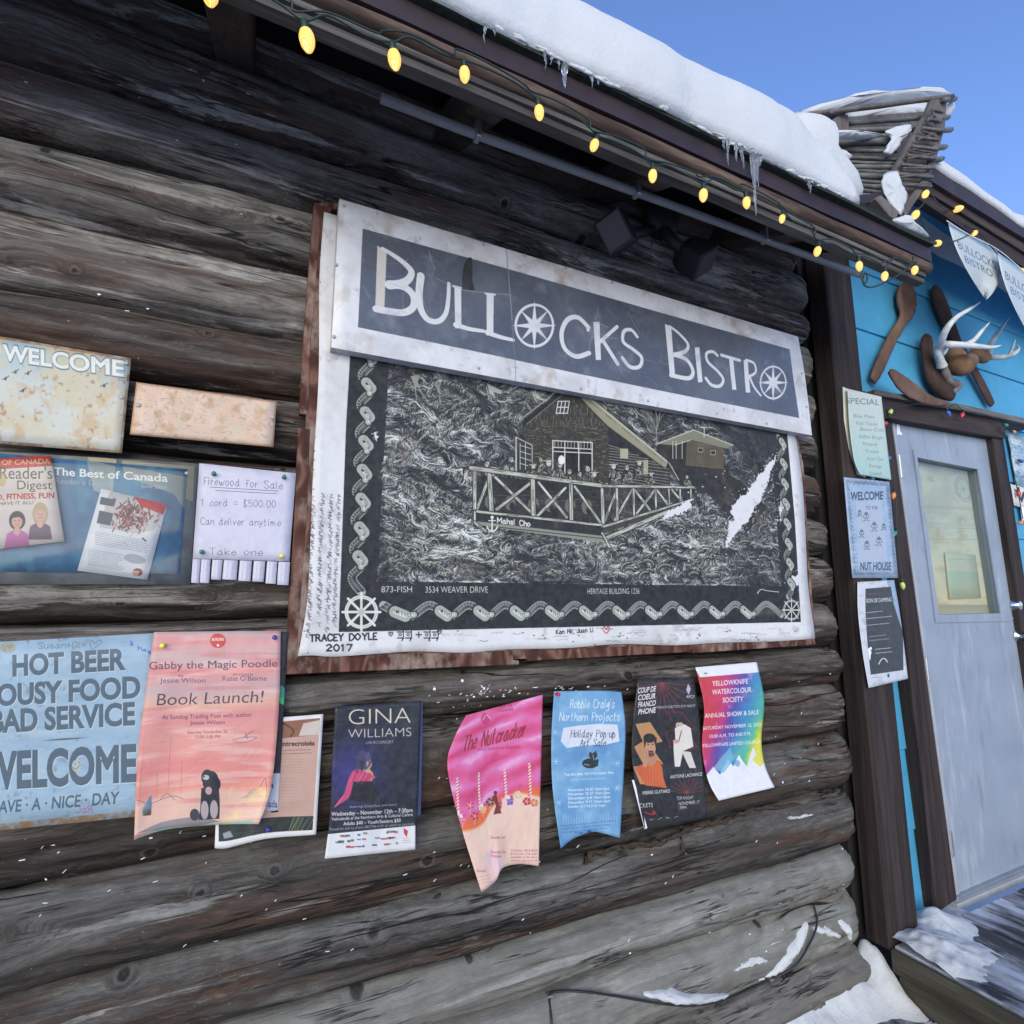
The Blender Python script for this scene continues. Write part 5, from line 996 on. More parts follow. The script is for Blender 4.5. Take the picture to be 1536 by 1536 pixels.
# nails and knots are small; stapled paper scraps left on the logs
def scraps():
    g = G(); r = random.Random(4)
    def surf(px, py):
        p = PY(px, py, 1.40); return p
    spots = [(r.uniform(0, 1290), r.uniform(1245, 1440)) for _ in range(60)]+[(r.gauss(700, 55), r.gauss(1043, 9)) for _ in range(34)]+[(r.gauss(830, 60), r.gauss(1034, 4)) for _ in range(22)]+[(r.uniform(1120, 1300), r.uniform(1010, 1190)) for _ in range(12)]+[(r.uniform(0, 460), r.uniform(60, 480)) for _ in range(12)]+[(r.uniform(640, 830), r.uniform(1040, 1240)) for _ in range(18)]
    for px, py in spots:
        if 1010 > py > 500: continue
        p = PY(px, py, 1.388); w, h = (r.uniform(.004, .010), r.uniform(.0007, .0015)) if r.random() < .75 else (r.uniform(.002, .007), r.uniform(.002, .006)); a = r.uniform(-.3, .9)
        q = []
        for sx, sz in ((-1, -1), (1, -1), (1, 1), (-1, 1)): q.append((p[0]+(sx*w*math.cos(a)-sz*h*math.sin(a))/2, 0, p[2]+(sx*w*math.sin(a)+sz*h*math.cos(a))/2))
        g.prism(q, (0, .002, 0))
    return g, spots
SG, _sp = scraps()

# ------------------------------------------------------------------ surface lookup: how far out the logs reach at (x, z)
from mathutils.bvhtree import BVHTree
def bvh_of(objs):
    V, F = [], []
    for o in objs:
        b = len(V); V += [v.co.copy() for v in o.data.vertices]; F += [tuple(b+i for i in p.vertices) for p in o.data.polygons]
    return BVHTree.FromPolygons(V, F)
LB = bvh_of(LOGS)
def surf_y(x, z, d=1.42):
    h = LB.ray_cast(Vector((x, .5, z)), Vector((0, 1, 0))); return h[0].y if h[0] is not None else d
_v = SG.v
for i in range(0, len(_v), 8):
    cx = sum(p[0] for p in _v[i:i+8])/8; cz = sum(p[2] for p in _v[i:i+8])/8; y = surf_y(cx, cz)
    for j in range(8): _v[i+j] = (_v[i+j][0], y-.0015+(.0016 if j >= 4 else 0), _v[i+j][2])
sc_ = SG.obj("paper_scraps", mat_plain("paper_scrap", (.74, .76, .80), .7, var=.1)); sc_["kind"] = "stuff"; sc_["label"] = "old staples and torn paper scraps stuck to the logs"

# ------------------------------------------------------------------ cabin roof: deck, rafters, eave boards
YE = .97; RX0, RX1 = -4.2, 2.08
def zdeck(y): return 2.53+.5*(y-1.1)          # underside of the roof boards
for i in range(9):
    y0 = .952+i*.30; y1 = y0+.292
    G().prism([(RX0, y0, zdeck(y0)), (RX0, y1, zdeck(y1)), (RX0, y1, zdeck(y1)+.03), (RX0, y0, zdeck(y0)+.03)], (RX1-RX0, 0, 0)).obj("roof_board", M_SOFF, cabin)
for x in (-3.2, -2.6, -2.0, -1.4, -.8, -.12, .47, 1.02, 1.60):
    y0, y1 = 1.065, 1.62
    o = G().prism([(x-.045, y0+.03, zdeck(y0+.03)-.004), (x-.045, y1, zdeck(y1)-.004), (x-.045, y1, zdeck(y1)-.10), (x-.045, y0+.05, zdeck(y0)-.085), (x-.045, y0, zdeck(y0)-.05)], (.09, 0, 0)).obj("rafter", M_RAFT, cabin, bevel=.006)
def eave_strip(name, y0, y1, z0, z1, mat, x0=RX0, x1=RX1, wob=.004, seed=0, nx=120, round_=False):
    g = G(); xs = np.linspace(x0, x1, nx); v = []
    for x in xs:
        a = wob*mnoise.noise(Vector((x*2.3, seed, 0))); b = wob*mnoise.noise(Vector((x*3.1, seed, 4)))
        if round_:
            for t in np.linspace(0, 2*math.pi, 12, endpoint=False):
                v.append((x, (y0+y1)/2+a-(y1-y0)/2*math.cos(t)*(1+.12*mnoise.noise(Vector((x*7, t, seed)))), (z0+z1)/2+b+(z1-z0)/2*math.sin(t)*(1+.12*mnoise.noise(Vector((x*7, t, seed+3))))))
        else: v += [(x, y0+a, z0+b), (x, y1+a, z0+b), (x, y1+a, z1+b), (x, y0+a, z1+b)]
    n = 12 if round_ else 4
    f = [(i*n+k, i*n+(k+1) % n, (i+1)*n+(k+1) % n, (i+1)*n+k) for i in range(nx-1) for k in range(n)]+[tuple(range(n)), tuple(range((nx-1)*n, nx*n))]
    g.add(v, f); return g.obj(name, mat, cabin, round_)
eave_strip("eave_board", .962, .99, 2.296, 2.314, M_GREYB, seed=2, x1=2.05, wob=.003)
eave_strip("eave_board", .955, .985, 2.316, 2.330, M_GREYB, seed=5, x1=2.05, wob=.002)
eave_strip("eave_pole", .940, .990, 2.333, 2.374, M_FASC, seed=9, x1=2.07, round_=True, nx=260)
eave_strip("drip_edge", .945, 1.00, 2.377, 2.428, M_DRIP, seed=3, wob=.003)
eave_strip("shingle_edge", .930, 1.00, 2.431, 2.441, mat_plain("mossy_shingle", (.02, .026, .018), .95, var=.5, vs=60, bumpd=.004), seed=8, wob=.005)

# ------------------------------------------------------------------ snow on the roof
def roof_snow():
    # outline seen from below: thick rounded lip that thins out at the right end
    nx, nv = 240, 34; v = []
    for i in range(nx):
        t = i/(nx-1); x = -4.2+t*(1.66+4.2)
        hh = float(np.interp(x, [-4.2, .3, .5, .7, 1.15, 1.45, 1.8], [.36, .34, .335, .335, .355, .37, .41]))
        end = np.clip((1.66-x)/.22, 0, 1)**.6
        hh = hh*(.35+.65*end)+.02*mnoise.noise(Vector((x*1.6, 0, 0))); lip = -.010+.012*mnoise.noise(Vector((x*3, 2, 0)))+.004*mnoise.noise(Vector((x*13, 2, 0)))
        for j in range(nv):
            s = j/(nv-1)
            if s < .45:      # rounded face
                a = (s/.45)*math.pi/2; y = .935+lip+.21*(1-math.cos(a)); z = 2.436+hh*math.sin(a)**.9
                y -= .028*math.sin(a*2)
            else:
                q = (s-.45)/.55; y = .935+.21+lip+q*2.2; z = 2.436+hh+.20*(1-math.exp(-q*6))*.7+q*2.2*.42
            n1 = mnoise.noise(Vector((x*3, y*3, z*5))); n2 = mnoise.noise(Vector((x*14, y*14, z*16)))
            v.append((x-.20*max(0, z-2.436)*max(0, 1-(1.66-x)/.25), y+.015*n1+.0045*n2, z+.015*n1+.0045*n2))
    f = [(a*nv+k, (a+1)*nv+k, (a+1)*nv+k+1, a*nv+k+1) for a in range(nx-1) for k in range(nv-1)]
    # underside and end caps
    b = len(v)
    for i in range(nx): x, y, z = v[i*nv]; v.append((x, YE+2.3, 2.50+1.17))
    for i in range(nx-1): f.append((i*nv, b+i, b+i+1, (i+1)*nv)); f.append((i*nv+nv-1, (i+1)*nv+nv-1, b+i+1, b+i))
    f.append(tuple([(nx-1)*nv+k for k in range(nv)]+[b+nx-1])); f.append(tuple([nv-1-k for k in range(nv)]+[b]))
    return mesh_obj("snow_layer", v, f, M_SNOW, None, True)
rs = thing("roof_snow", "thick smooth snow blanket on the log cabin roof with icicles along its lip", "snow")
o = roof_snow(); o.parent = rs
M_ICE = NT("icicle_ice", .12); M_ICE.b.inputs['Transmission Weight'].default_value = .9; M_ICE.b.inputs['IOR'].default_value = 1.31; M_ICE = M_ICE.out((.80, .86, .93))
def icicle(px, py, ln, r=.006, dy=0.0):
    p = PY(px, py, .922+dy); pts = []; rr = []
    for k in range(8):
        t = k/7; pts.append((p[0]+.003*mnoise.noise(Vector((px, t*4, 0))), p[1]+.002*math.sin(t*5+px), p[2]+.012-t*ln)); rr.append(max(.0006, r*(1-t)**.8*(1+.25*math.sin(t*14+px))))
    return G().tube(pts, rr, 7).obj("icicle", M_ICE, rs, True)
for px, py, ln, r in [(727, 45, .045, .004), (742, 50, .02, .003), (818, 84, .05, .004), (827, 92, .02, .003), (838, 98, .022, .003), (847, 104, .065, .009), (888, 120, .032, .004), (898, 126, .016, .003), (1086, 212, .04, .005), (1091, 216, .075, .005), (1104, 222, .055, .006), (1113, 226, .07, .006), (1128, 232, .20, .010), (1135, 238, .10, .007), (1214, 276, .045, .006), (1140, 240, .03, .007)]: icicle(px, py, ln, r)
# broken crust under the lip
gg = G(); r_ = random.Random(3)
for _ in range(90):
    x = r_.uniform(.3, 1.62); z = 2.440+r_.uniform(-.003, .008); s = r_.uniform(.005, .022); y = .928
    gg.tube([(x-s, y, z+r_.uniform(-.003, .003)), (x, y-.004, z-.003), (x+s*1.3, y, z)], [s*.12, s*.22, s*.08], 6, wob=.6)
gg.obj("snow_crust", M_SNOW, rs, True)

# ------------------------------------------------------------------ ground, decks
def grid(name, x0, x1, y0, y1, nx, ny, zf, mat, parent=None, skirt=None):
    v = [(x0+(x1-x0)*i/nx, y0+(y1-y0)*j/ny, zf(x0+(x1-x0)*i/nx, y0+(y1-y0)*j/ny)) for j in range(ny+1) for i in range(nx+1)]
    f = [(j*(nx+1)+i, j*(nx+1)+i+1, (j+1)*(nx+1)+i+1, (j+1)*(nx+1)+i) for j in range(ny) for i in range(nx)]
    return mesh_obj(name, v, f, mat, parent, True)
M_GROUND = NT("trampled_snow", .8)
_c = M_GROUND.coord(); _n = M_GROUND.noise(_c, .8, 6, .6); M_GROUND = M_GROUND.out(M_GROUND.ramp(_n, [(.35, (.52, .54, .57)), (.6, (.74, .77, .81))]), M_GROUND.bump(M_GROUND.noise(_c, 6, 5, .6), .5, .05))
kind(grid("ground", -150, 150, -150, 150, 60, 60, lambda x, y: -.55+.02*mnoise.noise(Vector((x*.1, y*.1, 0))), M_GROUND), "structure")
def mat_deck(name):
    n = NT(name, .7); c = n.coord(); g = n.noise(n.map(c, (20, 1.4, 20), rnd=True), 1, 6, .6, .3)
    col = n.ramp(g, [(.3, (.022, .020, .024)), (.6, (.075, .068, .078)), (.8, (.15, .14, .15))])
    fr = n.noise(n.map(c, (9, 1.6, 9), rnd=True), 1.2, 8, .72, .5); fr2 = n.noise(n.map(c, (2.2, 1.6, 2)), 1.4, 4, .6)
    m = n.ramp(n.math('MULTIPLY_ADD', fr2, .55, n.math('MULTIPLY', fr, .6)), [(.53, 0), (.66, .85)])
    col = n.mix(m, col, (.62, .66, .74)); h = n.math('MULTIPLY_ADD', m, 1.0, g)
    return n.out(col, n.bump(h, .6, .004), spec=.3)
M_DECK = mat_deck("frosted_deck_board")
M_BEAM = mat_wood("green_treated_beam", [(.25, (.024, .021, .015)), (.5, (.062, .056, .040)), (.75, (.135, .125, .10))], (22, 1.4, 22), 'X')
deck = kind(bpy.data.objects.new("upper_deck", None), "structure"); COL.objects.link(deck); deck["label"] = "raised deck of frosted boards in front of the grey door"
def deckboard(x0, x1, y0, y1, z, par, nm="deck_board", mat=None, th=.036):
    g = G(); ny = 24; v = []
    for j in range(ny+1):
        y = y0+(y1-y0)*j/ny; dz = .0018*mnoise.noise(Vector((x0*9, y*3, 0)))
        v += [(x0+.002, y, z-th), (x1-.002, y, z-th), (x1-.002, y, z-.004+dz), (x1-.006, y, z+dz), (x0+.006, y, z+dz), (x0+.002, y, z-.004+dz)]
    f = [(j*6+k, j*6+(k+1) % 6, (j+1)*6+(k+1) % 6, (j+1)*6+k) for j in range(ny) for k in range(6)]+[tuple(range(6)), tuple(range(ny*6, ny*6+6))]
    g.add(v, f); return g.obj(nm, mat or M_DECK, par)
xb = 2.145
for i in range(26): deckboard(xb+.142*i+.004, xb+.142*(i+1)-.003, -.55, 1.352, 0.0, deck)
def beam(x0, x1, y0, y1, z0, z1, nm="edge_beam", par=None):
    return G().box((x0, y0, z0), (x1, y1, z1)).obj(nm, M_BEAM, par, bevel=.005)
beam(2.135, 2.178, -.55, 1.352, -.086, -.0385, par=deck); beam(2.120, 2.143, -.55, 1.352, -.074, -.002, par=deck); beam(2.150, 2.20, -.55, 1.352, -.175, -.088, par=deck)
beam(2.135, 2.19, -.55, 1.352, -.30, -.178, par=deck)
low = kind(bpy.data.objects.new("lower_boardwalk", None), "structure"); COL.objects.link(low); low["label"] = "lower boardwalk of dark boards along the log wall"
for i in range(12):
    y1 = 1.385-i*.142
    G().box((-4.2, y1-.139, -.205), (2.148, y1, -.168)).obj("boardwalk_board", M_DECK, low, bevel=.004)
# snow drift in the corner between the logs and the deck
def drift(x0, x1, y0, y1, nx, ny, hf, nm, base, par=None, mat=None):
    v = []; f = []
    for j in range(ny+1):
        for i in range(nx+1):
            x = x0+(x1-x0)*i/nx; y = y0+(y1-y0)*j/ny; v.append((x, y, hf(x, y)))
    f = [(j*(nx+1)+i, j*(nx+1)+i+1, (j+1)*(nx+1)+i+1, (j+1)*(nx+1)+i) for j in range(ny) for i in range(nx)]
    return mesh_obj(nm, v, f, mat or M_SNOW, par, True)
def h1(x, y):
    dw = 1.44-y; de = 2.13-x
    h = .105*math.exp(-(dw/.085)**2)*np.clip((x-1.0)/.7, 0, 1)+.06*math.exp(-(de/.05)**2-(dw/.16)**2)
    n = .030*mnoise.noise(Vector((x*7, y*7, 0)))+.012*mnoise.noise(Vector((x*22, y*22, 3)))+.006*mnoise.noise(Vector((x*55, y*55, 3)))
    return -.168+h+n*min(1, .12+h*14)-.014
tag(drift(.9, 2.14, .95, 1.46, 130, 60, h1, "snow_drift", 0), "white snow drift in the corner between the bottom log and the deck", "snow")
def h2(x, y):
    d = math.hypot((x-2.24)/.14, (y-1.31)/.12); e = math.hypot((x-2.50)/.07, (y-1.33)/.06)
    r = math.hypot((x-2.20)/.09, (y-1.20)/.22)
    n = .018*mnoise.noise(Vector((x*12, y*12, 9)))+.008*mnoise.noise(Vector((x*34, y*34, 9)))
    q = math.hypot((x-2.30)/.20, (y-1.22)/.16)
    return .050*math.exp(-d*d)+.055*math.exp(-((x-2.42)/.06)**2-((y-1.37)/.06)**2)+.028*math.exp(-e*e)+.010*math.exp(-q*q)+n*.9*min(1, .45+math.exp(-d*d))-.0125
tag(drift(2.15, 2.66, .9, 1.43, 90, 90, h2, "snow_heap", 0), "small heap of snow on the deck at the foot of the brown corner post", "snow")
# snow clinging to the bottom logs
sn = thing("log_snow", "patches of snow clinging to the pale bottom log", "snow")
def cling(pts, w, th, seed):
    P = catmull([PY(px, py, 1.40) for px, py in pts], 8); n = len(P); v = []; m = 9
    for i, p in enumerate(P):
        t = i/(n-1); ww = w*math.sin(math.pi*min(max(t, .03), .97))**.6*(1+.5*mnoise.noise(Vector((t*9, seed, 0))))
        for k in range(m):
            s = k/(m-1)*2-1; z = p[2]+ww*s+.004*mnoise.noise(Vector((t*20, s*3, seed))); y = surf_y(p[0], z); v.append((p[0]+.004*mnoise.noise(Vector((t*15, s*4, seed+2))), y+.004-(th*(1-s*s)**.6*math.sin(math.pi*min(max(t, .02), .98))**.5+.002)*(1+.4*mnoise.noise(Vector((t*25, s*5, seed)))), z))
    f = [(i*m+k, (i+1)*m+k, (i+1)*m+k+1, i*m+k+1) for i in range(n-1) for k in range(m-1)]
    mesh_obj("snow_patch", v, f, M_SNOW, sn, True)
for i, (pts, w, th) in enumerate([([(962, 1488), (1000, 1491), (1050, 1497), (1100, 1499)], .016, .022), ([(1148, 1478), (1165, 1456), (1185, 1432), (1208, 1400), (1216, 1388)], .021, .016), ([(1260, 1385), (1272, 1395), (1280, 1410)], .022, .010), ([(1222, 1395), (1240, 1398), (1262, 1405)], .012, .008), ([(1100, 1455), (1128, 1442), (1150, 1440)], .010, .006), ([(1190, 1350), (1215, 1222+2), ], .004, .003) if False else ([(1180, 1228), (1200, 1226), (1222, 1222)], .005, .004), ([(1160, 1420), (1175, 1414)], .012, .008)]): cling(pts, w, th, i*3.1)
# black cable drooping across the bottom log
cp = [(1233, 1362), (1228, 1385), (1212, 1415), (1190, 1448), (1165, 1475), (1140, 1492), (1110, 1503), (1070, 1507), (1020, 1505), (970, 1497), (920, 1493), (880, 1492), (850, 1499), (834, 1506), (826, 1530), (822, 1560)]
cpp = []
for px, py in cp:
    p = PY(px, py, 1.395); cpp.append((p[0], min(surf_y(p[0], p[2], 1.40), 1.44)-.012, p[2]))
cb = thing("black_cable", "black electrical cable drooping across the pale bottom log", "cable")
G().tube(catmull(cpp, 6), .0032, 8).obj("cable", M_BLACKP, cb, True)
for i in (13, 4): G().box((cpp[i][0]-.007, cpp[i][1]-.006, cpp[i][2]-.003), (cpp[i][0]+.007, cpp[i][1]+.012, cpp[i][2]+.003)).obj("clip", M_METAL, cb, bevel=.001)

# ------------------------------------------------------------------ blue annex
ann = thing("blue_annex", "blue clapboard annex with dark brown trim beside the log cabin", "building")
YB = 1.46
zs = [-.02]+[.301+i*.3095 for i in range(10)]
for i in range(len(zs)-1):
    z0, z1 = zs[i], zs[i+1]
    for x0, x1 in (((2.20, 2.60), (3.48, 7.0)) if z1 < 2.2 else ((2.2 if z1 < 2.7 else 2.36, 7.0),)):
        if z1 < 2.2 and z1 > 2.1 and False: pass
        y = YB; G().prism([(x0, y-.011, z0-.012), (x0, y+.012, z0-.012), (x0, y+.012, z1-.010), (x0, y-.001, z1-.010)], (x1-x0, 0, 0)).obj("siding_board", M_BLUE, ann, bevel=.0015)
G().box((2.12, YB+.013, -.3), (2.62, YB+.06, 2.75)).obj("wall_sheathing", M_DARK, ann); G().box((3.48, YB+.013, -.3), (7.0, YB+.06, 3.08)).obj("wall_sheathing", M_DARK, ann); G().box((2.621, YB+.013, 2.05), (3.479, YB+.06, 3.08)).obj("wall_sheathing", M_DARK, ann)
# corner post
G().box((2.135, 1.36, -.02), (2.315, 1.448, 2.90)).obj("corner_post", M_TRIM, ann, bevel=.006)
# annex eave and roof: nearly flush at the cabin, coming forward to the right
def AY(px): return 1.15
def strip2(name, l0, l1, dy, th, mat, x0=1345, x1=1760):
    """l0, l1: (py at px 1380, py at px 1536) of the lower and upper edge"""
    g = G(); v = []; nx = 44
    for px in np.linspace(x0, x1, nx):
        t = (px-1380)/156.0; lo = l0[0]+(l0[1]-l0[0])*t; hi = l1[0]+(l1[1]-l1[0])*t; w_ = 1.2*mnoise.noise(Vector((px*.03, l0[0], 0)))
        a = PY(px, lo+w_, AY(px)-dy); b = PY(px, hi+w_, AY(px)-dy); v += [a, a+np.array((0, th, 0)), b+np.array((0, th, 0)), b]
    f = [(i*4+k, i*4+(k+1) % 4, (i+1)*4+(k+1) % 4, (i+1)*4+k) for i in range(nx-1) for k in range(4)]+[(0, 1, 2, 3), tuple(range(nx*4-4, nx*4))]
    g.add(v, f); return g.obj(name, mat, ann)
strip2("fascia_board", (300, 401), (281, 379), .0, .03, M_TRIMX); strip2("fascia_board", (280, 378), (262, 358), .012, .03, M_TRIMX); strip2("fascia_board", (261, 357), (234, 338), .03, .03, M_DRIP, x0=1375)
for k in range(3):      # painted boards of the soffit, from the fascia back to the wall
    g_ = G(); v = []
    for px in np.linspace(1352, 1760, 20):
        A_ = PY(px, 300+(px-1380)*.647, 1.155); B_ = PY(px, 337+(px-1380)*.690, 1.455)
        a = A_+(B_-A_)*(k/3+.004); b = A_+(B_-A_)*((k+1)/3-.012); v += [a, b, b+np.array((0, 0, .02)), a+np.array((0, 0, .02))]
    g_.add(v, [(i*4+q, i*4+(q+1) % 4, (i+1)*4+(q+1) % 4, (i+1)*4+q) for i in range(19) for q in range(4)]).obj("soffit_board", M_BLUE, ann)
g_ = G(); v = []
for px in np.linspace(1352, 1760, 8): a = PY(px, 298+(px-1380)*.647, 1.16)+np.array((0, 0, .03)); b = PY(px, 335+(px-1380)*.690, 1.46)+np.array((0, 0, .03)); v += [a, b]
g_.add(v, [(i*2, i*2+1, i*2+3, i*2+2) for i in range(7)]).obj("roof_sheathing", M_DARK, ann)
v = []; f = []; nx, nv = 90, 20
for i in range(nx):
    px = 1392+i/(nx-1)*360; t = (px-1380)/156.0; base = PY(px, 235+104*t, AY(px)-.035); e = np.clip((px-1392)/25, .05, 1)**.5; hgt = (48+14*math.sin(px*.02))/820*np.dot(base-EYE, FWD)*1.15
    for j in range(nv):
        s = j/(nv-1); a = min(s/.5, 1)*math.pi/2; q = max(0, (s-.5)/.5)
        y = base[1]+.16*(1-math.cos(a))-.015*math.sin(2*a)+q*2; z = base[2]+hgt*math.sin(a)*e+q*.8
        v.append((base[0]+.1*q, y+.008*mnoise.noise(Vector((base[0]*6, y*5, z*6))), z+.012*mnoise.noise(Vector((base[0]*5, y*5, 3)))))
f = [(a*nv+k, (a+1)*nv+k, (a+1)*nv+k+1, a*nv+k+1) for a in range(nx-1) for k in range(nv-1)]
b = len(v)
for i in range(nx): q = v[i*nv]; v.append((q[0], q[1]+2, q[2]+.2))
for i in range(nx-1): f.append((i*nv, b+i, b+i+1, (i+1)*nv)); f.append((i*nv+nv-1, (i+1)*nv+nv-1, b+i+1, b+i))
f.append(tuple([nv-1-k for k in range(nv)]+[b]))
tag(mesh_obj("annex_snow", v, f, M_SNOW, None, True), "snow blanket on the roof of the blue annex at right", "snow")

# door opening: casing, header
def quadbar(name, pts, Y, th, mat, par, bevel=.004):
    return G().prism([PY(px, py, Y) for px, py in pts], (0, th, 0)).obj(name, mat, par, bevel=bevel)
quadbar("door_casing", [(1324, 640), (1339, 640), (1433, 1352), (1406, 1372), (1350, 1000)][:0] or [(1322, 632), (1338, 634), (1436, 1350), (1407, 1370)], 1.40, .055, M_TRIM, ann)
quadbar("door_casing", [(1489, 655), (1505, 655), (1606, 1320), (1591, 1320)], 1.40, .055, M_TRIM, ann)
quadbar("door_header", [(1318, 588), (1510, 634), (1508, 658), (1326, 626)], 1.385, .07, M_TRIMX, ann)
quadbar("header_cap", [(1312, 584), (1440, 606), (1560, 632), (1560, 640), (1440, 615), (1313, 592)], 1.36, .095, M_GREYB, ann, .002)
quadbar("door_jamb", [(1338, 626), (1341, 628), (1440, 1347), (1436, 1349)], 1.425, .05, mat_plain("pale_jamb", (.32, .33, .36), .6), ann, .001)
# the grey door
def mat_door():
    n = NT("grey_door_paint", .5); c = n.coord(); s = n.noise(n.map(c, (9, 9, 2.2)), 1.9, 7, .66, .6); b = n.noise(c, 5, 4)
    col = n.ramp(b, [(.3, (.220, .258, .318)), (.7, (.272, .310, .375))]); col = n.mix(n.ramp(s, [(.55, 0), (.70, .50)]), col, (.14, .165, .22)); col = n.mix(n.ramp(n.noise(n.map(c, (10, 10, 2), loc=(4, 4, 4)), 2, 5, .6), [(.56, 0), (.70, .55)]), col, (.40, .42, .46))
    return n.out(col, n.bump(s, .2, .001), spec=.35)
M_DOOR = mat_door(); YD = 1.431
D = lambda px, py, y=YD: PY(px, py, y)
dTL, dTR, dBR, dBL = (1339, 629), (1490, 661), (1586, 1279), (1438, 1346)
wTL, wTR, wBR, wBL = (1376, 686), (1467, 704), (1501, 920), (1408.7, 922)
dp = [];
def ring(name, outer, inner, Y, th, mat, par):
    O = [D(*p, Y) for p in outer]; I = [D(*p, Y) for p in inner]; off = np.array((0, th, 0)); V = O+I+[p+off for p in O]+[p+off for p in I]; F = []
    for k in range(4):
        a, b_ = k, (k+1) % 4; F += [(a, b_, 4+b_, 4+a), (8+a, 12+a, 12+b_, 8+b_), (a, 8+a, 8+b_, b_), (4+a, 4+b_, 12+b_, 12+a)]
    return G().add(V, F).obj(name, mat, par)
door = ring("door", [dTL, dTR, dBR, dBL], [wTL, wTR, wBR, wBL], YD, .045, M_DOOR, ann); door["label"] = "grey painted door with a tall window"
ring("window_frame", [(1370, 674), (1479, 696), (1517, 932), (1404, 934)], [wTL, wTR, wBR, wBL], YD-.006, .006, M_DOOR, door)
bc = Cv(150, 370, (204, 206, 200)); bc.stain((172, 170, 158), 60, .42, .7, .6, 3); bc.stain((208, 200, 182), 40, .5, .75, .7, 4); bc.stain((168, 140, 100), 26, .6, .8, .5, 5); bc.grad(340, 370, (170, 166, 146), (206, 198, 172))  # added backing, painted with pale sky, emblem and wires mirrored in the pane
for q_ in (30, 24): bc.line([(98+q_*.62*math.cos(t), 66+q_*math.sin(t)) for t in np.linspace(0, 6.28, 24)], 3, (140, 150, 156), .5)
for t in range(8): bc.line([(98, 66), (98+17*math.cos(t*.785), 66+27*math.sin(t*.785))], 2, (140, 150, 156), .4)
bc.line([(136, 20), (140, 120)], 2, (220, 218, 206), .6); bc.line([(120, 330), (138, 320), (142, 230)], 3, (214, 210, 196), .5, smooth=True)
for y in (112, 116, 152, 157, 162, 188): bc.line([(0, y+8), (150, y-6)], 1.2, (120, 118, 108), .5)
M_BACK = mat_print("window_blind_print", bc.image("pane_reflection"), gain=1.05)  # print of the painted pane reflections, not a blind
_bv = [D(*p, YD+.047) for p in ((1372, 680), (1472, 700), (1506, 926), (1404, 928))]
mesh_obj("window_blind", _bv, [(0, 3, 2, 1)], M_BACK, door, False, [(0, 1), (1, 1), (1, 0), (0, 0)])  # added backing that carries the painted pane reflections, not a real blind
M_GLS = NT("window_glass", .03); 
def glass():
    n = NT("window_pane_glass", .03); n.n.remove(n.b); o = n.n["Material Output"]; t = n.new('BsdfTransparent'); t.inputs[0].default_value = (.90, .92, .88, 1); g = n.new('BsdfGlossy'); g.inputs['Roughness'].default_value = .04; fr = n.new('Fresnel'); fr.inputs[0].default_value = 1.55
    m = n.new('MixShader'); n.l.new(n.math('MULTIPLY', fr.outputs[0], n.math('SUBTRACT', 1.2, n.math('MULTIPLY', n.new('NewGeometry').outputs['Backfacing'], 1.2)), clamp=True), m.inputs[0]); n.l.new(t.outputs[0], m.inputs[1]); n.l.new(g.outputs[0], m.inputs[2]); n.l.new(m.outputs[0], o.inputs[0]); return n.m
M_GLS = glass()
G().prism([D(*p, YD+.018) for p in (wTL, wTR, wBR, wBL)], (0, .004, 0)).obj("window_pane", M_GLS, door)
nt = Cv(150, 190, (200, 206, 200)); nt.rect(0, 76, 150, 190, (160, 196, 196)); 
for y in range(26, 180, 7): nt.line([(14, y), (134-random.randint(0, 14), y)], 1.4 if y > 30 else 3, (120, 140, 140), .7)
M_NOTE = mat_print("notice_print", nt.image("notice"))
sheet("notice", [(1417, 828), (1463, 832), (1472, 897), (1424, 899)], YD+.040, M_NOTE, 3, 3, parent=door)
# wire and emblem reflections are painted on the backing behind the pane
M_LINE = mat_plain("thin_dark_wire", (.12, .12, .13), .6)
def hinge(px, py, h):
    p = D(px, py); G().box((p[0]-.008, YD-.010, p[2]-h/2), (p[0]+.008, YD+.002, p[2]+h/2)).obj("hinge", M_METAL, door, bevel=.002)
hinge(1349, 700, .11); hinge(1389, 1003, .10); hinge(1425, 1265, .10)
def lathe(c, ax, prof, n=20):
    c = Vector(c); ax = Vector(ax).normalized(); u = ax.orthogonal().normalized(); w = ax.cross(u); v = []; f = []
    for r, h in prof:
        for k in range(n): t = 2*math.pi*k/n; v.append(c+ax*h+(u*math.cos(t)+w*math.sin(t))*r)
    f = [(i*n+k, i*n+(k+1) % n, (i+1)*n+(k+1) % n, (i+1)*n+k) for i in range(len(prof)-1) for k in range(n)]+[tuple(range(n-1, -1, -1)), tuple(range((len(prof)-1)*n, len(prof)*n))]
    return G().add(v, f)
p = D(1519, 908); lathe(p, (0, -1, 0), [(.032, 0), (.031, .006), (.026, .014), (.022, .030), (.020, .032), (.005, .032)]).obj("deadbolt", M_CHROME, door, True)
p = D(1525, 954); lathe(p, (0, -1, 0), [(.034, 0), (.033, .007), (.016, .012), (.014, .03), (.024, .036), (.029, .048), (.027, .062), (.016, .068), (.002, .069)]).obj("door_knob", M_CHROME, door, True)
G().prism([D(px, py, YD-.003) for px, py in [(1520, 926), (1545, 930), (1556, 985), (1530, 984), (1527, 966), (1536, 955), (1530, 942), (1522, 938)]], (0, .003, 0)).obj("latch_guard", M_METAL, door)
G().prism([D(px, py, YD-.001) for px, py in [(1345, 636), (1349, 635), (1350, 646), (1354, 652), (1346, 652)]], (0, .001, 0)).obj("paint_chip", M_WHITE, door)
quadbar("threshold", [(1436, 1347), (1575, 1286), (1577, 1296), (1437, 1358)], YD-.02, .07, M_METAL, ann, .002)
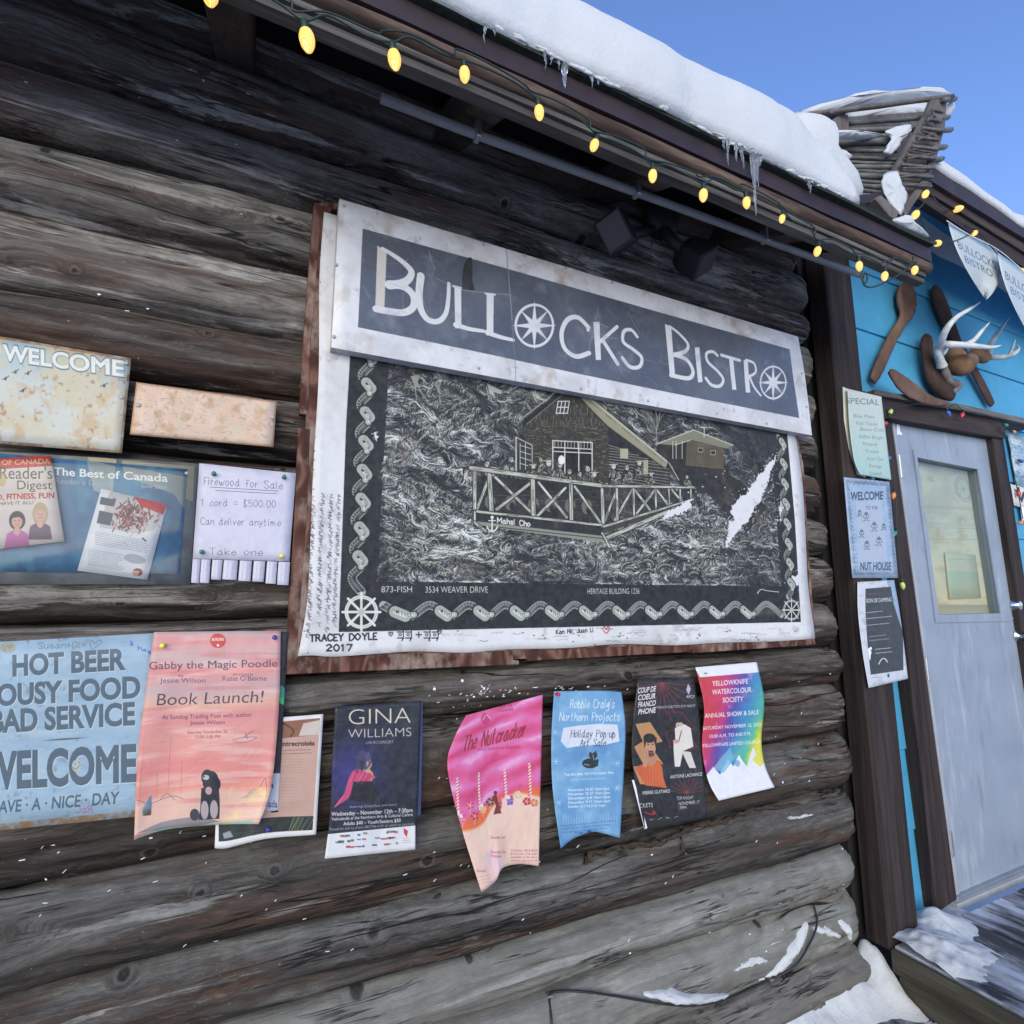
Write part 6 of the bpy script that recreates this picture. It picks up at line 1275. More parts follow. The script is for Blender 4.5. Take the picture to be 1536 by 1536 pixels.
G().prism([PY(1436, 1356, 1.40), PY(1600, 1286, 1.40), PY(1602, 1296, 1.40), PY(1436, 1366, 1.40)], (0, .03, 0)).obj("sill", mat_plain("sill_paint", (.35, .36, .36), .6), ann)

# ------------------------------------------------------------------ mural board
mb = thing("mural_board", "large white sheet printed with a dark engraved bistro scene, framed in red plywood", "mural")
_im = mat_print("mural_print", make_mural().image("mural"), rough=.6, spec=.12)
_mk, _mx0, _mz1, _mw, _mh = 850, .09, 2.27, int(1.87*850), int(1.25*850)
def mural_sheet():
    L = [(486, 318), (479, 420), (478, 560), (470, 700), (466, 800), (461, 900), (447, 984)]; Rr = [(1182, 600), (1193, 655), (1203, 720), (1208, 800), (1212, 880), (1221, 944), (1222, 958)]
    B = [(447, 984), (470, 983), (500, 985), (560, 981), (620, 977), (700, 979), (760, 974), (850, 972), (930, 966), (1010, 968), (1080, 964), (1160, 962), (1222, 958)]
    g = coons([L[0], (1180, 520), Rr[-1], L[-1]], 60, 50, left=L[1:-1], right=Rr[:-1], bot=B[1:-1]); v = []; uv = []
    for j in range(51):
        for i in range(61):
            u, w = i/60, j/50; y = YM-.004*abs(mnoise.noise(Vector((u*5, w*5, 0))))-.006*max(0, (w-.95)/.05)*abs(mnoise.noise(Vector((u*13, 1, 0))))*2-.004*max(0, (.03-u)/.03)
            p = PY(g[j, i, 0], g[j, i, 1], y); q = PY(g[j, i, 0], g[j, i, 1], YM); v.append(p); uv.append(((q[0]-_mx0)*_mk/_mw, 1-(_mz1-q[2])*_mk/_mh))
    f = [(j*61+i, (j+1)*61+i, (j+1)*61+i+1, j*61+i+1) for j in range(50) for i in range(60)]
    o = mesh_obj("mural_print", v, f, _im, mb, True, uv); m = o.modifiers.new("thickness", 'SOLIDIFY'); m.thickness = .0008; m.offset = 1
mural_sheet()
a, b = PY(478, 315, YM), PY(1215, 965, YM); G().box((a[0], YM+.003, b[2]), (b[0], YM+.012, a[2])).obj("backing_panel", M_PLY, mb)
for pts in ([(471, 304), (499, 306), (497, 318), (482, 330), (466, 520), (463, 622), (449, 620), (456, 500)], [(448, 642), (466, 643), (462, 760), (452, 900), (446, 985), (430, 1013), (428, 1011), (434, 900), (441, 780)], [(446, 985), (770, 976), (770, 990), (779, 991), (779, 997), (428, 1012)], [(786, 976), (1035, 966), (1036, 978), (792, 992)], [(1038, 967), (1222, 957), (1224, 967), (1040, 980)], [(1184, 650), (1193, 640), (1206, 700), (1215, 850), (1224, 958), (1219, 958), (1208, 840), (1198, 700)], [(471, 304), (505, 303), (1195, 520), (1195, 530), (499, 312)]):
    quadbar("frame_board", pts, YM-.004+.0007*len(pts), .030, M_PLY, mb, .002)
for px, py in ((494, 722), (1208, 700)): pass
# ------------------------------------------------------------------ bistro sign
bs = thing("bistro_sign", "wide grey and white BULLOCKS BISTRO sign with compass letters above the mural", "sign")
c, sx0, sz1, sk = make_sign(); _sm = mat_print("bistro_sign_print", c.image("bistro_sign"), rough=.35, spec=.5, coat=.35)
def sign_face():
    g = coons([(509, 298), (1197, 505), (1218, 653), (497, 521)], 70, 20, left=[(505, 370), (501, 450)], right=[(1206, 555), (1212, 600)]); v = []; uv = []
    for j in range(21):
        for i in range(71):
            u, w = i/70, j/20; e = min(u, 1-u)*1.8; e2 = min(w, 1-w)*.42; r = min(e, e2); y = YS+.004*max(0, 1-r/.008)**2-.0015*mnoise.noise(Vector((u*6, w*3, 0)))
            p = PY(g[j, i, 0], g[j, i, 1], y); v.append(p); uv.append(((p[0]-sx0)*sk/c.w, 1-(sz1-p[2])*sk/c.h))
    f = [(j*71+i, (j+1)*71+i, (j+1)*71+i+1, j*71+i+1) for j in range(20) for i in range(70)]
    mesh_obj("sign_face", v, f, _sm, bs, True, uv)
sign_face()
_q = [PY(px, py, YS+.0045) for px, py in ((509, 298), (1197, 505), (1218, 653), (497, 521))]
G().prism(_q, (0, .030, 0)).obj("sign_box", mat_plain("dirty_white_edge", (.45, .44, .44), .7, var=.3, vs=20), bs)
for px, py in ((516, 309), (566, 320), (725, 366), (787, 383), (849, 402), (918, 424), (967, 437), (1050, 462), (1087, 475), (504, 397), (501, 505), (718, 552), (871, 583), (972, 601), (1075, 620), (1150, 635), (1203, 560), (1210, 610)):
    lathe(PY(px, py, YS+.001), (0, -1, 0), [(.0045, 0), (.0042, .002), (.002, .003)], 8).obj("screw", M_PIN['steel'], bs, True)

# ------------------------------------------------------------------ posters and small signs
def pins(o, *pp):
    for px, py, col, y in pp:
        lathe(PY(px, py, y), (0, -1, 0), [(.0052, 0), (.0048, .0015), (.0028, .003), (.0026, .006), (.0048, .0095), (.0040, .0105)], 10).obj("push_pin", M_PIN[col], o, True)
def sleep(f): return f
def plate(name, key, Y, label, cat, th=.003, **k):
    m = pr(key, **k); o = sheet(name, Q[key], Y, m, 12, 8, th=th, lift=lambda u, w: .0012*math.sin(u*5+w*3)); return tag(o, label, cat)
o = plate("welcome_plaque", 'welcome', 1.372, "weathered pale blue metal sign reading WELCOME at the far left of the wall", "sign", coat=.1)
for px, py in ((183, 596), (190, 545)): lathe(PY(px, py, 1.369), (0, -1, 0), [(.005, 0), (.004, .002), (.001, .003)], 8).obj("nail_head", M_PIN['steel'], o, True)
o = plate("rusty_plaque", 'rusty', 1.376, "small faded pinkish metal plate with rust specks right of the welcome sign", "sign")
for px, py in ((208, 608), (409, 626)): lathe(PY(px, py, 1.373), (0, -1, 0), [(.006, 0), (.005, .0025), (.001, .0035)], 8).obj("nail_head", M_PIN['steel'], o, True)
o = plate("tin_sign", 'beer', 1.370, "light blue tin sign reading HOT BEER LOUSY FOOD BAD SERVICE WELCOME", "sign", coat=.1)
# display case
dc = thing("display_case", "clear plastic cover over a blue poster with a magazine and a leaflet", "display case")
sheet("case_back", Q['case'], 1.385, pr('case'), 4, 4, parent=dc, th=.003); sheet("blue_poster", Q['blue'], 1.381, pr('blue'), 6, 6, parent=dc, th=.001)
sheet("magazine", Q['mag'], 1.374, pr('mag'), 6, 6, parent=dc, th=.004); sheet("leaflet", Q['leaf'], 1.377, pr('leaf'), 6, 6, parent=dc, th=.001)
def clear():
    n = NT("clear_cover", .08); n.n.remove(n.b); o = n.n["Material Output"]; t = n.new('BsdfTransparent'); t.inputs[0].default_value = (.93, .94, .95, 1); g = n.new('BsdfGlossy'); g.inputs['Roughness'].default_value = .12
    m = n.new('MixShader'); fr = n.new('Fresnel'); fr.inputs[0].default_value = 1.4; n.l.new(n.math('MULTIPLY', fr.outputs[0], n.math('SUBTRACT', .8, n.math('MULTIPLY', n.new('NewGeometry').outputs['Backfacing'], .8)), clamp=True), m.inputs[0]); n.l.new(t.outputs[0], m.inputs[1]); n.l.new(g.outputs[0], m.inputs[2]); n.l.new(m.outputs[0], o.inputs[0]); return n.m
sheet("plastic_cover", Q['case'], 1.366, clear(), 14, 10, parent=dc, th=.0015, lift=lambda u, w: .003*math.sin(w*9+u*4))
lathe(PY(280, 710, 1.364), (0, -1, 0), [(.004, 0), (.004, .002), (.001, .003)], 8).obj("screw", M_PIN['steel'], dc, True)
# firewood note with tear-off strips
o = sheet("firewood_note", Q['wood'], 1.378, pr('wood'), 10, 10, th=.0005, lift=lambda u, w: .003*math.sin(u*3.1)+.004*w*u); tag(o, "white handwritten note reading Firewood for Sale with tear-off strips", "note")
tc = Cv(40, 110, (214, 214, 238)); tc.ws = 1
for r0 in (0, 1):
    for y in range(12, 100, 9): tc.line([(10+r0*14, y), (17+r0*14, y+random.uniform(-2, 2)), (11+r0*14, y+5)], 1.1, (120, 120, 140), .7)
tc.line([(1, 0), (1, 110)], 2, (60, 60, 70)); TM = mat_print("tear_strip_print", tc.image("strip"))
xs = [(286, 308.5), (309, 318), (318.5, 333), (333.5, 352), (352.5, 375), (375.5, 397), (397.5, 414), (414.5, 433)]; xs = [(286.5, 299), (299.5, 314), (316, 332), (333, 355), (357, 376), (378, 396), (398, 414), (415, 433)]
for i, (a, b) in enumerate(xs):
    t0 = (a-289)/145; t1 = (b-289)/145; yt = lambda t: 838.5+4.5*t; bt = (874, 874, 869, 869, 871, 872, 875, 877)[i]; sh = -1.5
    sheet("tear_off_strip", [(a+2, yt(t0)), (b+2, yt(t1)), (b+sh+1, bt+1), (a+sh+1, bt)], 1.3745, TM, 2, 5, parent=o, th=.0004, lift=lambda u, w, k=i: .002+.006*w*w*(1+.6*math.sin(k*2.3)))
pins(o, (321, 711, 'green', 1.375), (426, 716, 'green', 1.375), (303, 828, 'green', 1.374), (422, 834, 'yellow', 1.370))
# paper posters on the logs
def poster(name, key, Y, label, lift, nu=14, nv=18, th=.0005, cat="poster", **k):
    o = sheet(name, Q[key], Y, pr(key, **k), nu*2, nv*2, th=th, lift=lambda u, w: lift(u, w)+.0022*mnoise.noise(Vector((u*6, w*8, len(key))))+.0010*mnoise.noise(Vector((u*17, w*21, len(key)))), **ED.get(key, {})); return tag(o, label, cat, "posters pinned to the logs and post" if cat == "poster" else None)
poster("dark_poster", 'back', 1.3735, "dark sheet with a Canada logo hidden mostly behind the pink book poster", lambda u, w: 0)
o = poster("craft_poster", 'entre', 1.378, "white bordered beige poster reading Entrecroisés half behind the pink poster", lambda u, w: .004*w*w+.002*math.sin(u*4))
pins(o, (402, 1243, 'blue', 1.373))
o = poster("book_poster", 'gabby', 1.366, "pink sunset poster reading Gabby the Magic Poodle Book Launch", lambda u, w: .010*math.sin(w*3.0+.3)*(.4+u*.3)+.03*w**3*(u-.3)**2*2+.004*math.sin(u*9+w*4)*w, rough=.4)
pins(o, (244, 968, 'yellow', 1.357), (412, 956, 'blue', 1.361))
poster("blue_backing_sheet", 'gina', 1.384, "dark blue sheet edge showing behind the concert poster", lambda u, w: 0) if False else None
o = poster("concert_poster", 'gina', 1.372, "black poster reading GINA WILLIAMS with a woman in a pink shawl", lambda u, w: .006*w*w+.004*math.sin(u*6)*w+.004*(1-u)**6, rough=.3)
G().prism([PY(px, py, 1.3795) for px, py in ((618, 1052), (634, 1053), (633, 1130), (631, 1222), (617, 1230))], (0, .001, 0)).obj("under_sheet", mat_plain("dark_blue_paper", (.05, .07, .16), .4), o)
o = poster("dance_poster", 'nut', 1.366, "curled pink poster reading The Nutcracker with candy canes", lambda u, w: .028*math.exp(-((u-.0)/.35)**2)*(.5+.5*w)+.016*math.exp(-((u-.42)/.12)**2)*max(0, (w-.62)/.38), 26, 22)
o = poster("art_sale_poster", 'robbie', 1.370, "light blue poster reading Robbie Craig's Northern Projects with a fox", lambda u, w: .006+.010*math.sin(u*math.pi)*w+.022*abs(u-.5)**2*w*2, 18, 20)
pins(o, (836, 1041, 'red', 1.362))
o = poster("music_poster", 'coup', 1.372, "black poster reading COUP DE COEUR FRANCOPHONE with two singers", lambda u, w: .012*(1-u)**3+.012*u**4*w+.003*math.sin(w*9), 16, 20, rough=.3)
G().prism([PY(px, py, 1.365) for px, py in ((957, 1021), (960, 1020), (957, 1060), (951, 1085), (952, 1065))], (0, .0006, 0)).obj("white_curl", M_WHITE, o)
G().prism([PY(px, py, 1.3585) for px, py in ((948, 1170), (951, 1170), (971, 1242), (967, 1244))], (0, .0006, 0)).obj("white_curl", M_WHITE, o)
o = poster("watercolour_poster", 'water', 1.364, "rainbow coloured poster reading YELLOWKNIFE WATERCOLOUR SOCIETY", lambda u, w: .010*math.sin(w*6.0+.5)+.012*w, 14, 26)
# posters on the corner post
o = poster("specials_sheet", 'special', 1.352, "pale green handwritten SPECIAL menu sheet curling on the brown post", lambda u, w: .010*(1-w)+.012*w*(1-u)**2, cat="paper")
G().prism([PY(px, py, 1.3565) for px, py in ((1264, 580), (1273, 584), (1284, 660), (1298, 716), (1286, 712), (1273, 672), (1266, 630))], (0, .0006, 0)).obj("under_sheet", mat_plain("cream_paper", (.62, .62, .50), .6, var=.05), o)
plate("carved_plaque", 'nuthouse', 1.353, "pale blue embossed sign reading WELCOME NUT HOUSE on the brown post", "sign", coat=.1)
o = poster("camping_poster", 'camp', 1.351, "dark printed CAMPING poster with white borders low on the brown post", lambda u, w: .006*math.sin(u*3.1)+.008*(1-u)*w)
G().prism([PY(px, py, 1.343) for px, py in ((1302, 973), (1307, 970), (1314, 992), (1309, 1000), (1304, 988))], (0, .0006, 0)).obj("paper_tag", M_WHITE, o)
# sheets right of the door
mc = Cv(90, 150, (150, 184, 216)); mc.stain((206, 220, 236), 20, .45, .6, .8, 1); mc.stain((90, 130, 170), 12, .55, .7, .7, 2)
for i in range(14): mc.scribble(10, 10+i*10, 70, 6, (80, 100, 130), 9, 1, .5)
o = sheet("blue_map_sheet", [(1511, 650), (1570, 664), (1578, 742), (1523, 728)], 1.44, mat_print("map_print", mc.image("map")), 3, 3); tag(o, "blue patterned sheet right of the door", "paper")
mc = Cv(90, 70, (222, 224, 232)); mc.text("VISIT", 6, 50, 36, (40, 44, 50), w=76, bold=.03); o = sheet("white_notice", [(1516, 726), (1580, 744), (1584, 778), (1521, 758)], 1.438, mat_print("visit_print", mc.image("visit")), 3, 3); tag(o, "white notice below the blue sheet right of the door", "paper")
o = sheet("small_note", [(1530, 759), (1560, 768), (1562, 790), (1533, 782)], 1.436, M_WHITE, 2, 2); tag(o, "small white note lowest in the stack right of the door", "paper")

# ------------------------------------------------------------------ carved spoons, antlers
M_SPOON = mat_wood("old_carved_wood", [(.25, (.060, .032, .022)), (.5, (.13, .075, .052)), (.8, (.24, .155, .115))], (6, 20, 3), 'X', .002)
M_SPOOND = mat_wood("dark_carved_wood", [(.25, (.022, .012, .010)), (.5, (.055, .030, .024)), (.8, (.12, .075, .06))], (6, 20, 3), 'X', .002)
def spoon(name, pts, widths, Y, mat, label, cat, bowl=None, th=.35, n=14, wk=1.7):
    P = [PY(px, py, Y) for px, py in pts]; P = np.array(catmull(P, 5)); t = np.linspace(0, 1, len(P)); w = np.interp(t, np.linspace(0, 1, len(widths)), widths)*wk
    v = []
    for i, p in enumerate(P):
        d = P[min(i+1, len(P)-1)]-P[max(i-1, 0)]; d /= np.linalg.norm(d); s = np.cross(d, (0, 1, 0)); s /= np.linalg.norm(s)
        dish = 0
        if bowl: dish = max(0, 1-abs(t[i]-bowl[0])/bowl[1])**.6
        for k in range(n):
            a = 2*math.pi*k/n; ca, sa = math.cos(a), math.sin(a); tk = w[i]*th if not dish else max(w[i]*th, .012)
            y = -sa*tk*(1 if sa < 0 else 1-1.25*dish*(1-ca*ca)); wob = 1+.10*mnoise.noise(Vector((i*.5, k*.9, len(pts))))
            v.append(p+s*ca*w[i]*wob+np.array((0, y*wob, 0)))
    m = len(P); f = [(i*n+k, i*n+(k+1) % n, (i+1)*n+(k+1) % n, (i+1)*n+k) for i in range(m-1) for k in range(n)]+[tuple(range(n)), tuple(range((m-1)*n, m*n))]
    o = G().add(v, f).obj(name, mat, None, True); return tag(o, label, cat)
spoon("wooden_spoon", [(1366, 425), (1362, 440), (1359, 455), (1357, 472), (1351, 487), (1340, 505), (1329, 528), (1319, 550), (1309, 571)], [.004, .034, .043, .044, .036, .018, .017, .017, .018, .018, .019, .018, .012], 1.425, M_SPOON, "large carved wooden spoon with its bowl up on the blue wall", "spoon", (.17, .22))
spoon("wooden_ladle", [(1401, 428), (1407, 445), (1414, 465), (1425, 490), (1437, 515), (1452, 540), (1466, 565), (1478, 588), (1488, 607)], [.008, .030, .034, .034, .032, .028, .022, .020, .020, .020, .021, .021, .016], 1.425, M_SPOOND, "long dark wooden ladle slanting behind the antlers", "ladle")
spoon("wooden_scoop", [(1335, 556), (1343, 565), (1356, 577), (1372, 588), (1388, 597), (1405, 603), (1422, 604)], [.010, .026, .036, .040, .038, .030, .022, .014, .006], 1.345, M_SPOON, "shallow carved wooden scoop lying on the door header", "scoop", (.35, .35), wk=1.15)
am = thing("antler_mount", "pale deer antlers on a skull mounted on a brown wooden plaque", "antlers")
o = spoon("mount_board", [(1392, 505), (1390, 520), (1393, 545), (1400, 565), (1412, 580), (1428, 592)], [.022, .034, .034, .036, .044, .052, .050, .030], 1.41, M_SPOOND, "", "", None, .5, wk=1.2)
for k in ("label", "category"): del o[k]
o.parent = am
M_BONE = mat_plain("antler_bone", (.55, .56, .56), .45, var=.25, vs=26, bumpd=.003); M_FUR = mat_plain("tanned_hide", (.19, .105, .058), .8, var=.5, vs=16, bumpd=.010); M_FURG = mat_plain("grey_skull", (.20, .165, .145), .8, var=.35, vs=22, bumpd=.004)
def ant(pts, rr, nm="antler", mat=None, sq=1.0):
    P = catmull([PY(*q) for q in pts], 5); R = np.interp(np.linspace(0, 1, len(P)), np.linspace(0, 1, len(rr)), rr)*(1.32 if nm == 'antler' else 1.0)*np.array([1+.10*mnoise.noise(Vector((i_*.9, pts[0][0], 0))) for i_ in range(len(P))]); return G().tube(P, list(R), 10, squash=sq).obj(nm, mat or M_BONE, am, True)
ant([(1409, 534, 1.36), (1409, 520, 1.33), (1413, 508, 1.29), (1422, 490, 1.25), (1436, 475, 1.22), (1454, 464, 1.20), (1471, 453, 1.18)], [.013, .015, .012, .010, .008, .006, .001])
ant([(1410, 516, 1.33), (1425, 517, 1.29), (1447, 518, 1.25), (1470, 520, 1.22), (1488, 521, 1.20), (1502, 518, 1.18)], [.013, .013, .012, .009, .006, .001])
ant([(1450, 517, 1.25), (1461, 510, 1.23), (1472, 497, 1.21), (1485, 483, 1.20)], [.011, .008, .006, .001])
ant([(1413, 550, 1.36), (1410, 538, 1.35), (1406, 526, 1.34), (1409, 516, 1.33)], [.018, .012, .010, .011])
ant([(1412, 532, 1.35), (1418, 528, 1.34), (1423, 520, 1.33)], [.010, .006, .001])
ant([(1478, 534, 1.36), (1492, 536, 1.32), (1510, 535, 1.28), (1522, 530, 1.25), (1528, 523, 1.24), (1526, 517, 1.23)], [.013, .011, .010, .008, .005, .001])
ant([(1482, 532, 1.34), (1486, 517, 1.30), (1497, 499, 1.27), (1514, 476, 1.25)], [.013, .010, .008, .001])
ant([(1514, 533, 1.27), (1519, 522, 1.26), (1523, 509, 1.25)], [.008, .005, .001])
ant([(1428, 520, 1.38), (1432, 535, 1.36), (1440, 548, 1.33), (1448, 545, 1.31), (1458, 540, 1.33)], [.024, .046, .054, .046, .028], "skull_cap", M_FUR)
ant([(1456, 527, 1.37), (1466, 532, 1.35), (1476, 536, 1.35), (1482, 534, 1.36)], [.024, .036, .032, .014], "hide_tuft", M_FUR)
ant([(1437, 546, 1.325), (1450, 540, 1.30), (1460, 537, 1.31)], [.018, .034, .016], "hide_tuft", M_FURG)
ant([(1414, 548, 1.37), (1418, 560, 1.37), (1424, 572, 1.38), (1436, 578, 1.39), (1430, 588, 1.39)], [.016, .020, .018, .022, .010], "jaw_bone", M_FURG)

# ------------------------------------------------------------------ lamps on the cabin
fl = thing("twin_floodlight", "dark twin floodlight with a round base under the eave above the sign", "floodlight")
M_FIX = mat_plain("dark_fixture", (.020, .024, .026), .5)
lathe(PY(985, 335, 1.385), (0, -1, 0), [(.066, 0), (.068, .030), (.058, .052), (.015, .056)], 24).obj("base_plate", M_FIX, fl, True)
def flood(px, py, yc, ang, label=None):
    c = Vector(PY(px, py, yc)); ax = Vector((math.sin(ang)*.75, -.45, -math.cos(ang)*.6)).normalized(); s = ax.cross(Vector((0, 1, 0))).normalized(); t = s.cross(ax)
    g = G(); V = []
    for h, w in ((-.055, .016), (-.045, .032), (-.02, .044), (.040, .047), (.046, .047)):
        for a, b in ((-1, -1), (1, -1), (1, 1), (-1, 1)): V.append(c+ax*h*1.2+s*a*w*1.2+t*b*w)
    F = [(i*4+k, i*4+(k+1) % 4, (i+1)*4+(k+1) % 4, (i+1)*4+k) for i in range(4) for k in range(4)]+[(0, 1, 2, 3)[::-1], (16, 17, 18, 19)]
    g.add(V, F); o = g.obj("lamp_head", M_FIX, fl, bevel=.003)
    G().prism([c+ax*.0558+s*a*.048+t*b*.039 for a, b in ((-1, -1), (1, -1), (1, 1), (-1, 1))], ax*.002).obj("lens", mat_plain("smoky_lens", (.07, .06, .05), .25), o)
flood(927, 350, 1.31, -.9); flood(1040, 385, 1.31, .55)
G().tube([PY(975, 345, 1.33), PY(955, 350, 1.32), PY(940, 350, 1.31)], .018, 10).obj("arm", M_FIX, fl, True); G().tube([PY(995, 345, 1.33), PY(1012, 365, 1.32), PY(1028, 378, 1.31)], .020, 10).obj("arm", M_FIX, fl, True)
G().tube(catmull([PY(978, 362, 1.36), PY(977, 378, 1.36), PY(985, 386, 1.36), PY(1002, 386, 1.37)], 4), .0025, 6).obj("wire", M_METAL, fl, True)
cd = thing("eave_conduit", "long pale conduit pipe running under the cabin eave", "pipe")
G().tube([PY(571, 147, 1.19), PY(690, 193, 1.19), PY(1000, 305, 1.19), PY(1292, 413, 1.19)], .0125, 12).obj("pipe", mat_plain("pale_conduit", (.27, .27, .275), .5, var=.15), cd, True)
for px, py in ((716, 202), (955, 288), (1148, 358)):
    p = PY(px, py, 1.19); G().box((p[0]-.008, p[1]-.016, p[2]-.016), (p[0]+.008, p[1]+.016, p[2]+.040)).obj("bracket", M_METAL, cd, bevel=.003)

# ------------------------------------------------------------------ string lights
def mat_bulb(name, col, e, facets=True):
    n = NT(name, .25); c = n.coord('Generated'); w = n.new('TexWave', wave_type='BANDS', bands_direction='DIAGONAL'); n.l.new(n.map(c, (1, 1, 2.2)), w.inputs[0]); w.inputs['Scale'].default_value = 2.6; w.inputs['Distortion'].default_value = 1.5
    k = n.ramp(w.outputs[1], [(.2, tuple(x*y for x, y in zip(col, (.85, .62, .5)))), (.8, (1.0, .86, .42))]); fc = n.new('LayerWeight'); fc.inputs[0].default_value = .35; k = n.mix(fc.outputs['Facing'], k, tuple(x*y for x, y in zip(col, (.95, .62, .4)))); n.set(n.b.inputs['Emission Color'], k); n.b.inputs['Emission Strength'].default_value = e
    return n.out(tuple(x*.6 for x in col), n.bump(w.outputs[1], .8, .004), spec=.5)
M_YB = mat_bulb("lit_yellow_bulb", (1.0, .66, .10), .40)
M_SOCK = mat_plain("green_socket", (.012, .030, .022), .5)
def bulbpart(par, px, py, L, Y, dirpx, mat, r=None, sock=True):
    """dirpx: photo px vector from socket to tip"""
    L = L*.9; c = Vector(PY(px, py, Y)); d = np.array(PY(px+dirpx[0], py+dirpx[1], Y))-np.array(PY(px, py, Y)); d = Vector(d).normalized(); r = r or L*.30
    if sock is 'front': d = (d*.35+Vector((-.3, -.9, 0))).normalized()
    pf = [(r*.45, -L*.5), (r*.78, -L*.40), (r*.98, -L*.22), (r, -L*.05), (r*.86, L*.18), (r*.52, L*.38), (r*.2, L*.47), (.0006, L*.5)]
    b = lathe(c, d, pf, 14).obj("bulb", mat, par, True)
    if sock: lathe(c-d*L*.5, -d, [(r*.5, -.003), (r*.55, .0), (r*.55, .016), (r*.35, .020)], 10).obj("socket", M_SOCK, b, True)
    return c-d*(L*.5+.018)
ys = .932
sl_ = thing("eave_string_lights", "string of glowing yellow bulbs hanging along the log cabin eave", "string lights")
BL = [(315, -8, (0, 20), .052), (461, 62, (3, 20), .052), (592, 91, (3, 20), .048), (697, 113, (1, 20), .041), (809, 170, (2, 20), .040), (891, 219, (-7, 20), .038), (979, 265, (0, 20), .039), (1055, 294, (0, 20), .041), (1120, 305, (2, 20), .038), (1173, 329, (-2, 20), .031), (1226, 378, (-4, 20), .038), (1289, 400, (2, 18), .036), (1327, 415, (-1, 20), .037), (1372, 406, (-2, 20), .038)]
ends = [bulbpart(sl_, px, py, L, ys-.0, d, M_YB) for px, py, d, L in BL]
wp = []
for i, e in enumerate(ends):
    wp.append(tuple(e))
    if i < len(ends)-1:
        n_ = ends[i+1]; m_ = (e+n_)/2; wp += [(m_.x-.04, m_.y-.004, m_.z+.004+.007*random.random()), (m_.x+.03, m_.y-.004, m_.z+.003)]
G().tube(catmull(wp, 5), .0022, 6).obj("cord", M_GREENC, sl_, True)
wp2 = [(x+.02*math.sin(i*2.1), y-.004, z+.008+.006*math.sin(i*1.7)) for i, (x, y, z) in enumerate(wp[1:])]; G().tube(catmull(wp2, 5), .0020, 6).obj("cord", M_GREENC, sl_, True)
lp = [PY(px, py, ys+.01) for px, py in ((1292, 410), (1294, 422), (1299, 424), (1301, 414), (1297, 410), (1295, 425), (1304, 431), (1318, 428), (1327, 424), (1345, 414), (1366, 398))]; G().tube(catmull(lp, 5), .0026, 6).obj("cord", M_GREENC, sl_, True)
s2 = thing("annex_string_lights", "short string of glowing yellow bulbs along the annex eave at right", "string lights")
BL2 = [(1388, 292, (-6, 18), .044), (1373, 323, (-7, 18), .048), (1438, 313, 0, .052), (1407, 365, (18, 1), .050), (1462, 350, (-8, 12), .040), (1532, 407, (18, 4), .054)]
e2 = []
for px, py, d, L in BL2: e2.append(bulbpart(s2, px, py, L, 1.13 if px > 1400 else 1.0, d or (2, 8), M_YB, sock='front' if not d else True))
for a, b in ((0, 1), (0, 2), (1, 3), (3, 4), (2, 4), (4, 5)):
    m_ = (e2[a]+e2[b])/2+Vector((0, 0, -.02)); G().tube(catmull([tuple(e2[a]), tuple(m_), tuple(e2[b])], 6), .0022, 6).obj("cord", M_GREENC, s2, True)
dl = thing("door_string_lights", "string of small unlit coloured bulbs looped round the grey door frame", "string lights")
CB = {k: mat_plain("bulb_"+k, v, .2, var=.03) for k, v in dict(yellow=(.55, .60, .16), red=(.50, .045, .05), blue=(.05, .12, .42), orange=(.70, .22, .07), green=(.02, .26, .13), pink=(.6, .2, .16)).items()}
pts = []
for px, py, col, d in [(1336, 617, 'yellow', (4, -10)), (1328, 635, 'red', (10, -2)), (1333, 687, 'blue', (12, -3)), (1340, 744, 'orange', (-2, 12)), (1341, 801, 'green', (-6, 12)), (1354, 879, 'yellow', (2, 10))]:
    pts.append(bulbpart(dl, px, py, .036, 1.374, d, CB[col], .0095))
G().tube(catmull([tuple(p) for p in pts], 8), .0018, 6).obj("cord", M_GREENC, dl, True)
top = []
for px, py, col, d in [(1423, 621, 'blue', (4, 9)), (1443, 623, 'red', (-3, 9)), (1509, 638, 'green', (12, 3)), (1521, 648, 'orange', (12, 2))]: top.append(bulbpart(dl, px, py, .036, 1.35, d, CB[col], .0095))
G().tube(catmull([PY(1336, 612, 1.36), PY(1380, 606, 1.345), tuple(top[0]), PY(1433, 606, 1.345), tuple(top[1]), PY(1480, 622, 1.345), tuple(top[2]), tuple(top[3])], 6), .0018, 6).obj("cord", M_GREENC, dl, True)
rt = []
for px, py, col, d in [(1533, 692, 'blue', (12, 4)), (1528, 741, 'red', (1, 12)), (1531, 784, 'orange', (-12, 4))]: rt.append(bulbpart(dl, px, py, .040, 1.42, d, CB[col], .0105))
G().tube(catmull([PY(1509, 652, 1.42), PY(1515, 672, 1.42), PY(1517, 690, 1.42), PY(1521, 710, 1.42), PY(1525, 730, 1.42), PY(1531, 760, 1.42), PY(1534, 778, 1.42)], 6), .0022, 6).obj("cord", M_GREENC, dl, True)

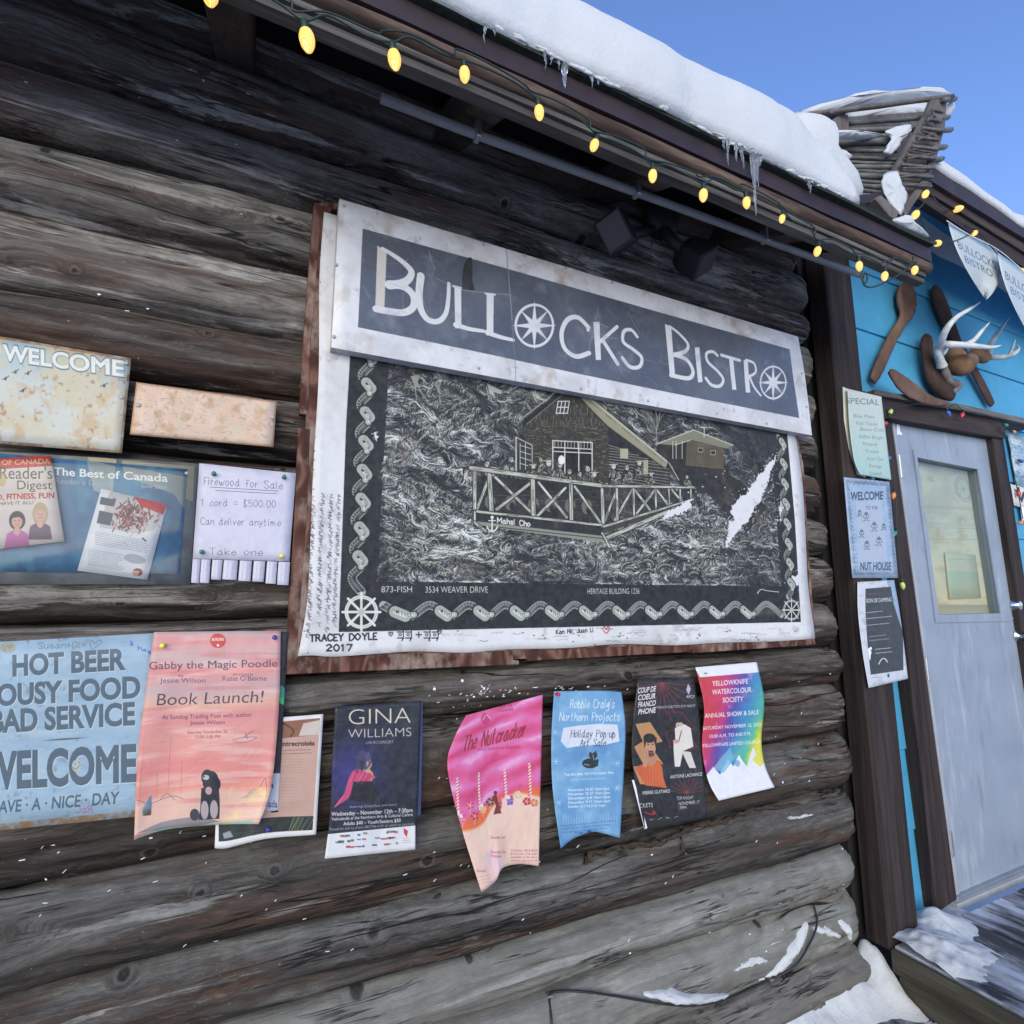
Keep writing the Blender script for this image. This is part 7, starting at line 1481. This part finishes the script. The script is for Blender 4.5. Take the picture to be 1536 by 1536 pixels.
# ------------------------------------------------------------------ pennants
pn = thing("pennant_banner", "white plastic pennants printed BULLOCKS BISTRO hanging under the annex eave", "pennants")
def pennant(quad, Y, slope):
    c = Cv(220, 260, (196, 208, 214)); ik = (84, 90, 100); c.ws = 1.6
    c.text("BULLOCKS", 26, 92, 34, ik, w=168, bold=.0); c.text("BISTRO", 46, 138, 30, ik, w=124, bold=.0); c.scribble(76, 214, 60, 22, (120, 130, 140), 9, 1.2, .7); c.scribble(86, 226, 44, 14, (120, 130, 140), 7, 1.2, .7)
    c.grad(0, 22, (130, 160, 196), (186, 200, 212)); m = mat_print("pennant_print", c.image("pennant"), rough=.35, coat=.2)
    TLp, TRp, BR_, BL_ = quad; nu, nv = 14, 18; v = []; uv = []
    A, B, Tp = np.array(TLp, float), np.array(TRp, float), np.array(BR_, float)
    for j in range(nv+1):
        w = j/nv; hw = (1-w**2.2)
        for i in range(nu+1):
            u = i/nu; top_ = A+(B-A)*u; mid = A+(B-A)*.5; p = mid+(top_-mid)*hw+(Tp-mid)*w; y = Y-.014*math.sin(u*5+w*3)*(.3+w); v.append(PY(p[0], p[1], y)); uv.append((.5+(u-.5)*max(hw, .02), 1-w))
    f = [(j*(nu+1)+i, (j+1)*(nu+1)+i, (j+1)*(nu+1)+i+1, j*(nu+1)+i+1) for j in range(nv) for i in range(nu)]
    o = mesh_obj("pennant", v, f, m, pn, True, uv); mm = o.modifiers.new("thickness", 'SOLIDIFY'); mm.thickness = .0006; mm.offset = 1
pennant([(1422, 334), (1496, 376), (1479, 450), 0], 1.14, 0); pennant([(1496, 378), (1566, 428), (1542, 500), 0], 1.12, 0)
G().tube(catmull([PY(1420, 331, 1.13), PY(1450, 350, 1.13), PY(1496, 374, 1.13), PY(1530, 402, 1.13), PY(1575, 440, 1.13)], 5), .0022, 6).obj("cord", M_WHITE, pn, True)

# ------------------------------------------------------------------ rustic pole rack on the roof corner
M_POLE = mat_wood("grey_pole", [(.25, (.05, .05, .048)), (.5, (.13, .13, .125)), (.8, (.27, .27, .26))], (2.5, 22, 22), 'X', .002)
M_RACKB = mat_wood("brown_grey_slat", [(.25, (.05, .042, .038)), (.5, (.12, .10, .092)), (.8, (.22, .19, .18))], (12, 12, 3), 'X', .002)
M_RACKD = mat_wood("dark_lattice_board", [(.25, (.035, .032, .030)), (.5, (.085, .078, .074)), (.8, (.17, .16, .155))], (9, 30, 5), 'X', .004)
rk = thing("pole_rack", "rustic rack of grey poles and lattice standing on the snowy roof corner", "rack")
def pole(a, b, r, ya, yb, mat=None, nm="pole"):
    A, B = Vector(PY(*a, ya)), Vector(PY(*b, yb)); P = [A.lerp(B, t)+Vector((0, 0, .003*mnoise.noise(Vector((t*5, a[0], 0))))) for t in np.linspace(0, 1, 9)]
    return G().tube(P, [r*(1+.15*mnoise.noise(Vector((t*4, a[1], 2)))) for t in range(9)], 7, squash=.8, wob=.25).obj(nm, mat or M_POLE, rk, True)
pole((1206, 173), (1429, 145), .012, 1.25, 1.06, M_RACKB)
plank_px_late = [([(1246, 176), (1400, 166), (1392, 200), (1350, 262), (1318, 300), (1275, 302), (1244, 250)], [1.26]*7, .02, 'back_panel'), ([(1398, 148), (1421, 148), (1418, 190), (1402, 250), (1354, 322), (1330, 302), (1345, 262), (1376, 205)], [1.075]*8, .02, 'end_panel')]
for a, b, r in (((1274, 185), (1385, 177), .011), ((1272, 196), (1372, 194), .013), ((1245, 215), (1350, 212), .018), ((1268, 236), (1350, 240), .010), ((1248, 250), (1345, 252), .012), ((1250, 262), (1335, 266), .014), ((1262, 276), (1325, 282), .012), ((1275, 290), (1318, 296), .012), ((1256, 206), (1362, 203), .009), ((1262, 226), (1346, 227), .009), ((1250, 243), (1345, 246), .008), ((1254, 256), (1340, 259), .009), ((1256, 270), (1332, 275), .009), ((1268, 283), (1322, 289), .009)):
    pole(a, b, r, 1.24, 1.13)
def plank_px(pts, Y, th, mat, nm): return G().prism([PY(px, py, y) for (px, py), y in zip(pts, Y)], (.0, th, 0)).obj(nm, mat, rk, bevel=.003)
plank_px([(1236, 189), (1258, 172), (1273, 171), (1274, 196), (1258, 198)], [1.22]*5, .03, M_RACKB, "end_bracket"); plank_px([(1246, 165), (1272, 160), (1275, 166), (1262, 170), (1247, 169)], [1.21]*5, .04, M_POLE, "end_bracket")
plank_px([(1240, 206), (1245, 202), (1247, 214), (1244, 226), (1238, 230), (1235, 222)], [1.21]*6, .03, M_RACKB, "end_bracket")
for pts_, Y_, th_, nm_ in plank_px_late: plank_px(pts_, Y_, th_, M_RACKD, nm_)
# leaning side frame: two rails, rungs and lattice
FY = lambda py: 1.06+.0002*(325-py)
def rail(pts, w): 
    for a, b in zip(pts[:-1], pts[1:]):
        G().bar(PY(*a, FY(a[1])), PY(*b, FY(b[1])), w, .020, (0, 1, 0)).obj("side_rail", M_RACKB, rk, bevel=.002)
rail([(1402, 150), (1372, 208), (1340, 262), (1325, 300)], .030); rail([(1408, 150), (1402, 215), (1388, 268), (1352, 322)], .030)
for i in range(9):
    t = i/8; a = (1398-62*t, 165+110*t); b = (1410-18*t, 168+112*t); yv = 1.05; G().bar(PY(*a, yv), PY(b[0]+4, b[1], yv), .014, .012).obj("rung", M_RACKB, rk, bevel=.002)
for i in range(9):
    t = i/8; pole((1398-58*t, 168+112*t), (1404-10*t, 156+120*t) if i % 2 else (1410-14*t, 185+90*t), .0045, 1.045, 1.045, M_RACKB, "lattice_stick")
for i, (px, py) in enumerate(((1413, 178), (1418, 196), (1409, 222), (1404, 240), (1424, 150))): pole((px-8, py), (px+8, py-1), .013, 1.06, 1.10, M_POLE, "pole")
plank_px([(1313, 297), (1322, 292), (1350, 318), (1342, 332)], [1.03]*4, .04, M_RACKB, "foot_board")
plank_px([(1283, 303), (1290, 292), (1320, 288), (1318, 300), (1300, 306)], [1.05]*5, .05, M_DRIP, "foot_board")
def blob(pts, Y, th, nm, par, mat, seed=0):
    c = np.mean([PY(px, py, Y) for px, py in pts], axis=0); ring_ = [np.array(PY(px, py, Y)) for px, py in catmull(list(pts)+[pts[0]], 6)[:-1]]; n = len(ring_); V = [c-np.array((0, th, 0))]; F = []
    for s_, d in ((.55, .85), (.85, .5), (1.0, 0.0), (.9, -.6)):
        for p in ring_: q = c+(p-c)*s_; V.append(q-np.array((0, th*d, 0))+np.array((0, 1, 1))*(.010*mnoise.noise(Vector((q[0]*14, q[2]*14, seed)))+.006*mnoise.noise(Vector((q[0]*50, q[2]*50, seed)))))
    for k in range(n): F.append((0, 1+k, 1+(k+1) % n))
    for r0 in range(3):
        for k in range(n): F.append((1+r0*n+k, 1+(r0+1)*n+k, 1+(r0+1)*n+(k+1) % n, 1+r0*n+(k+1) % n))
    return mesh_obj(nm, V, F, mat, par, True)
blob([(1322, 264), (1344, 256), (1352, 275), (1360, 288), (1356, 318), (1350, 322), (1332, 300), (1323, 282)], 1.04, .006, "snow_pad", rk, M_SNOW, 1)
blob([(1330, 196), (1362, 186), (1366, 194), (1350, 215), (1338, 232), (1326, 228), (1338, 208)], 1.12, .008, "snow_pad", rk, M_SNOW, 2)
blob([(1238, 198), (1272, 198), (1330, 204), (1300, 207), (1262, 206), (1240, 203)], 1.16, .02, "snow_pad", rk, M_SNOW, 3)
blob([(1240, 226), (1262, 224), (1276, 232), (1272, 242), (1250, 246), (1238, 240)], 1.17, .012, "snow_pad", rk, M_SNOW, 4)
blob([(1205, 165), (1240, 158), (1270, 146), (1310, 148), (1360, 143), (1405, 135), (1424, 142), (1423, 146), (1330, 158), (1260, 168), (1210, 176)], 1.30, .06, "snow_pad", rk, M_SNOW, 5)
blob([(1276, 160), (1385, 150), (1390, 172), (1330, 178), (1276, 182)], 1.30, .03, "snow_pad", rk, M_SNOW, 6)
blob([(1410, 152), (1424, 155), (1426, 168), (1418, 178), (1408, 170)], 1.14, .03, "snow_pad", rk, M_SNOW, 7)
blob([(1196, 168), (1232, 176), (1248, 190), (1244, 205), (1246, 225), (1250, 245), (1266, 272), (1294, 298), (1270, 304), (1236, 282), (1190, 240), (1176, 190)], 1.10, .05, "snow_end", rs, M_SNOW, 8)
tag(blob([(1341, 331), (1352, 324), (1362, 323), (1373, 336), (1391, 354), (1376, 349), (1356, 340)], .93, .012, "snow_clump", None, M_SNOW, 9), "small lump of snow on the bare right end of the cabin roof edge", "snow")
